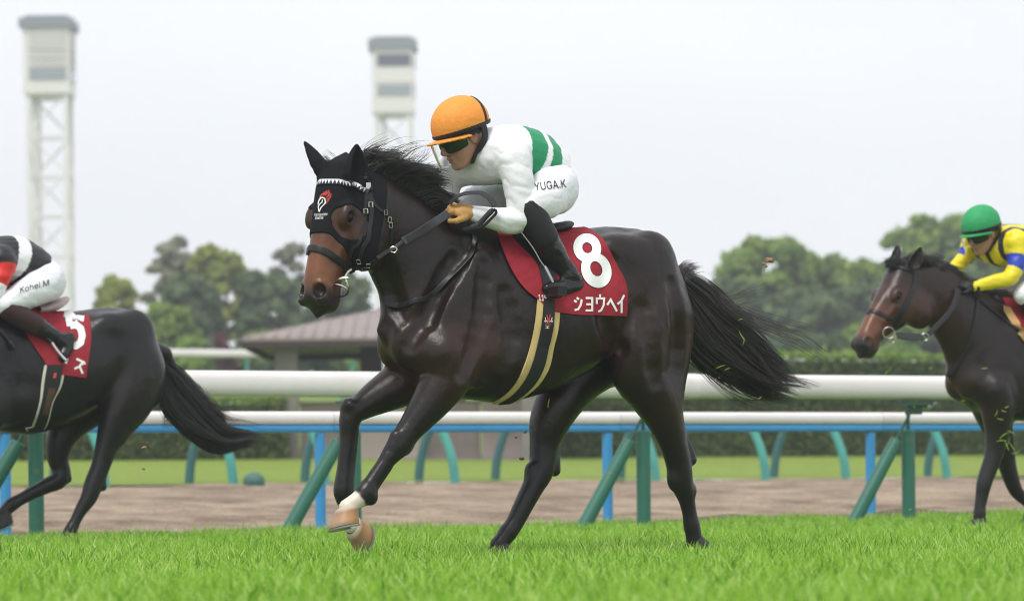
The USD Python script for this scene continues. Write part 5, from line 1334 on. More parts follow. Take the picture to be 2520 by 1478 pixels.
def rider(fr, name_label, spec):
    th = Thing('jockey', name_label, 'person', fr.W(fr.P(*spec['spine'][-1][:3])))
    h = spec.get('h', .006); C = spec; H = spec['head']
    FR = lambda P: fr.W(P)
    # silk top
    ch = [C['spine'], C['shoulders'], C['near_arm'], C['far_arm']]
    lo, hi = bounds_of(fr, ch); S1 = Field(lo, hi, h)
    S1.chain(fr.chain(C['spine']), .05, np.array([0, 1.0, 0]), C.get('flat', .88)); S1.chain(fr.chain(C['shoulders']), .07)
    for k in ('near_arm', 'far_arm'): S1.chain(fr.chain(C[k]), .045)
    base_n = fr.P(*C['neck']); S1.cone(H(-.042, 0, -.055), base_n, .056, .095, .05)
    cutp = H(-.035, 0, -.050); cutn = H.R[0] * .50 + H.R[2] * .85
    cutn /= np.linalg.norm(cutn)
    X = np.stack(np.meshgrid(*S1.ax, indexing='ij'), -1)
    near = np.linalg.norm(X - np.asarray(H(0, 0, -.03)), axis=-1) < .165
    S1.v = np.where(near, np.maximum(S1.v, ((X - cutp) @ cutn)), S1.v).astype(np.float32)
    w0 = C['waist']; wn = fr.P(*w0[0]); wd = fr.P(*w0[1]) - wn; wd /= np.linalg.norm(wd)
    S1.v = np.maximum(S1.v, ((X - wn) @ wd)).astype(np.float32); del X
    for k in ('near_arm', 'far_arm'):
        pass
    m = S1.mesh(); m = biggest(m, 300)
    sd0 = fr.P(*C['spine'][-1][:3]) - fr.P(*C['spine'][0][:3]); sd0 /= np.linalg.norm(sd0); Vq = m.vertices - np.outer(m.vertices @ sd0, sd0) * .72
    wr = .25 - np.abs(meshkit.fbm(Vq * 15.0, 2, 5) - .5) * 2.2
    m = trimesh.Trimesh(m.vertices + meshkit.arrays(m, True)[2] * (-wr * .009)[:, None], m.faces, process=False)
    col = spec['shirt_col'](m.vertices, fr)
    shirt_w = fr.mesh(m); put(th, 'silk_top', shirt_w, M_silk, smooth=True, prim={'coat': col})
    # breeches
    ch = [C['hips'], C['near_thigh'], C['far_thigh']]
    lo, hi = bounds_of(fr, ch); S2 = Field(lo, hi, h); S2.chain(fr.chain(C['hips']), .05); S2.chain(fr.chain(C['near_thigh']), .07); S2.chain(fr.chain(C['far_thigh']), .07)
    m = S2.mesh(); m = trimesh.Trimesh(m.vertices + meshkit.arrays(m, True)[2] * ((np.abs(meshkit.fbm(m.vertices * np.array([13, 10, 15.0]), 3, 6) - .5) - .1) * .016)[:, None], m.faces, process=False); br_w = fr.mesh(m); put(th, 'breeches', br_w, M_breech, smooth=True)
    # boots
    for k in ('near_boot', 'far_boot'):
        b = C[k]; lo, hi = bounds_of(fr, [b['leg'], b['foot']], .12); S3 = Field(lo, hi, .006)
        S3.chain(fr.chain(b['leg']), .02); S3.chain(fr.chain(b['foot']), .035)
        m = ripple(S3.mesh(), .0055, np.array([18, 18, 30.0]), 9); bo = put(th, 'boot', fr.mesh(m), M_boot, smooth=True)
        S4 = Field(lo, hi, .006); l4 = fr.chain(b['leg'])[:3].copy(); l4[:, 3] += .004; S4.chain(l4, .02); put((th, bo[1]), 'boot_top', fr.mesh(S4.mesh()), C.get('boot_top', M_bootmat), smooth=True)
        so_ = fr.chain(b['foot']); so_[:, 2] -= so_[:, 3] * .72; so_[:, 3] *= .62
        if k == 'near_boot':
            S5 = Field(lo, hi, .006); S5.chain(so_, .02, None); put((th, bo[1]), 'sole', fr.mesh(S5.mesh()), M_bootmat, smooth=True)
    # the body: head, neck and what the clothes cover, one surface
    ch = [C['spine'], C['near_arm'], C['far_arm'], C['hips'], C['near_thigh'], C['far_thigh'], C['near_boot']['leg'], C['far_boot']['leg']]
    lo, hi = bounds_of(fr, ch); hp = H(0, 0, 0); lo, hi = np.minimum(lo, hp - .2), np.maximum(hi, hp + .2); S6 = Field(lo, hi, .0075)
    for c in ch:
        q_ = fr.chain(c); q_[:, 3] = np.maximum(q_[:, 3] - .022, .012); S6.chain(q_, .03, np.array([0, 1.0, 0]) if c is C['spine'] else None, C.get('flat', .88) if c is C['spine'] else 1.0)
    S7 = Field(hp - .24, hp + .24, .0036); head_shape(S7, H); S7.cone(H(-.025, 0, -.03), base_n, .05, .055, .03)
    S7.v = np.minimum(S7.v, S6.sample(np.stack(np.meshgrid(*S7.ax, indexing='ij'), -1).reshape(-1, 3).clip(S6.lo + .001, S6.lo + S6.h * (S6.n - 1) - .001)).reshape(S7.n)).astype(np.float32)
    hm = S7.mesh(relax=3); cc = trimesh.graph.connected_components(hm.face_adjacency, nodes=np.arange(len(hm.faces))); hm = trimesh.Trimesh(hm.vertices, hm.faces[np.sort(max(cc, key=len))], process=False); hm.remove_unreferenced_vertices()
    hb = fr.mesh(hm)
    q_ = H.inv(hm.vertices)
    skin = np.tile(np.array([.40, .215, .145]), (len(q_), 1))
    def spot(c, r_, colr, a):
        nonlocal skin
        w = np.clip(1 - np.linalg.norm((q_ - c) / r_, axis=1), 0, 1) ** .8 * a; skin = skin * (1 - w[:, None]) + np.array(colr) * w[:, None]
    spot((.095, 0, -.069), (.03, .03, .014), (.30, .105, .085), .8); spot((.11, 0, -.03), (.03, .03, .03), (.42, .19, .13), .6)
    for s in (-1, 1): spot((.05, s * .05, -.03), (.05, .04, .04), (.42, .19, .13), .5); spot((.0, s * .08, 0), (.03, .02, .04), (.42, .17, .12), .6)
    spot((.07, 0, -.1), (.05, .05, .04), (.30, .17, .12), .35)
    hair = (q_[:, 2] > -.01) & (q_[:, 0] < .055) & (np.abs(q_[:, 1]) < .082) & ~((q_[:, 0] > -.03) & (q_[:, 2] < .03))
    hair |= (q_[:, 0] < -.035) & (q_[:, 2] > -.012)
    skin[hair] = (.012, .010, .009)
    put(th, 'body', hb, M_skin, smooth=True, prim={'coat': skin})
    # helmet
    rx, ry, rz = C.get('cap_r', (.133, .112, .118)); cz = C.get('cap_z', .052); tiltp = C.get('cap_tilt', .16)
    f = Field(H(0, 0, 0) - .30, H(0, 0, 0) + .30, .005); sc = H.sc
    X = np.stack(np.meshgrid(*f.ax, indexing='ij'), -1).reshape(-1, 3); qh = H.inv(X); x, y, z = qh[:, 0] + .015, qh[:, 1], qh[:, 2] - cz
    e0 = np.sqrt((x / rx) ** 2 + (y / ry) ** 2 + (z / rz) ** 2); d0 = (e0 - 1) * min(rx, ry, rz)
    ang = np.arctan2(y, x); d0 = d0 - .0016 * np.abs(np.cos(ang * 3)) ** .5
    cut = -(z + .032 - tiltp * x * .6)
    cap = np.maximum(d0, cut); f.v = (cap * sc).reshape(f.n).astype(np.float32)
    cm = f.mesh(relax=2); cp = put(th, 'helmet', fr.mesh(cm), C['cap'], smooth=50)
    band = np.maximum.reduce([d0 - .0035, cut, (z + .032 - tiltp * x * .6) - .017]); f.v = (band * sc).reshape(f.n).astype(np.float32); put((th, cp[1]), 'rim_band', fr.mesh(f.mesh(relax=2)), M_black, smooth=50)
    if C.get('half_band', True):
        bk = np.maximum.reduce([d0 - .003, cut, np.abs(x + .075 + z * .25) - .010]); f.v = (bk * sc).reshape(f.n).astype(np.float32); put((th, cp[1]), 'back_band', fr.mesh(f.mesh(relax=2)), M_black, smooth=50)
    pk = np.maximum.reduce([np.sqrt((x / (rx + .048)) ** 2 + (y / (ry + .006)) ** 2) * .15 - .15, np.abs(z + .036 - tiltp * x * .6 + 0.35 * np.clip(x - .05, 0, 1) ** 2 + 1.3 * y * y) - .0045, -(x - .035)]); f.v = (pk * sc).reshape(f.n).astype(np.float32)
    put((th, cp[1]), 'peak', fr.mesh(biggest(f.mesh(relax=2), 40)), C['cap'], smooth=50)
    # goggles
    ph = np.linspace(-1.02, 1.40, 41); rows = np.linspace(0, 1, 9)
    G = np.zeros((41, 9, 3)); NG = np.zeros_like(G)
    for i, p in enumerate(ph):
        for j, r_ in enumerate(rows):
            zt_, zb_ = .034 - .010 * abs(p), -.034 + .022 * math.exp(-(p / .16) ** 2) + .012 * max(0, abs(p) - .9)
            rr_ = 1.0 - .05 * (2 * r_ - 1) ** 2
            z_ = zb_ + (zt_ - zb_) * r_; G[i, j] = H(.020 + .088 * math.cos(p) * rr_ , .078 * math.sin(p) * rr_, z_); NG[i, j] = H.R[0] * math.cos(p) + H.R[1] * math.sin(p)
    gg = put(th, 'goggles', shell(fr.W(G), fr.V(NG), .005), M_lens, smooth=60)
    fo = np.concatenate([G[:, -1], G[::-1, 0], G[:1, -1]]); put((th, gg[1]), 'frame', tube(fr.W(fo + np.concatenate([NG[:, -1], NG[::-1, 0], NG[:1, -1]]) * .003), .0052, 7), M_black)
    for s in (-1, 1):
        sp = [H(.022 + .090 * math.cos(1.45), s * .084, .010), H(-.01, s * .094, .016), H(-.06, s * .092, .022)]
        put((th, gg[1]), 'strap', ribbon(fr.W(spline(sp, 10)), fr.V(np.tile(H.R[1] * s, (10, 1))), .030 * sc, .003), M_black)
    if C.get('visor', True):
        Vg = np.zeros((31, 7, 3)); NV = np.zeros_like(Vg)
        for i, p in enumerate(np.linspace(-1.2, 1.2, 31)):
            for j, r_ in enumerate(np.linspace(0, 1, 7)):
                z_ = .03 - (.115 - .03 * abs(p)) * r_; Vg[i, j] = H(.035 + .112 * math.cos(p), .105 * math.sin(p), z_); NV[i, j] = H.R[0] * math.cos(p) + H.R[1] * math.sin(p)
        put((th, cp[1]), 'clear_visor', trimesh.Trimesh(fr.W(Vg).reshape(-1, 3), grid_faces(31, 7), process=False), M_pane, smooth=True)
    for s in (-1, 1):
        sp = spline([H(-.055, s * .100, .018), H(-.045, s * .094, -.030), H(-.012, s * .083, -.060), H(.016, s * .066, -.085), H(.030, s * .045, -.112)], 16)
        put((th, cp[1]), 'chin_strap', ribbon(fr.W(sp), fr.V(np.tile(H.R[1] * s - H.R[0] * .25, (16, 1))), np.interp(np.arange(16), [0, 8, 11, 15], [.036, .030, .018, .020]) * sc, .006), M_black)
    # hands in gloves
    for k, gm in (('near_hand', C['gloves'][0]), ('far_hand', C['gloves'][1])):
        hs = C[k]; W = fr.P(*hs['wrist']); K = fr.P(*hs['knuckle']); Sg = Field(W - .2, W + .2, .003)
        hand(Sg, W, K - W, np.array(hs['back']), hs.get('curl', (62, 82, 45)), hs.get('sc', 1.05), hs.get('side', 1))
        put(th, 'glove', fr.mesh(Sg.mesh(relax=4)), gm, smooth=True)
    return th, shirt_w, br_w, hb

def gcoords(fr, p0, p1):
    a, b = fr.P(*p0), fr.P(*p1); return a, (b - a) / np.linalg.norm(b - a)

# the leading jockey
GREEN, WHITE = np.array([.010, .235, .098]), np.array([.76, .76, .79])
def lead_silk(P, fr):
    o, d = gcoords(fr, (1190, 355, 0), (1375, 440, 0)); s = (P - o) @ d - .40 * P[:, 1]
    c = np.tile(WHITE, (len(P), 1))
    L1, L2 = lead_s[0], lead_s[1]
    arm = np.minimum.reduce([np.linalg.norm(P[:, None] - fr.chain(LEAD['near_arm'])[None, :, :3], axis=2).min(1) - .075]) < 0
    A = fr.chain(LEAD['near_arm']); A = spline(A, 30); dn = np.linalg.norm(P[:, None] - A[None, :, :3], axis=2).min(1)
    T_ = spline(fr.chain(LEAD['spine']), 30); dt = (np.linalg.norm((P[:, None] - T_[None, :, :3]) * [1, .88, 1], axis=2) - T_[None, :, 3]).min(1)
    tor = (dt < .012) & ~((dn < .085) & (dt > -.01) & (P[:, 1] > .12))
    g = tor & (((s > L1[0]) & (s < L1[1])) | ((s > L2[0]) & (s < L2[1])))
    g |= tor & (P[:, 2] < fr.P(1205, 449, .0)[2]) & (s > -.16) & (s < L1[0] + .01)
    c[g] = GREEN; return c
LEAD = dict(
    spine=[(1212, 385, .01, .118), (1245, 378, .0, .142), (1300, 395, .0, .150), (1335, 418, 0, .142), (1362, 440, 0, .125)],
    shoulders=[(1258, 390, .165, .085), (1215, 385, .05, .115), (1170, 396, -.06, .115), (1126, 410, -.13, .085)],
    near_arm=[(1262, 385, .185, .080), (1270, 420, .205, .078), (1277, 465, .215, .074), (1284, 508, .22, .070), (1280, 533, .22, .066), (1252, 543, .215, .062), (1215, 537, .195, .052), (1180, 528, .165, .041), (1160, 524, .15, .035)],
    far_arm=[(1122, 402, -.15, .078), (1104, 435, -.165, .068), (1099, 475, -.17, .060), (1097, 510, -.16, .054), (1085, 520, -.12, .042), (1072, 512, -.09, .036)],
    neck=(1200, 372, .02), waist=((1366, 428, 0), (1410, 452, 0)),
    hips=[(1332, 445, .0, .125), (1349, 450, 0, .126), (1360, 460, .05, .120)],
    near_thigh=[(1355, 464, .10, .120), (1347, 476, .15, .112), (1335, 492, .205, .098), (1310, 504, .225, .084), (1296, 510, .23, .074)],
    far_thigh=[(1360, 460, -.10, .12), (1290, 475, -.18, .105), (1220, 488, -.215, .092), (1170, 497, -.225, .080), (1155, 505, -.23, .07)],
    near_boot=dict(leg=[(1300, 512, .235, .070), (1316, 545, .245, .071), (1338, 585, .25, .069), (1362, 622, .25, .060), (1384, 652, .25, .050), (1397, 672, .25, .046)],
                   foot=[(1398, 678, .25, .047), (1418, 702, .252, .038), (1395, 706, .262, .040), (1368, 708, .275, .040), (1348, 710, .285, .028)]),
    far_boot=dict(leg=[(1160, 505, -.24, .066), (1180, 555, -.25, .064), (1215, 610, -.26, .055), (1240, 655, -.26, .045)], foot=[(1242, 662, -.26, .045), (1255, 690, -.26, .036), (1225, 695, -.27, .038), (1195, 697, -.28, .028)]),
    head=None, cap=capmat('orange_cap_silk', (.78, .285, .045)), gloves=(M_tangl, M_tangl), shirt_col=lead_silk,
    near_hand=dict(wrist=(1158, 524, .148), knuckle=(1108, 512, .115), back=(.35, .45, .85), curl=(60, 85, 40), sc=1.12, side=-1),
    far_hand=dict(wrist=(1078, 512, -.09), knuckle=(1040, 505, -.05), back=(.3, -.4, .85), side=1))
LEAD['head'] = Hd(FH, (1137, 336, .03), math.radians(33), math.radians(25), 1.13)
def s_at(u, v, l): o, d = gcoords(FH, (1190, 355, 0), (1375, 440, 0)); p = FH.P(u, v, l); return (p - o) @ d - .40 * p[1]
lead_s = [(s_at(1297, 364, .14), s_at(1338, 372, .14)), (s_at(1353, 374, .14), s_at(1374, 390, .14) + .012)]; print(lead_s)
J1, shirt1, br1, hb1 = rider(FH, 'jockey in orange cap and white silks with green hoops crouched on the leading horse', LEAD)
print('lead face', {k: proj(FH.W(LEAD['head'](*v))).round() for k, v in dict(ear=(-.006, .078, 0), nose=(.12, 0, -.03), chin=(.085, 0, -.11), peak=(.18, 0, .03)).items()})
CBr = Caster(br1)
c0, c1 = ((1600 + 1140 / 2.111) / 1.6254, (340 + 893 / 2.111) / 1.6254), ((1600 + 1402 / 2.111) / 1.6254, (340 + 862 / 2.111) / 1.6254)
put(J1, 'lettering', px_text('YUGA.K', *c0, *c1, 20, CBr, .0035, bold=False, ey=(-3.5, -19.0)), M_ink2 := mat('black_ink', (.012, .012, .02), .7, .2), smooth=False)
# ------------------------------------------------------------------ the black horse at the left edge
def paint(P, base, spots, nz, legcol, z0=.8, z1=.55):
    col = np.tile(np.array(base), (len(P), 1))
    for c, r_, a, k in spots:
        w = np.clip(1 - np.linalg.norm(P - c, axis=1) / r_, 0, 1) ** .8 * a * (.55 + .9 * nz); col = col * (1 - w[:, None]) + np.array(k) * w[:, None]
    w = np.clip((P[:, 2] - z0) / (z1 - z0), 0, 1) * .8; return col * (1 - w[:, None]) + np.array(legcol) * w[:, None]
def head_paint(col, P, HD, L, nz, bay, tan_, muzzle):
    q = P - HD[0]; t = q @ HD[1] / L; rr = q @ HD[2]; ff = q @ HD[3]; w_ = lambda x, a, b: np.clip((x - a) / (b - a), 0, 1)
    ins = w_(t, .02, .15) * w_(np.abs(rr), .19, .13) * w_(ff, -.36, -.24) * (t < 1.2)
    for a, k in ((ins * w_(t, .05, .4) * (.6 + .5 * nz), bay), (ins * np.clip(1 - np.abs(t - .78) / .3, 0, 1) ** .6 * w_(ff, -.17, -.06) * (.6 + .6 * nz), tan_), (ins * w_(t, .87, .96), muzzle)):
        a = np.clip(a, 0, 1)[:, None]; col = col * (1 - a) + np.array(k) * a
    return col
FB = Frame(math.radians(29), 150, 1335, 20.37)
TB = lambda u, v: (270 + (u - 1510) * .721, 754 + (v - 555) * .721)
def Bp(px): return [(*TB(u, v), l, r) for u, v, l, r in px]
SB = Field([-.95, -.46, -.04], [2.1, .5, 2.05], .0098)
horse_trunk(SB, FB, TB)
LB = lambda u, v, l: FB.P(u, v, l)
gb = {}
gb['nh'] = limb(SB, FB, [(335, 890, .125, .16), (318, 960, .155, .15), (296, 1010, .16, .125), (279, 1050, .155, .100), (262, 1100, .15, .076), (246, 1150, .145, .062), (230, 1190, .14, .061), (219, 1222, .14, .054),
                         (200, 1252, .135, .042), (186, 1278, .133, .036), (173, 1305, .13, .044), (165, 1318, .13, .040), (158, 1330, .13, .042)], k=.05)
SB.cone(LB(252, 1160, .14), LB(252, 1196, .14), .018, .030, .02); SB.chain(np.array([[*LB(356, 905, .12), .115], [*LB(348, 960, .13), .10], [*LB(320, 1020, .14), .085], [*LB(290, 1070, .145), .062]]), .06)
gb['fh'] = limb(SB, FB, [(300, 900, -.12, .16), (230, 990, -.14, .14), (175, 1040, -.14, .115), (148, 1085, -.14, .092), (142, 1125, -.14, .070), (150, 1158, -.135, .060), (145, 1178, -.13, .060), (118, 1192, -.13, .052), (85, 1208, -.13, .044),
                         (52, 1226, -.13, .040), (28, 1240, -.13, .046), (16, 1252, -.13, .041), (8, 1262, -.13, .045)], k=.05)
SB.cone(LB(160, 1140, -.13), LB(166, 1176, -.13), .018, .030, .02)
gb['nf'] = limb(SB, FB, Bp([(1090, 870, .15, .13), (1100, 915, .155, .115), (1060, 960, .15, .088), (1005, 985, .145, .066), (960, 1000, .14, .057), (945, 1020, .135, .054), (955, 1060, .13, .042), (975, 1110, .13, .037), (990, 1150, .13, .046), (985, 1175, .13, .040), (975, 1195, .13, .042)]), k=.05)
gb['ff'] = limb(SB, FB, Bp([(1055, 890, -.14, .14), (985, 935, -.14, .105), (905, 985, -.14, .073), (840, 1030, -.13, .058), (800, 1075, -.13, .045), (765, 1120, -.13, .037), (735, 1160, -.13, .046), (712, 1180, -.13, .040), (695, 1195, -.13, .042)]), k=.05)
SB.cone(LB(*TB(1640, 680), 0), LB(*TB(1700, 715), 0), .05, .04, .05); SB.cone(LB(*TB(1700, 715), 0), LB(*TB(1745, 790), 0), .038, .024, .03)
HLb = .64; hp0 = TB(770, 500); hp1 = TB(620, 770)
HB = head_frame(FB, hp0, hp1, math.radians(24), HLb)
atb = lambda t, r, f: HB[0] + HB[1] * t * HLb + HB[2] * r + HB[3] * f
SB.chain(np.array([[*LB(*TB(935, 545), .0), .165], [*atb(.12, .0, -.13), .115]]), .07, HB[2], 1.35)
atb, _ = add_head(SB, HB, HLb, [(atb(.03, s * .08, -.03), atb(-.24, s * .11, -.07), HB[3] * .6 + HB[2] * s, .05) for s in (-1, 1)], 1.1)
bm = biggest(SB.mesh(), 400); bm = ripple(bm, .0055, np.array([7, 7, 4.5]), 4, np.clip((bm.vertices[:, 2] - .55) * 4, 0, 1))
nzb = meshkit.fbm(bm.vertices * 5, 4, 5)
BH = Thing('race_horse', 'black racehorse cut by the left edge, wearing number 5', 'horse', FB.W(np.array([0, 0, 0.0])))
cb = paint(bm.vertices, (.0060, .0057, .0062), [(LB(300, 960, .2), .3, .25, (.03, .016, .012))], nzb, (.009, .0085, .009))
bm_w = FB.mesh(bm); put(BH, 'body', bm_w, M_coat, smooth=True, prim={'coat': cb})
FHW = FB.W
hwb = FB.h
put_hoof(BH, gb['nh'][-1, :3], -zw * .75 + hwb * .65, hwb * .75 + zw * .65, 'dark', .05)
put_hoof(BH, gb['fh'][-1, :3], hwb * .9 - zw * .45, zw * .9 + hwb * .4, 'dark', .05)
put_hoof(BH, gb['nf'][-1, :3], -zw * .9 + hwb * .2, hwb * .9 + zw * .3, 'dark', .05)
put_hoof(BH, gb['ff'][-1, :3], hwb - zw * .2, zw + hwb * .2, 'dark', .05)
rng = np.random.default_rng(44)
tail(FB, BH, [(385, 895, 0), (408, 925, .0), (445, 985, .0), (495, 1040, .0), (550, 1075, .0), (600, 1075, .0), (628, 1078, 0)], [.05, .10, .125, .12, .10, .065, .035], rng, n=3000, w0=.0040, fringe=700, m2=M_hair)
n = 60; roots = np.tile(LB(388, 890, 0), (n, 1)) + rng.normal(0, .02, (n, 3))
n = 260; f0 = rng.uniform(.3, .62, n); sp_ = spline([LB(385, 895, 0), LB(408, 925, 0), LB(445, 985, 0), LB(495, 1040, 0)], 40)
st, wd = grow(sp_[(f0 * 39).astype(int)], np.array([-.3, 0, -1.0]), np.array([-.8, 0, -.6]), rng.uniform(.2, .42, n), rng, 10, .25, .03, .003, fr=FB); curves(BH, 'tail_strands', st, wd, M_hair)
crb = spline([LB(*TB(u, v), l) for u, v, l in ((800, 475, .0), (860, 470, 0), (930, 462, 0), (1000, 480, 0), (1062, 510, 0), (1120, 560, 0))], 60)
n = 2200; f = rng.uniform(0, 1, n); roots = np.stack([np.interp(f * 59, np.arange(60), crb[:, i]) for i in range(3)], -1) + rng.normal(0, .012, (n, 3))
st, wd = grow(roots, np.array([-.6, .2, .8]), np.array([-1, .2, -.5]), rng.uniform(.14, .28, n), rng, 8, .2, .012, .0045, fr=FB); curves(BH, 'mane', st, wd, M_hair)

# its cloth, girth, saddle
CBb = Caster(bm_w)
KB = lambda x, y: (x * .2914, 553.7 + y * .2914)
def make_cloth(fr, body_local, caster, front, rear, nv=36, nu=44):
    uv = coons(front, rear, nv, nu, 0); Pn, _ = caster.hit(uv.reshape(-1, 2)); loc = smooth_grid(fr.L(Pn).reshape(nv, nu, 3), 6)
    nr = 10; lead = []
    for i in range(nr):
        r_ = loc[0].copy(); r_[:, 1] = loc[0][:, 1] * (1 - (i + 1) / nr); lead.append(r_)
    full = np.concatenate([np.stack(lead[::-1]), loc], 0); bl = body_local
    org = full[:nr].reshape(-1, 3).copy(); org[:, 2] = 2.2; h_, ri, _ = bl.ray.intersects_location(org, np.tile([0, 0, -1.0], (len(org), 1)), multiple_hits=False)
    zz = org[:, 2].copy(); zz[ri] = h_[:, 2]; fl = full[:nr].reshape(-1, 3); ok = zz < 2.1; fl[ok, 2] = zz[ok]; full[:nr] = fl.reshape(nr, nu, 3)
    far = full[1:][::-1].copy(); far[..., 1] *= -1; full = smooth_grid(np.concatenate([far, full], 0), 2)
    G3 = fr.W(full); NN = np.cross(np.gradient(G3, axis=0), np.gradient(G3, axis=1)); NN /= np.linalg.norm(NN, axis=2, keepdims=True)
    if (NN[-20:, 15:25] @ np.array([0, -1.0, 0])).mean() < 0: NN = -NN
    NN = smooth_grid(NN, 3); NN /= np.linalg.norm(NN, axis=2, keepdims=True); return shell(G3 + NN * .010, NN, .004)
cl5 = make_cloth(FB, trimesh.Trimesh(bm.vertices, bm.faces, process=False), CBb, [KB(*p) for p in ((120, 690), (175, 830), (230, 940), (310, 1060), (380, 1160), (405, 1215), (425, 1250))], [KB(*p) for p in ((700, 705), (762, 800), (768, 950), (752, 1080), (735, 1180), (722, 1285))])
SC5 = Thing('saddle_cloth', 'red saddle cloth with white number 5 on the black horse', 'saddle cloth', FB.W(LB(160, 800, 0)))
put(SC5, 'cloth', cl5, M_cloth, smooth=50); C5 = Caster(cl5)
def kb(pts, w): return sg.LineString([KB(*p) for p in pts]).buffer(w, cap_style=2, join_style=1)
five = so.unary_union([kb([(545, 735), (712, 768)], 9.0), kb([(568, 735), (592, 850)], 8.0), kb([(592, 850), (640, 838), (680, 870), (694, 930), (680, 990), (640, 1018), (612, 1005)], 8.5)])
put(SC5, 'number_outline', flat_to_surface(five.buffer(1.0), C5, .0012, 4), M_ink, smooth=False)
put(SC5, 'number', flat_to_surface(five, C5, .0026, 4), M_whitep, smooth=False)
zu = so.unary_union([kb([(645, 1125), (700, 1152), (665, 1195), (628, 1208)], 2.6), kb([(672, 1190), (698, 1250)], 2.6), kb([(690, 1150), (704, 1176)], 1.8), kb([(706, 1146), (720, 1172)], 1.8)])
put(SC5, 'letter', flat_to_surface(zu, C5, .0018, 3), M_whitep, smooth=False)
put(SC5, 'letter', flat_to_surface(so.unary_union([kb([(570, 1110), (555, 1165)], 3.0)]), C5, .0018, 3), M_whitep, smooth=False)
M_girthw = mat('off_white_girth', (.62, .58, .50), .75, .2)
M_brownl = mat('brown_leather', (.075, .035, .022), .5, .4)
GB = Thing('girth', 'black girth with off white edges under the black horse', 'girth', FB.W(LB(130, 950, 0)))
K4 = lambda x, y: (x * .3746, 830.6 + y * .3746)
gl = spline(np.array([KB(375, 1180), KB(350, 1320), K4(262, 400), K4(215, 560), K4(175, 645)]), 30); gr = spline(np.array([KB(545, 1180), KB(520, 1350), K4(345, 420), K4(310, 560), K4(250, 635)]), 30)
s = np.linspace(0, 1, 9)[None, :, None]; uv = gl[:, None] * (1 - s) + gr[:, None] * s
P, N = CBb.hit(uv.reshape(-1, 2)); P = smooth_grid(P.reshape(30, 9, 3), 4); N = smooth_grid(N.reshape(30, 9, 3), 4); N /= np.linalg.norm(N, axis=2, keepdims=True)
put(GB, 'pad', shell(P + N * .002, N, .010), M_girthw, smooth=50); put(GB, 'strap', shell(P[:, 1:8] + N[:, 1:8] * .013, N[:, 1:8], .006), M_girth, smooth=50)
put(GB, 'brown_strap', shell(P[9:20, 3:7] + N[9:20, 3:7] * .0195, N[9:20, 3:7], .004), M_brownl, smooth=50)
put(GB, 'badge', shell(P[3:6, 4:6] + N[3:6, 4:6] * .0195, N[3:6, 4:6], .002), M_redp, smooth=50)
SAb = Thing('saddle', 'small pale saddle with raised back under the black and white jockey', 'saddle', FB.W(LB(120, 745, 0)))
Sx = Field(LB(60, 800, 0) - .35, LB(190, 720, 0) + .3, .009); Sx.chain(np.array([[*LB(20, 765, 0), .03], [*LB(90, 762, 0), .032], [*LB(130, 752, 0), .034], [*LB(150, 742, 0), .028], [*LB(160, 735, 0), .018]]), .02, np.array([0, 1.0, 0]), .25)
M_pinkw = mat('pale_leather', (.50, .40, .40), .55, .3)
put(SAb, 'seat', FB.mesh(Sx.mesh()), M_pinkw, smooth=True)
dB = FB.W(LB(140, 840, .31))[1]
put(SAb, 'stirrup_iron', tube(path_px([KB(440, 990), KB(480, 1050), KB(530, 1110), KB(560, 1140)], dB, dB - .02, 10), .009, 8), M_metal)
put(SAb, 'stirrup_leather', strap_free(path_px([KB(330, 860), KB(390, 930), KB(440, 990)], dB, dB, 12), .02, .004), M_leather)

B_BLACK, B_WHITE, B_RED = np.array([.014, .014, .016]), np.array([.74, .74, .77]), np.array([.62, .022, .016])
def left_silk(P, fr):
    o, d = gcoords(fr, (0, 600, 0), (120, 655, 0)); s = (P - o) @ d - .35 * P[:, 1]
    f_ = lambda u, v, l: (fr.P(u, v, l) - o) @ d - .35 * l
    c = np.tile(B_BLACK, (len(P), 1)); a, b = f_(35, 615, .12), f_(64, 630, .12); c[(s > a) & (s < b)] = B_WHITE
    for k in ('near_arm', 'far_arm'):
        A = spline(fr.chain(LEFT[k]), 40); D_ = np.linalg.norm(P[:, None] - A[None, :, :3], axis=2); j = D_.argmin(1); on = D_.min(1) < .088; t = j / 39.0
        sg_ = P[:, 1] * (1 if k == 'near_arm' else -1) > .11
        on &= sg_ & (t > .10); c[on & (t <= .34)] = B_RED; c[on & (t > .34) & (t <= .62)] = B_WHITE; c[on & (t > .62) & (t <= .80)] = B_RED; c[on & (t > .8)] = B_WHITE
    return c
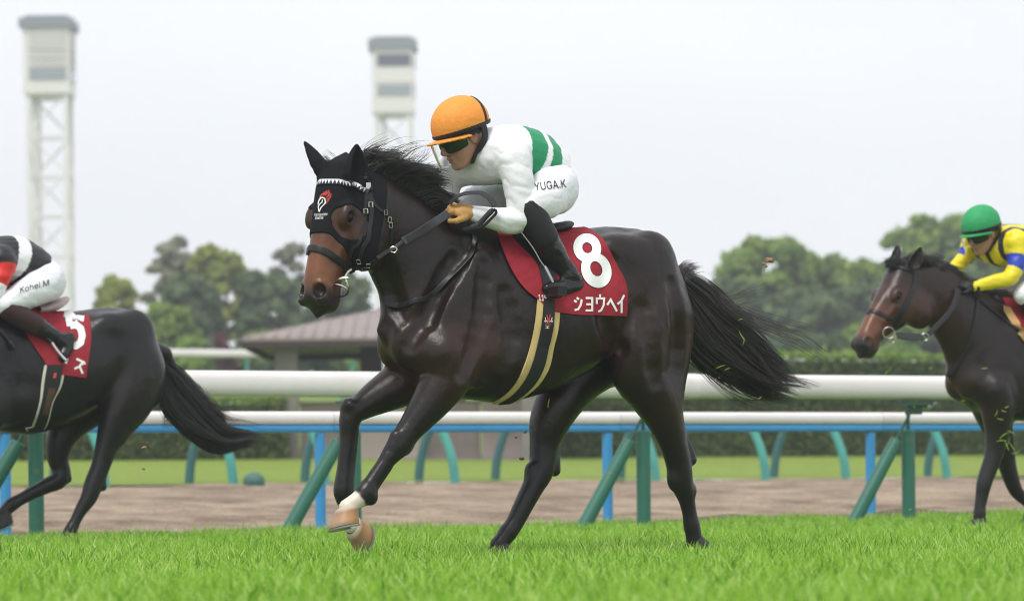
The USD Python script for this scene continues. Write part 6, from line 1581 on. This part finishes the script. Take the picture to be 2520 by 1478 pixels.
LEFT = dict(h=.0075,
    spine=[(-62, 655, .01, .13), (-20, 642, .0, .150), (30, 640, .0, .158), (70, 655, 0, .148), (100, 672, 0, .125)],
    shoulders=[(0, 640, .17, .085), (-40, 640, .05, .10), (-80, 645, -.06, .095), (-115, 652, -.14, .075)],
    near_arm=[(4, 636, .19, .078), (10, 652, .205, .072), (2, 680, .215, .066), (-8, 706, .22, .060), (-16, 728, .22, .056), (-50, 738, .20, .05), (-95, 740, .16, .038), (-112, 742, .14, .034)],
    far_arm=[(-115, 652, -.15, .07), (-120, 690, -.165, .06), (-118, 730, -.16, .054), (-140, 740, -.12, .04), (-155, 742, -.09, .034)],
    neck=(-72, 640, .0), waist=((104, 660, 0), (134, 678, 0)),
    hips=[(80, 675, .0, .125), (98, 682, 0, .128), (112, 690, .05, .122)],
    near_thigh=[(112, 694, .10, .118), (96, 706, .15, .110), (66, 722, .20, .098), (36, 738, .22, .084), (14, 750, .23, .072)],
    far_thigh=[(85, 690, -.10, .115), (40, 705, -.16, .10), (0, 725, -.20, .085), (-30, 745, -.21, .07)],
    near_boot=dict(leg=[(22, 760, .235, .068), (50, 778, .245, .068), (85, 797, .25, .064), (114, 815, .25, .055), (140, 832, .25, .047), (150, 838, .25, .044)],
                   foot=[(153, 838, .25, .044), (172, 828, .255, .034), (167, 850, .262, .037), (158, 868, .275, .036), (153, 880, .285, .026)]),
    far_boot=dict(leg=[(-25, 755, -.24, .066), (5, 785, -.25, .06), (45, 815, -.26, .05), (70, 835, -.26, .044)], foot=[(72, 840, -.26, .044), (90, 838, -.26, .034), (84, 862, -.27, .036), (72, 878, -.28, .027)]),
    head=Hd(FB, (-120, 610, .03), math.radians(33), math.radians(25), 1.12), cap=capmat('red_cap_silk', (.55, .03, .03)), gloves=(M_black, M_black), shirt_col=left_silk, boot_top=M_bootbrown,
    near_hand=dict(wrist=(-113, 742, .14), knuckle=(-150, 738, .11), back=(.35, .45, .85), side=-1), far_hand=dict(wrist=(-156, 742, -.09), knuckle=(-190, 738, -.06), back=(.3, -.4, .85), side=1))
J2, sh2, br2, hb2 = rider(FB, 'jockey in black and white silks with red armbands on the black horse at the left', LEFT)
CBl = Caster(br2); c0, c1 = KB(165, 572), KB(412, 505)
put(J2, 'lettering', px_text('Kohei.M', *c0, *c1, 14, CBl, .0035, bold=False, shear=.1, ey=(-2.2, -13.5)), M_ink2, smooth=False)
WH = Thing('whip', 'short black whip across the shoulder of the black horse', 'whip', pix(20, 838, 19.9))
put(WH, 'shaft', tube(path_px([(-70, 775), KB(0, 890), KB(80, 975)], 19.95, 19.95, 8), np.linspace(.006, .010, 8), 8), M_black); put(WH, 'flap', tube(path_px([KB(80, 975), KB(132, 1040)], 19.95, 19.95, 6), [.014, .018, .018, .018, .018, .016], 8), M_black)
RNb = Thing('reins', 'black reins of the black horse running ahead out of the picture', 'reins', FB.W(LB(-180, 740, .1)))
put(RNb, 'rein', strap_free(path_px([(-150, 745), (-230, 790), TB(760, 660)], FB.W(LB(-150, 740, .11))[1], FB.W(atb(.7, .08, -.15))[1], 14), .03, .005), M_leather)

# ------------------------------------------------------------------ the brown horse at the right edge
FR_ = Frame(math.radians(29), 2600, 1288, 21.9)
KR = .677
TR = lambda u, v: (2480 + (u - 1150) * KR, 742 + (v - 556) * KR)
SR = Field([-1.15, -.46, -.04], [2.05, .5, 2.1], .0096)
LR = lambda u, v, l: FR_.P(u, v, l)
horse_trunk(SR, FR_, TR)
def Rp(px): return [(*TR(u, v), l, r) for u, v, l, r in px]
gr_ = {}
gr_['nf'] = limb(SR, FR_, [(2445, 960, .15, .13), (2455, 1000, .155, .118), (2455, 1050, .15, .092), (2450, 1095, .145, .073), (2440, 1135, .14, .061), (2428, 1168, .135, .056), (2421, 1192, .135, .052), (2416, 1220, .13, .044), (2412, 1245, .13, .040), (2411, 1263, .13, .044), (2410, 1275, .13, .040)], k=.05)
gr_['ff'] = limb(SR, FR_, [(2425, 975, -.14, .13), (2450, 1040, -.14, .11), (2468, 1095, -.14, .082), (2478, 1140, -.135, .064), (2488, 1175, -.13, .056), (2500, 1205, -.13, .048), (2525, 1230, -.13, .040), (2550, 1248, -.13, .038), (2572, 1262, -.13, .046), (2580, 1275, -.13, .04)], k=.05)
gr_['nh'] = limb(SR, FR_, Rp([(1605, 760, .125, .17), (1570, 850, .16, .155), (1572, 915, .165, .135), (1598, 965, .16, .106), (1622, 1015, .155, .080), (1645, 1065, .15, .064), (1664, 1115, .145, .060), (1672, 1150, .14, .062), (1690, 1228, .135, .041), (1697, 1262, .133, .036), (1703, 1295, .13, .042), (1707, 1332, .13, .040)]), k=.05)
gr_['fh'] = limb(SR, FR_, Rp([(1555, 800, -.13, .18), (1480, 870, -.15, .165), (1418, 935, -.15, .128), (1378, 990, -.145, .105), (1350, 1045, -.14, .084), (1340, 1090, -.14, .066), (1336, 1130, -.135, .062), (1312, 1195, -.13, .050), (1285, 1248, -.13, .042), (1250, 1308, -.13, .047), (1228, 1338, -.13, .044)]), k=.05)
HLr = .69
HRr = head_frame(FR_, (2206, 642), (2106, 838), math.radians(38), HLr)
atr = lambda t, r, f: HRr[0] + HRr[1] * t * HLr + HRr[2] * r + HRr[3] * f
SR.chain(np.array([[*LR(2400, 840, .0), .255], [*LR(2370, 800, 0), .225], [*LR(2335, 760, 0), .195], [*LR(2300, 722, .01), .165], [*atr(.12, .0, -.13), .115]]), .07, np.array([0, 1.0, 0]), 1.5)
SR.ell(LR(2262, 765, .05), [.10, .09, .12], None, .06)
rd = FR_.W(atr(.03, .09, -.02))[1]; rf = FR_.W(atr(.03, -.09, -.02))[1]
lx = lambda u, v, d: FR_.L(pix(u, v, d)); cdr = FR_.L(FR_.o + np.array([0, -1.0, 0]))
atr, _ = add_head(SR, HRr, HLr, [(lx(2244, 662, rd), lx(2270, 603, rd), cdr * .6 + HRr[2] * .7 + HRr[3] * .3, .050), (lx(2200, 648, rf), lx(2210, 597, rf), cdr * .6 - HRr[2] * .6, .048)], 1.12)
rm = biggest(SR.mesh(), 400); rm = ripple(rm, .0055, np.array([7, 7, 4.5]), 6, np.clip((rm.vertices[:, 2] - .55) * 4, 0, 1))
nzr = meshkit.fbm(rm.vertices * 5, 4, 9)
bay = (.058, .021, .012)
crr = paint(rm.vertices, (.0105, .0064, .0052), [(LR(2345, 960, .0), .2, .6, bay), (LR(2385, 1040, .12), .18, .5, bay), (LR(2300, 760, .1), .3, .45, bay), (LR(2330, 850, .1), .2, .3, bay)], nzr, (.010, .009, .009))
crr = head_paint(crr, rm.vertices, HRr, HLr, nzr, (.055, .022, .014), (.16, .058, .027), (.020, .015, .015))
print('right marks', [(k, proj(FR_.W(p)).round()) for k, p in dict(eye=atr(.372, .1, -.06), nostril=atr(.945, .07, -.04), chin=atr(.95, 0, -.15), poll=atr(0, 0, 0)).items()])
QH = Thing('race_horse', 'bay racehorse with bare face at the right edge, galloping behind the others', 'horse', FR_.W(np.array([0, 0, 0.0])))
rm_w = FR_.mesh(rm); put(QH, 'body', rm_w, M_coat, smooth=True, prim={'coat': crr})
FHW = FR_.W
put_hoof(QH, gr_['nf'][-1, :3], FR_.h - zw * .1, zw + FR_.h * .1, 'dark', .05); put_hoof(QH, gr_['ff'][-1, :3], -zw * .8 - FR_.h * .3, FR_.h * .6 - zw * .3, 'dark', .05)
put_hoof(QH, gr_['nh'][-1, :3], -zw * .9 + FR_.h * .45, FR_.h * .9 + zw * .45, 'dark', .048); put_hoof(QH, gr_['fh'][-1, :3], FR_.h - zw * .25, zw + FR_.h * .25, 'dark', .05)
for s in (-1, 1):
    e = trimesh.creation.icosphere(3, 1.0); e.apply_scale([.024, .021, .021]); Rm = np.eye(4); Rm[:3, :3] = np.stack([HRr[1], HRr[2], HRr[3]], 1)
    e.apply_transform(Rm); e.apply_translation(atr(.372, s * .0965, -.058)); put(QH, 'eye', FR_.mesh(e), M_eye, smooth=True)
rng = np.random.default_rng(77)
cq = spline([LR(*c) for c in ((2225, 640, .0), (2262, 655, 0), (2300, 672, 0), (2340, 695, 0), (2380, 715, 0), (2420, 735, 0), (2455, 745, 0))], 60)
n = 3000; f = rng.uniform(0, 1, n); roots = np.stack([np.interp(f * 59, np.arange(60), cq[:, i]) for i in range(3)], -1) + rng.normal(0, .014, (n, 3))
st, wd = grow(roots, np.array([-.7, .3, .75]), np.array([-1, .35, -.7]), rng.uniform(.10, .22, n), rng, 8, .22, .012, .0048, fr=FR_); curves(QH, 'mane', st, wd, M_hair)
n = 900; roots = atr(.03, 0, -.01) + rng.normal(0, 1, (n, 3)) * [.03, .03, .012]
st, wd = grow(roots, np.array([-.1, 0, 1.0]), np.array([.6, .1, -.7]), rng.uniform(.06, .13, n), rng, 8, .35, .012, .0045, fr=FR_); curves(QH, 'forelock', st, wd, M_hair)
tail(FR_, QH, [(*TR(u, v), 0) for u, v in ((1660, 690), (1695, 735), (1745, 810), (1810, 870), (1880, 925))], [.05, .13, .15, .14, .1], rng, n=1500, w0=.007, fringe=200)
CR = Caster(rm_w); KQ = lambda x, y: (2061 + x * .2914, 479.9 + y * .2914)
BRr = Thing('bridle', 'plain dark leather bridle with loose rings on the bay horse at the right', 'bridle', FR_.W(atr(.4, 0, 0)))
def qst(name, px, w, t): put(BRr, name, strap_px(CR, [KQ(*p) for p in px], w, t, None, .002)[0], M_leather)
qst('browband', ((405, 620), (440, 600), (520, 605), (590, 625), (650, 655)), .030, .008)
qst('cheek_strap', ((655, 660), (640, 760), (600, 860), (550, 940), (500, 1020), (470, 1060)), .024, .006); qst('cheek_strap', ((665, 700), (640, 800), (600, 900), (545, 1000), (505, 1070)), .018, .006)
qst('noseband', ((232, 985), (260, 968), (340, 990), (420, 1030), (465, 1055)), .028, .008); qst('chin_strap', ((480, 1080), (520, 1110), (600, 1150)), .022, .006)
dr_ = FR_.W(atr(.8, .075, -.1))[1] - .03
M_ring = mat('dull_ring_steel', (.30, .29, .28), .4, .5, metal=.8)
def ring(u, v, r, d, n=20, t=.005): a = np.linspace(0, 2 * np.pi, n); return tube(np.stack([pix(u + r * math.cos(x), v + r * math.sin(x), d) for x in a]), t, 6)
put(BRr, 'bit_ring', ring(*KQ(432, 1160), 14, dr_, t=.004), M_ring); put(BRr, 'bit_link', ring(*KQ(465, 1220), 6, dr_ - .01, t=.004), M_ring)
RNr = Thing('reins', 'black reins and breast strap of the bay horse with two steel rings', 'reins', FR_.W(LR(2330, 780, .15)))
d1, d2 = FR_.W(LR(2277, 828, .17))[1] - .04, FR_.W(LR(2370, 705, .14))[1] - .03
put(RNr, 'bit_rein', strap_free(path_px([KQ(500, 1180), KQ(600, 1195), KQ(720, 1195)], dr_, d1), .05, .006), M_rubber)
put(RNr, 'martingale_ring', ring(*KQ(738, 1195), 9, d1), M_ring)
put(RNr, 'rein', strap_free(path_px([KQ(750, 1190), KQ(850, 1090), KQ(950, 980), KQ(1005, 880), KQ(1020, 790)], d1, d2), .034, .006), M_leather)
P, N = CR.hit(spline(np.array([KQ(1180, 880), KQ(1170, 1000), KQ(1140, 1150), KQ(1080, 1320), KQ(1000, 1450), (2345, 915), (2315, 925)]), 36)); put(RNr, 'neck_strap', ribbon(P + N * .006, N, .024, .005), M_leather)
P, N = CR.hit(spline(np.array([KQ(1150, 840), KQ(1260, 930), KQ(1400, 1040), KQ(1520, 1130), KQ(1600, 1200)]), 30)); put(RNr, 'breast_strap', ribbon(P + N * .006, N, .022, .005), M_leather)
cl9 = make_cloth(FR_, trimesh.Trimesh(rm.vertices, rm.faces, process=False), CR, [KQ(*p) for p in ((1400, 890), (1420, 960), (1480, 1060), (1540, 1150), (1620, 1260))], [(*TR(1480, 592),), (*TR(1536, 692),), (*TR(1541, 717),), (*TR(1539, 776),)], 30, 36)
SC9 = Thing('saddle_cloth', 'red saddle cloth edge on the bay horse at the right edge', 'saddle cloth', FR_.W(LR(2580, 800, 0))); put(SC9, 'cloth', cl9, M_cloth, smooth=50)
P, N = Caster(cl9).hit(spline(np.array([KQ(1412, 915), KQ(1440, 975), KQ(1500, 1070), KQ(1560, 1160), KQ(1640, 1260)]), 24)); put(SC9, 'tan_edge', ribbon(P + N * .002, N, .055, .006), mat('tan_binding', (.50, .30, .12), .7, .2))
Sx = Field(LR(2500, 800, 0) - .4, LR(2640, 720, 0) + .35, .010); Sx.chain(np.array([[*LR(2515, 748, 0), .03], [*LR(2560, 752, 0), .035], [*LR(2620, 745, 0), .03]]), .02, np.array([0, 1.0, 0]), .28)
SAr = Thing('saddle', 'small black racing saddle of the bay horse, mostly outside the picture', 'saddle', FR_.W(LR(2560, 750, 0))); put(SAr, 'seat', FR_.mesh(Sx.mesh()), M_leather, smooth=True)

Y_, K_, U_ = np.array([.72, .60, .015]), np.array([.016, .016, .018]), np.array([.02, .055, .42])
def right_silk(P, fr):
    o, d = gcoords(fr, (2440, 560, 0), (2570, 620, 0)); s = (P - o) @ d; c = np.tile(Y_, (len(P), 1))
    st_ = (np.abs(((P[:, 1] + .02) / .105) % 1 - .5) < .17) & (np.abs(P[:, 1]) < .20); c[st_] = K_
    f_ = lambda u, v, l: (fr.P(u, v, l) - o) @ d
    for k in ('near_arm', 'far_arm'):
        A = spline(fr.chain(RIGHT[k]), 40); D_ = np.linalg.norm(P[:, None] - A[None, :, :3], axis=2); j = D_.argmin(1); on = (D_.min(1) < .088); t = j / 39.0
        on &= P[:, 1] * (1 if k == 'near_arm' else -1) > .125
        c[on] = Y_; c[on & (t > .20) & (t < .36)] = U_
    return c
RIGHT = dict(h=.0075,
    spine=[(2458, 612, .01, .125), (2490, 604, .0, .150), (2530, 610, .0, .155), (2575, 630, 0, .148), (2605, 650, 0, .125)],
    shoulders=[(2502, 600, .17, .085), (2470, 596, .05, .10), (2432, 598, -.06, .095), (2396, 600, -.14, .075)],
    near_arm=[(2504, 596, .19, .080), (2508, 612, .205, .072), (2504, 640, .215, .064), (2494, 668, .22, .058), (2482, 684, .22, .055), (2450, 692, .20, .050), (2415, 700, .165, .040), (2398, 704, .15, .034)],
    far_arm=[(2394, 600, -.15, .070), (2382, 620, -.165, .062), (2368, 640, -.17, .056), (2352, 656, -.15, .048), (2342, 664, -.12, .040), (2336, 670, -.10, .034)],
    neck=(2456, 598, .02), waist=((2606, 640, 0), (2640, 660, 0)),
    hips=[(2590, 655, .0, .125), (2602, 662, 0, .128), (2614, 670, .05, .122)],
    near_thigh=[(2610, 672, .10, .12), (2585, 690, .16, .11), (2550, 708, .20, .095), (2528, 720, .22, .08), (2520, 726, .23, .07)],
    far_thigh=[(2595, 668, -.10, .115), (2540, 686, -.17, .10), (2490, 700, -.205, .085), (2450, 712, -.215, .072), (2436, 716, -.22, .066)],
    near_boot=dict(leg=[(2528, 730, .235, .068), (2548, 765, .245, .068), (2572, 800, .25, .06), (2590, 825, .25, .048), (2596, 834, .25, .046)], foot=[(2598, 836, .25, .046), (2612, 850, .255, .036), (2594, 856, .262, .04), (2575, 858, .275, .038), (2564, 860, .285, .027)]),
    far_boot=dict(leg=[(2442, 722, -.24, .062), (2462, 760, -.25, .06), (2485, 795, -.26, .05), (2500, 815, -.26, .044)], foot=[(2502, 818, -.26, .044), (2514, 835, -.26, .034), (2496, 838, -.27, .036), (2480, 840, -.28, .027)]),
    head=Hd(FR_, (2416, 572, .03), math.radians(40), math.radians(22), 1.12), cap=capmat('green_cap_silk', (.025, .30, .105)), gloves=(M_black, capmat('yellow_glove', (.66, .54, .03))), shirt_col=right_silk, half_band=False,
    near_hand=dict(wrist=(2397, 704, .148), knuckle=(2368, 700, .11), back=(.35, .45, .85), side=-1), far_hand=dict(wrist=(2337, 670, -.10), knuckle=(2318, 684, -.06), back=(.9, -.2, .4), side=1))
J3, sh3, br3, hb3 = rider(FR_, 'jockey in green cap and yellow silks with black stripes at the right edge', RIGHT)
print('right face', {k: proj(FR_.W(RIGHT['head'](*v))).round() for k, v in dict(ear=(-.006, .078, 0), nose=(.12, 0, -.03), chin=(.085, 0, -.11)).items()})
# ------------------------------------------------------------------ turf
M_grass = usdkit.material(stage, LK + 'turf_blades', {
    'g': ('geometry', {}), 'at': ('attribute', {'attribute': 'rnd'}), 'n': ('noise_texture', {'scale': 0.9, 'detail': 3}), 'mf': ('mix_float', {'fac': 0.8}),
    'r': ('rgb_ramp', {'ramp': [(0.12, (0.09, 0.22, 0.016)), (0.35, (0.21, 0.43, 0.03)), (0.72, (0.34, 0.59, 0.06)), (0.94, (0.64, 0.76, 0.28))]}),
    'p': ('principled_bsdf', {'roughness': 0.45, 'specular_ior_level': 0.35}), 't': ('translucent_bsdf', {}), 'm': ('mix_closure', {'fac': 0.5})},
    [('g.position', 'n.vector'), ('n.fac', 'mf.a'), ('at.fac', 'mf.b'), ('mf.result', 'r.fac'), ('r.color', 'p.base_color'), ('r.color', 't.color'), ('p.BSDF', 'm.closure1'), ('t.BSDF', 'm.closure2')], surface='m.closure')
def blade_patch(seed, size=.32, n=380):
    rng = np.random.default_rng(seed)
    x, y = rng.uniform(-size / 2, size / 2, (2, n)); h = rng.gamma(6, .0122, n).clip(.03, .14) * 1.0; w = rng.uniform(.0022, .0052, n)
    a = rng.uniform(0, 2 * np.pi, n); lean = rng.uniform(.05, .75, n) * h; la = rng.uniform(0, 2 * np.pi, n)
    sx, sy = np.cos(a), np.sin(a); V = []
    for f, ww in ((0, .8), (.4, 1.0), (.75, .75)):
        cx, cy, cz = x + np.cos(la) * lean * f ** 2, y + np.sin(la) * lean * f ** 2, h * f * (1 - .15 * f * lean / h)
        V += [np.stack([cx - sx * w * ww, cy - sy * w * ww, cz], 1), np.stack([cx + sx * w * ww, cy + sy * w * ww, cz], 1)]
    V.append(np.stack([x + np.cos(la) * lean, y + np.sin(la) * lean, h * (1 - .15 * lean / h)], 1))
    V = np.stack(V, 1).reshape(-1, 3); k = np.arange(n) * 7
    Fc = np.vstack([np.stack([k + a_, k + b_, k + c_], 1) for a_, b_, c_ in ((0, 1, 3), (0, 3, 2), (2, 3, 5), (2, 5, 4), (4, 5, 6))])
    return V, Fc
GP = '/World/turf_grass'
pi = UsdGeom.PointInstancer.Define(stage, GP); protos = UsdGeom.Scope.Define(stage, GP + '/blades')
targets = []
for k in range(6):
    v_, f_ = blade_patch(100 + k); gm_ = usdkit.mesh(stage, f'{GP}/blades/patch_{k:03d}', (v_, f_), M_grass, smooth=False)
    UsdGeom.PrimvarsAPI(gm_).CreatePrimvar('rnd', Sdf.ValueTypeNames.FloatArray, 'vertex').Set(Vt.FloatArray.FromNumpy(np.repeat(np.random.default_rng(k).uniform(0, 1, len(v_) // 7), 7).astype(np.float32))); targets.append(f'{GP}/blades/patch_{k:03d}')
rng = np.random.default_rng(9)
pts = []
step = .24
for t in np.arange(-16, 14, step):
    for q in np.arange(-17, 1.3, step):
        tt_, qq_ = t + rng.uniform(-.06, .06), q + rng.uniform(-.06, .06)
        if qq_ > float(q_edge(tt_)) - .12 + rng.uniform(-.05, .06): continue
        p = tq(np.float64(tt_), np.float64(qq_))
        if p[1] < 7.4 or abs(p[0]) > 3.2 + .19 * p[1]: continue
        pts.append(p)
pts = np.array(pts); n = len(pts)
yaw = rng.uniform(0, 2 * np.pi, n)
pi.CreatePositionsAttr(Vt.Vec3fArray.FromNumpy(pts.astype(np.float32)))
pi.CreateOrientationsAttr(Vt.QuathArray([Gf.Quath(float(math.cos(a / 2)), 0, 0, float(math.sin(a / 2))) for a in yaw]))
clump = .78 + .55 * meshkit.fbm(np.c_[pts[:, :2] * 1.4, np.zeros(n)], 3, 4)
pi.CreateScalesAttr(Vt.Vec3fArray.FromNumpy(np.stack([np.ones(n), np.ones(n), clump * rng.uniform(.85, 1.15, n)], 1).astype(np.float32)))
pi.CreateProtoIndicesAttr(Vt.IntArray.FromNumpy(rng.integers(0, 6, n).astype(np.int32)))
pi.CreatePrototypesRel().SetTargets(targets)
tag(pi, 'bright green racing turf in the foreground', 'grass', kind='stuff')
print('grass patches', n)

# ------------------------------------------------------------------ bits of turf in the air
M_clip = leafmat('cut_grass', (.20, .33, .03), (.34, .46, .07), .4, 20)
M_soilbit = mat('flying_soil', (.26, .16, .085), .9, .1)
rng = np.random.default_rng(31)
def where_clip(u, v):
    w = 'before the bay horse' if u > 2400 else 'ahead of the bay horse' if u > 2000 else 'beside the tail of the leading horse' if u > 1700 else 'under the belly of the leading horse' if u > 1200 else 'beside the raised front hooves'
    return 'thin green blade of cut grass flying ' + w
def clip_bit(u, v, d, L, ang, w=.004):
    p = pix(u, v, d); dx = np.array([math.cos(ang), .2 * rng.normal(), math.sin(ang)]); s = np.linspace(-.5, .5, 6); bend = np.array([-dx[2], 0, dx[0]])
    P = p + dx * (s * L)[:, None] + bend * ((s ** 2 - .1) * L * rng.uniform(-.5, .5))[:, None]
    m = ribbon(P, np.tile([.2, -1, .3], (6, 1)), w * np.array([.3, .8, 1, 1, .7, .2]), .0012)
    o = put(None, 'grass_clipping', m, M_clip, smooth=False, prim={'rnd': np.full(len(m.vertices), rng.uniform())}); tag(stage.GetPrimAtPath(o[1]), where_clip(u, v), 'grass clipping', 'grass clippings kicked up ' + where_clip(u, v).split(' flying ')[1])
for u, v, L, a in ((2470, 1070, .10, .6), (2482, 1085, .09, 1.2), (2488, 1062, .08, -.4), (2478, 1095, .10, -1.2), (2465, 1083, .09, 0.05), (2492, 1100, .12, -1.1), (2500, 1112, .07, .3), (2470, 1010, .05, -.3), (2452, 1015, .06, 1.2), (2478, 1000, .045, .4), (2462, 1030, .06, -.2), (2423, 905, .06, .05), (2415, 1125, .07, .15),
                   (2190, 908, .07, .9), (2182, 915, .05, .9), (2290, 905, .04, .4), (1773, 901, .07, .35), (1790, 907, .04, .3), (1822, 785, .03, .2), (1826, 826, .07, -1.0), (1830, 838, .05, 1.4), (1870, 978, .03, .7), (1350, 990, .06, 1.4), (2125, 918, .03, .3), (2250, 1000, .03, -.7), (2370, 985, .03, .2), (2330, 1170, .03, .4), (905, 1222, .05, -.6), (2240, 1252, .03, .3), (2350, 1210, .03, .2)):
    clip_bit(u, v, 21.2 if u > 2100 else 15.0, L * .8, a, .006 if u > 2100 else .004)
for u, v, r, d in ((1895, 640, .022, 17.5), (1880, 648, .010, 17.5), (1292, 1062, .007, 15.6), (1284, 1128, .011, 15.6), (1296, 1176, .007, 15.5), (1270, 1075, .006, 15.6), (355, 1100, .012, 18.5), (353, 1152, .009, 18.5), (1885, 655, .008, 17.5)):
    wc_ = 'above the tail of the leading horse' if u > 1700 else 'before the hind legs of the leading horse' if u > 1000 else 'behind the tail of the black horse'
    g = trimesh.creation.icosphere(2, r); g.vertices *= 1 + .7 * (meshkit.noise(g.vertices / r * 1.3 + u, 3)[:, None] - .5); g.apply_scale([1.2, 1, .8]); g.apply_translation(pix(u, v, d))
    o = put(None, 'soil_clod', g, M_soilbit, smooth=False); tag(stage.GetPrimAtPath(o[1]), 'small brown crumb of soil flying ' + wc_, 'soil crumb', 'soil crumbs kicked up ' + wc_)
# ------------------------------------------------------------------ the air
hz = usdkit.material(stage, LK + 'haze_air', {'v': ('principled_volume', {'color': (.93, .96, 1.0), 'density': .0011, 'anisotropy': .3})}, [], volume='v.volume')
o = put(None, 'haze', trimesh.creation.box([700, 700, 62], transform=trimesh.transformations.translation_matrix([0, 200, 29])), hz, smooth=False)
tag(stage.GetPrimAtPath(o[1]), 'thin pale haze over the racecourse', 'haze', kind='stuff')
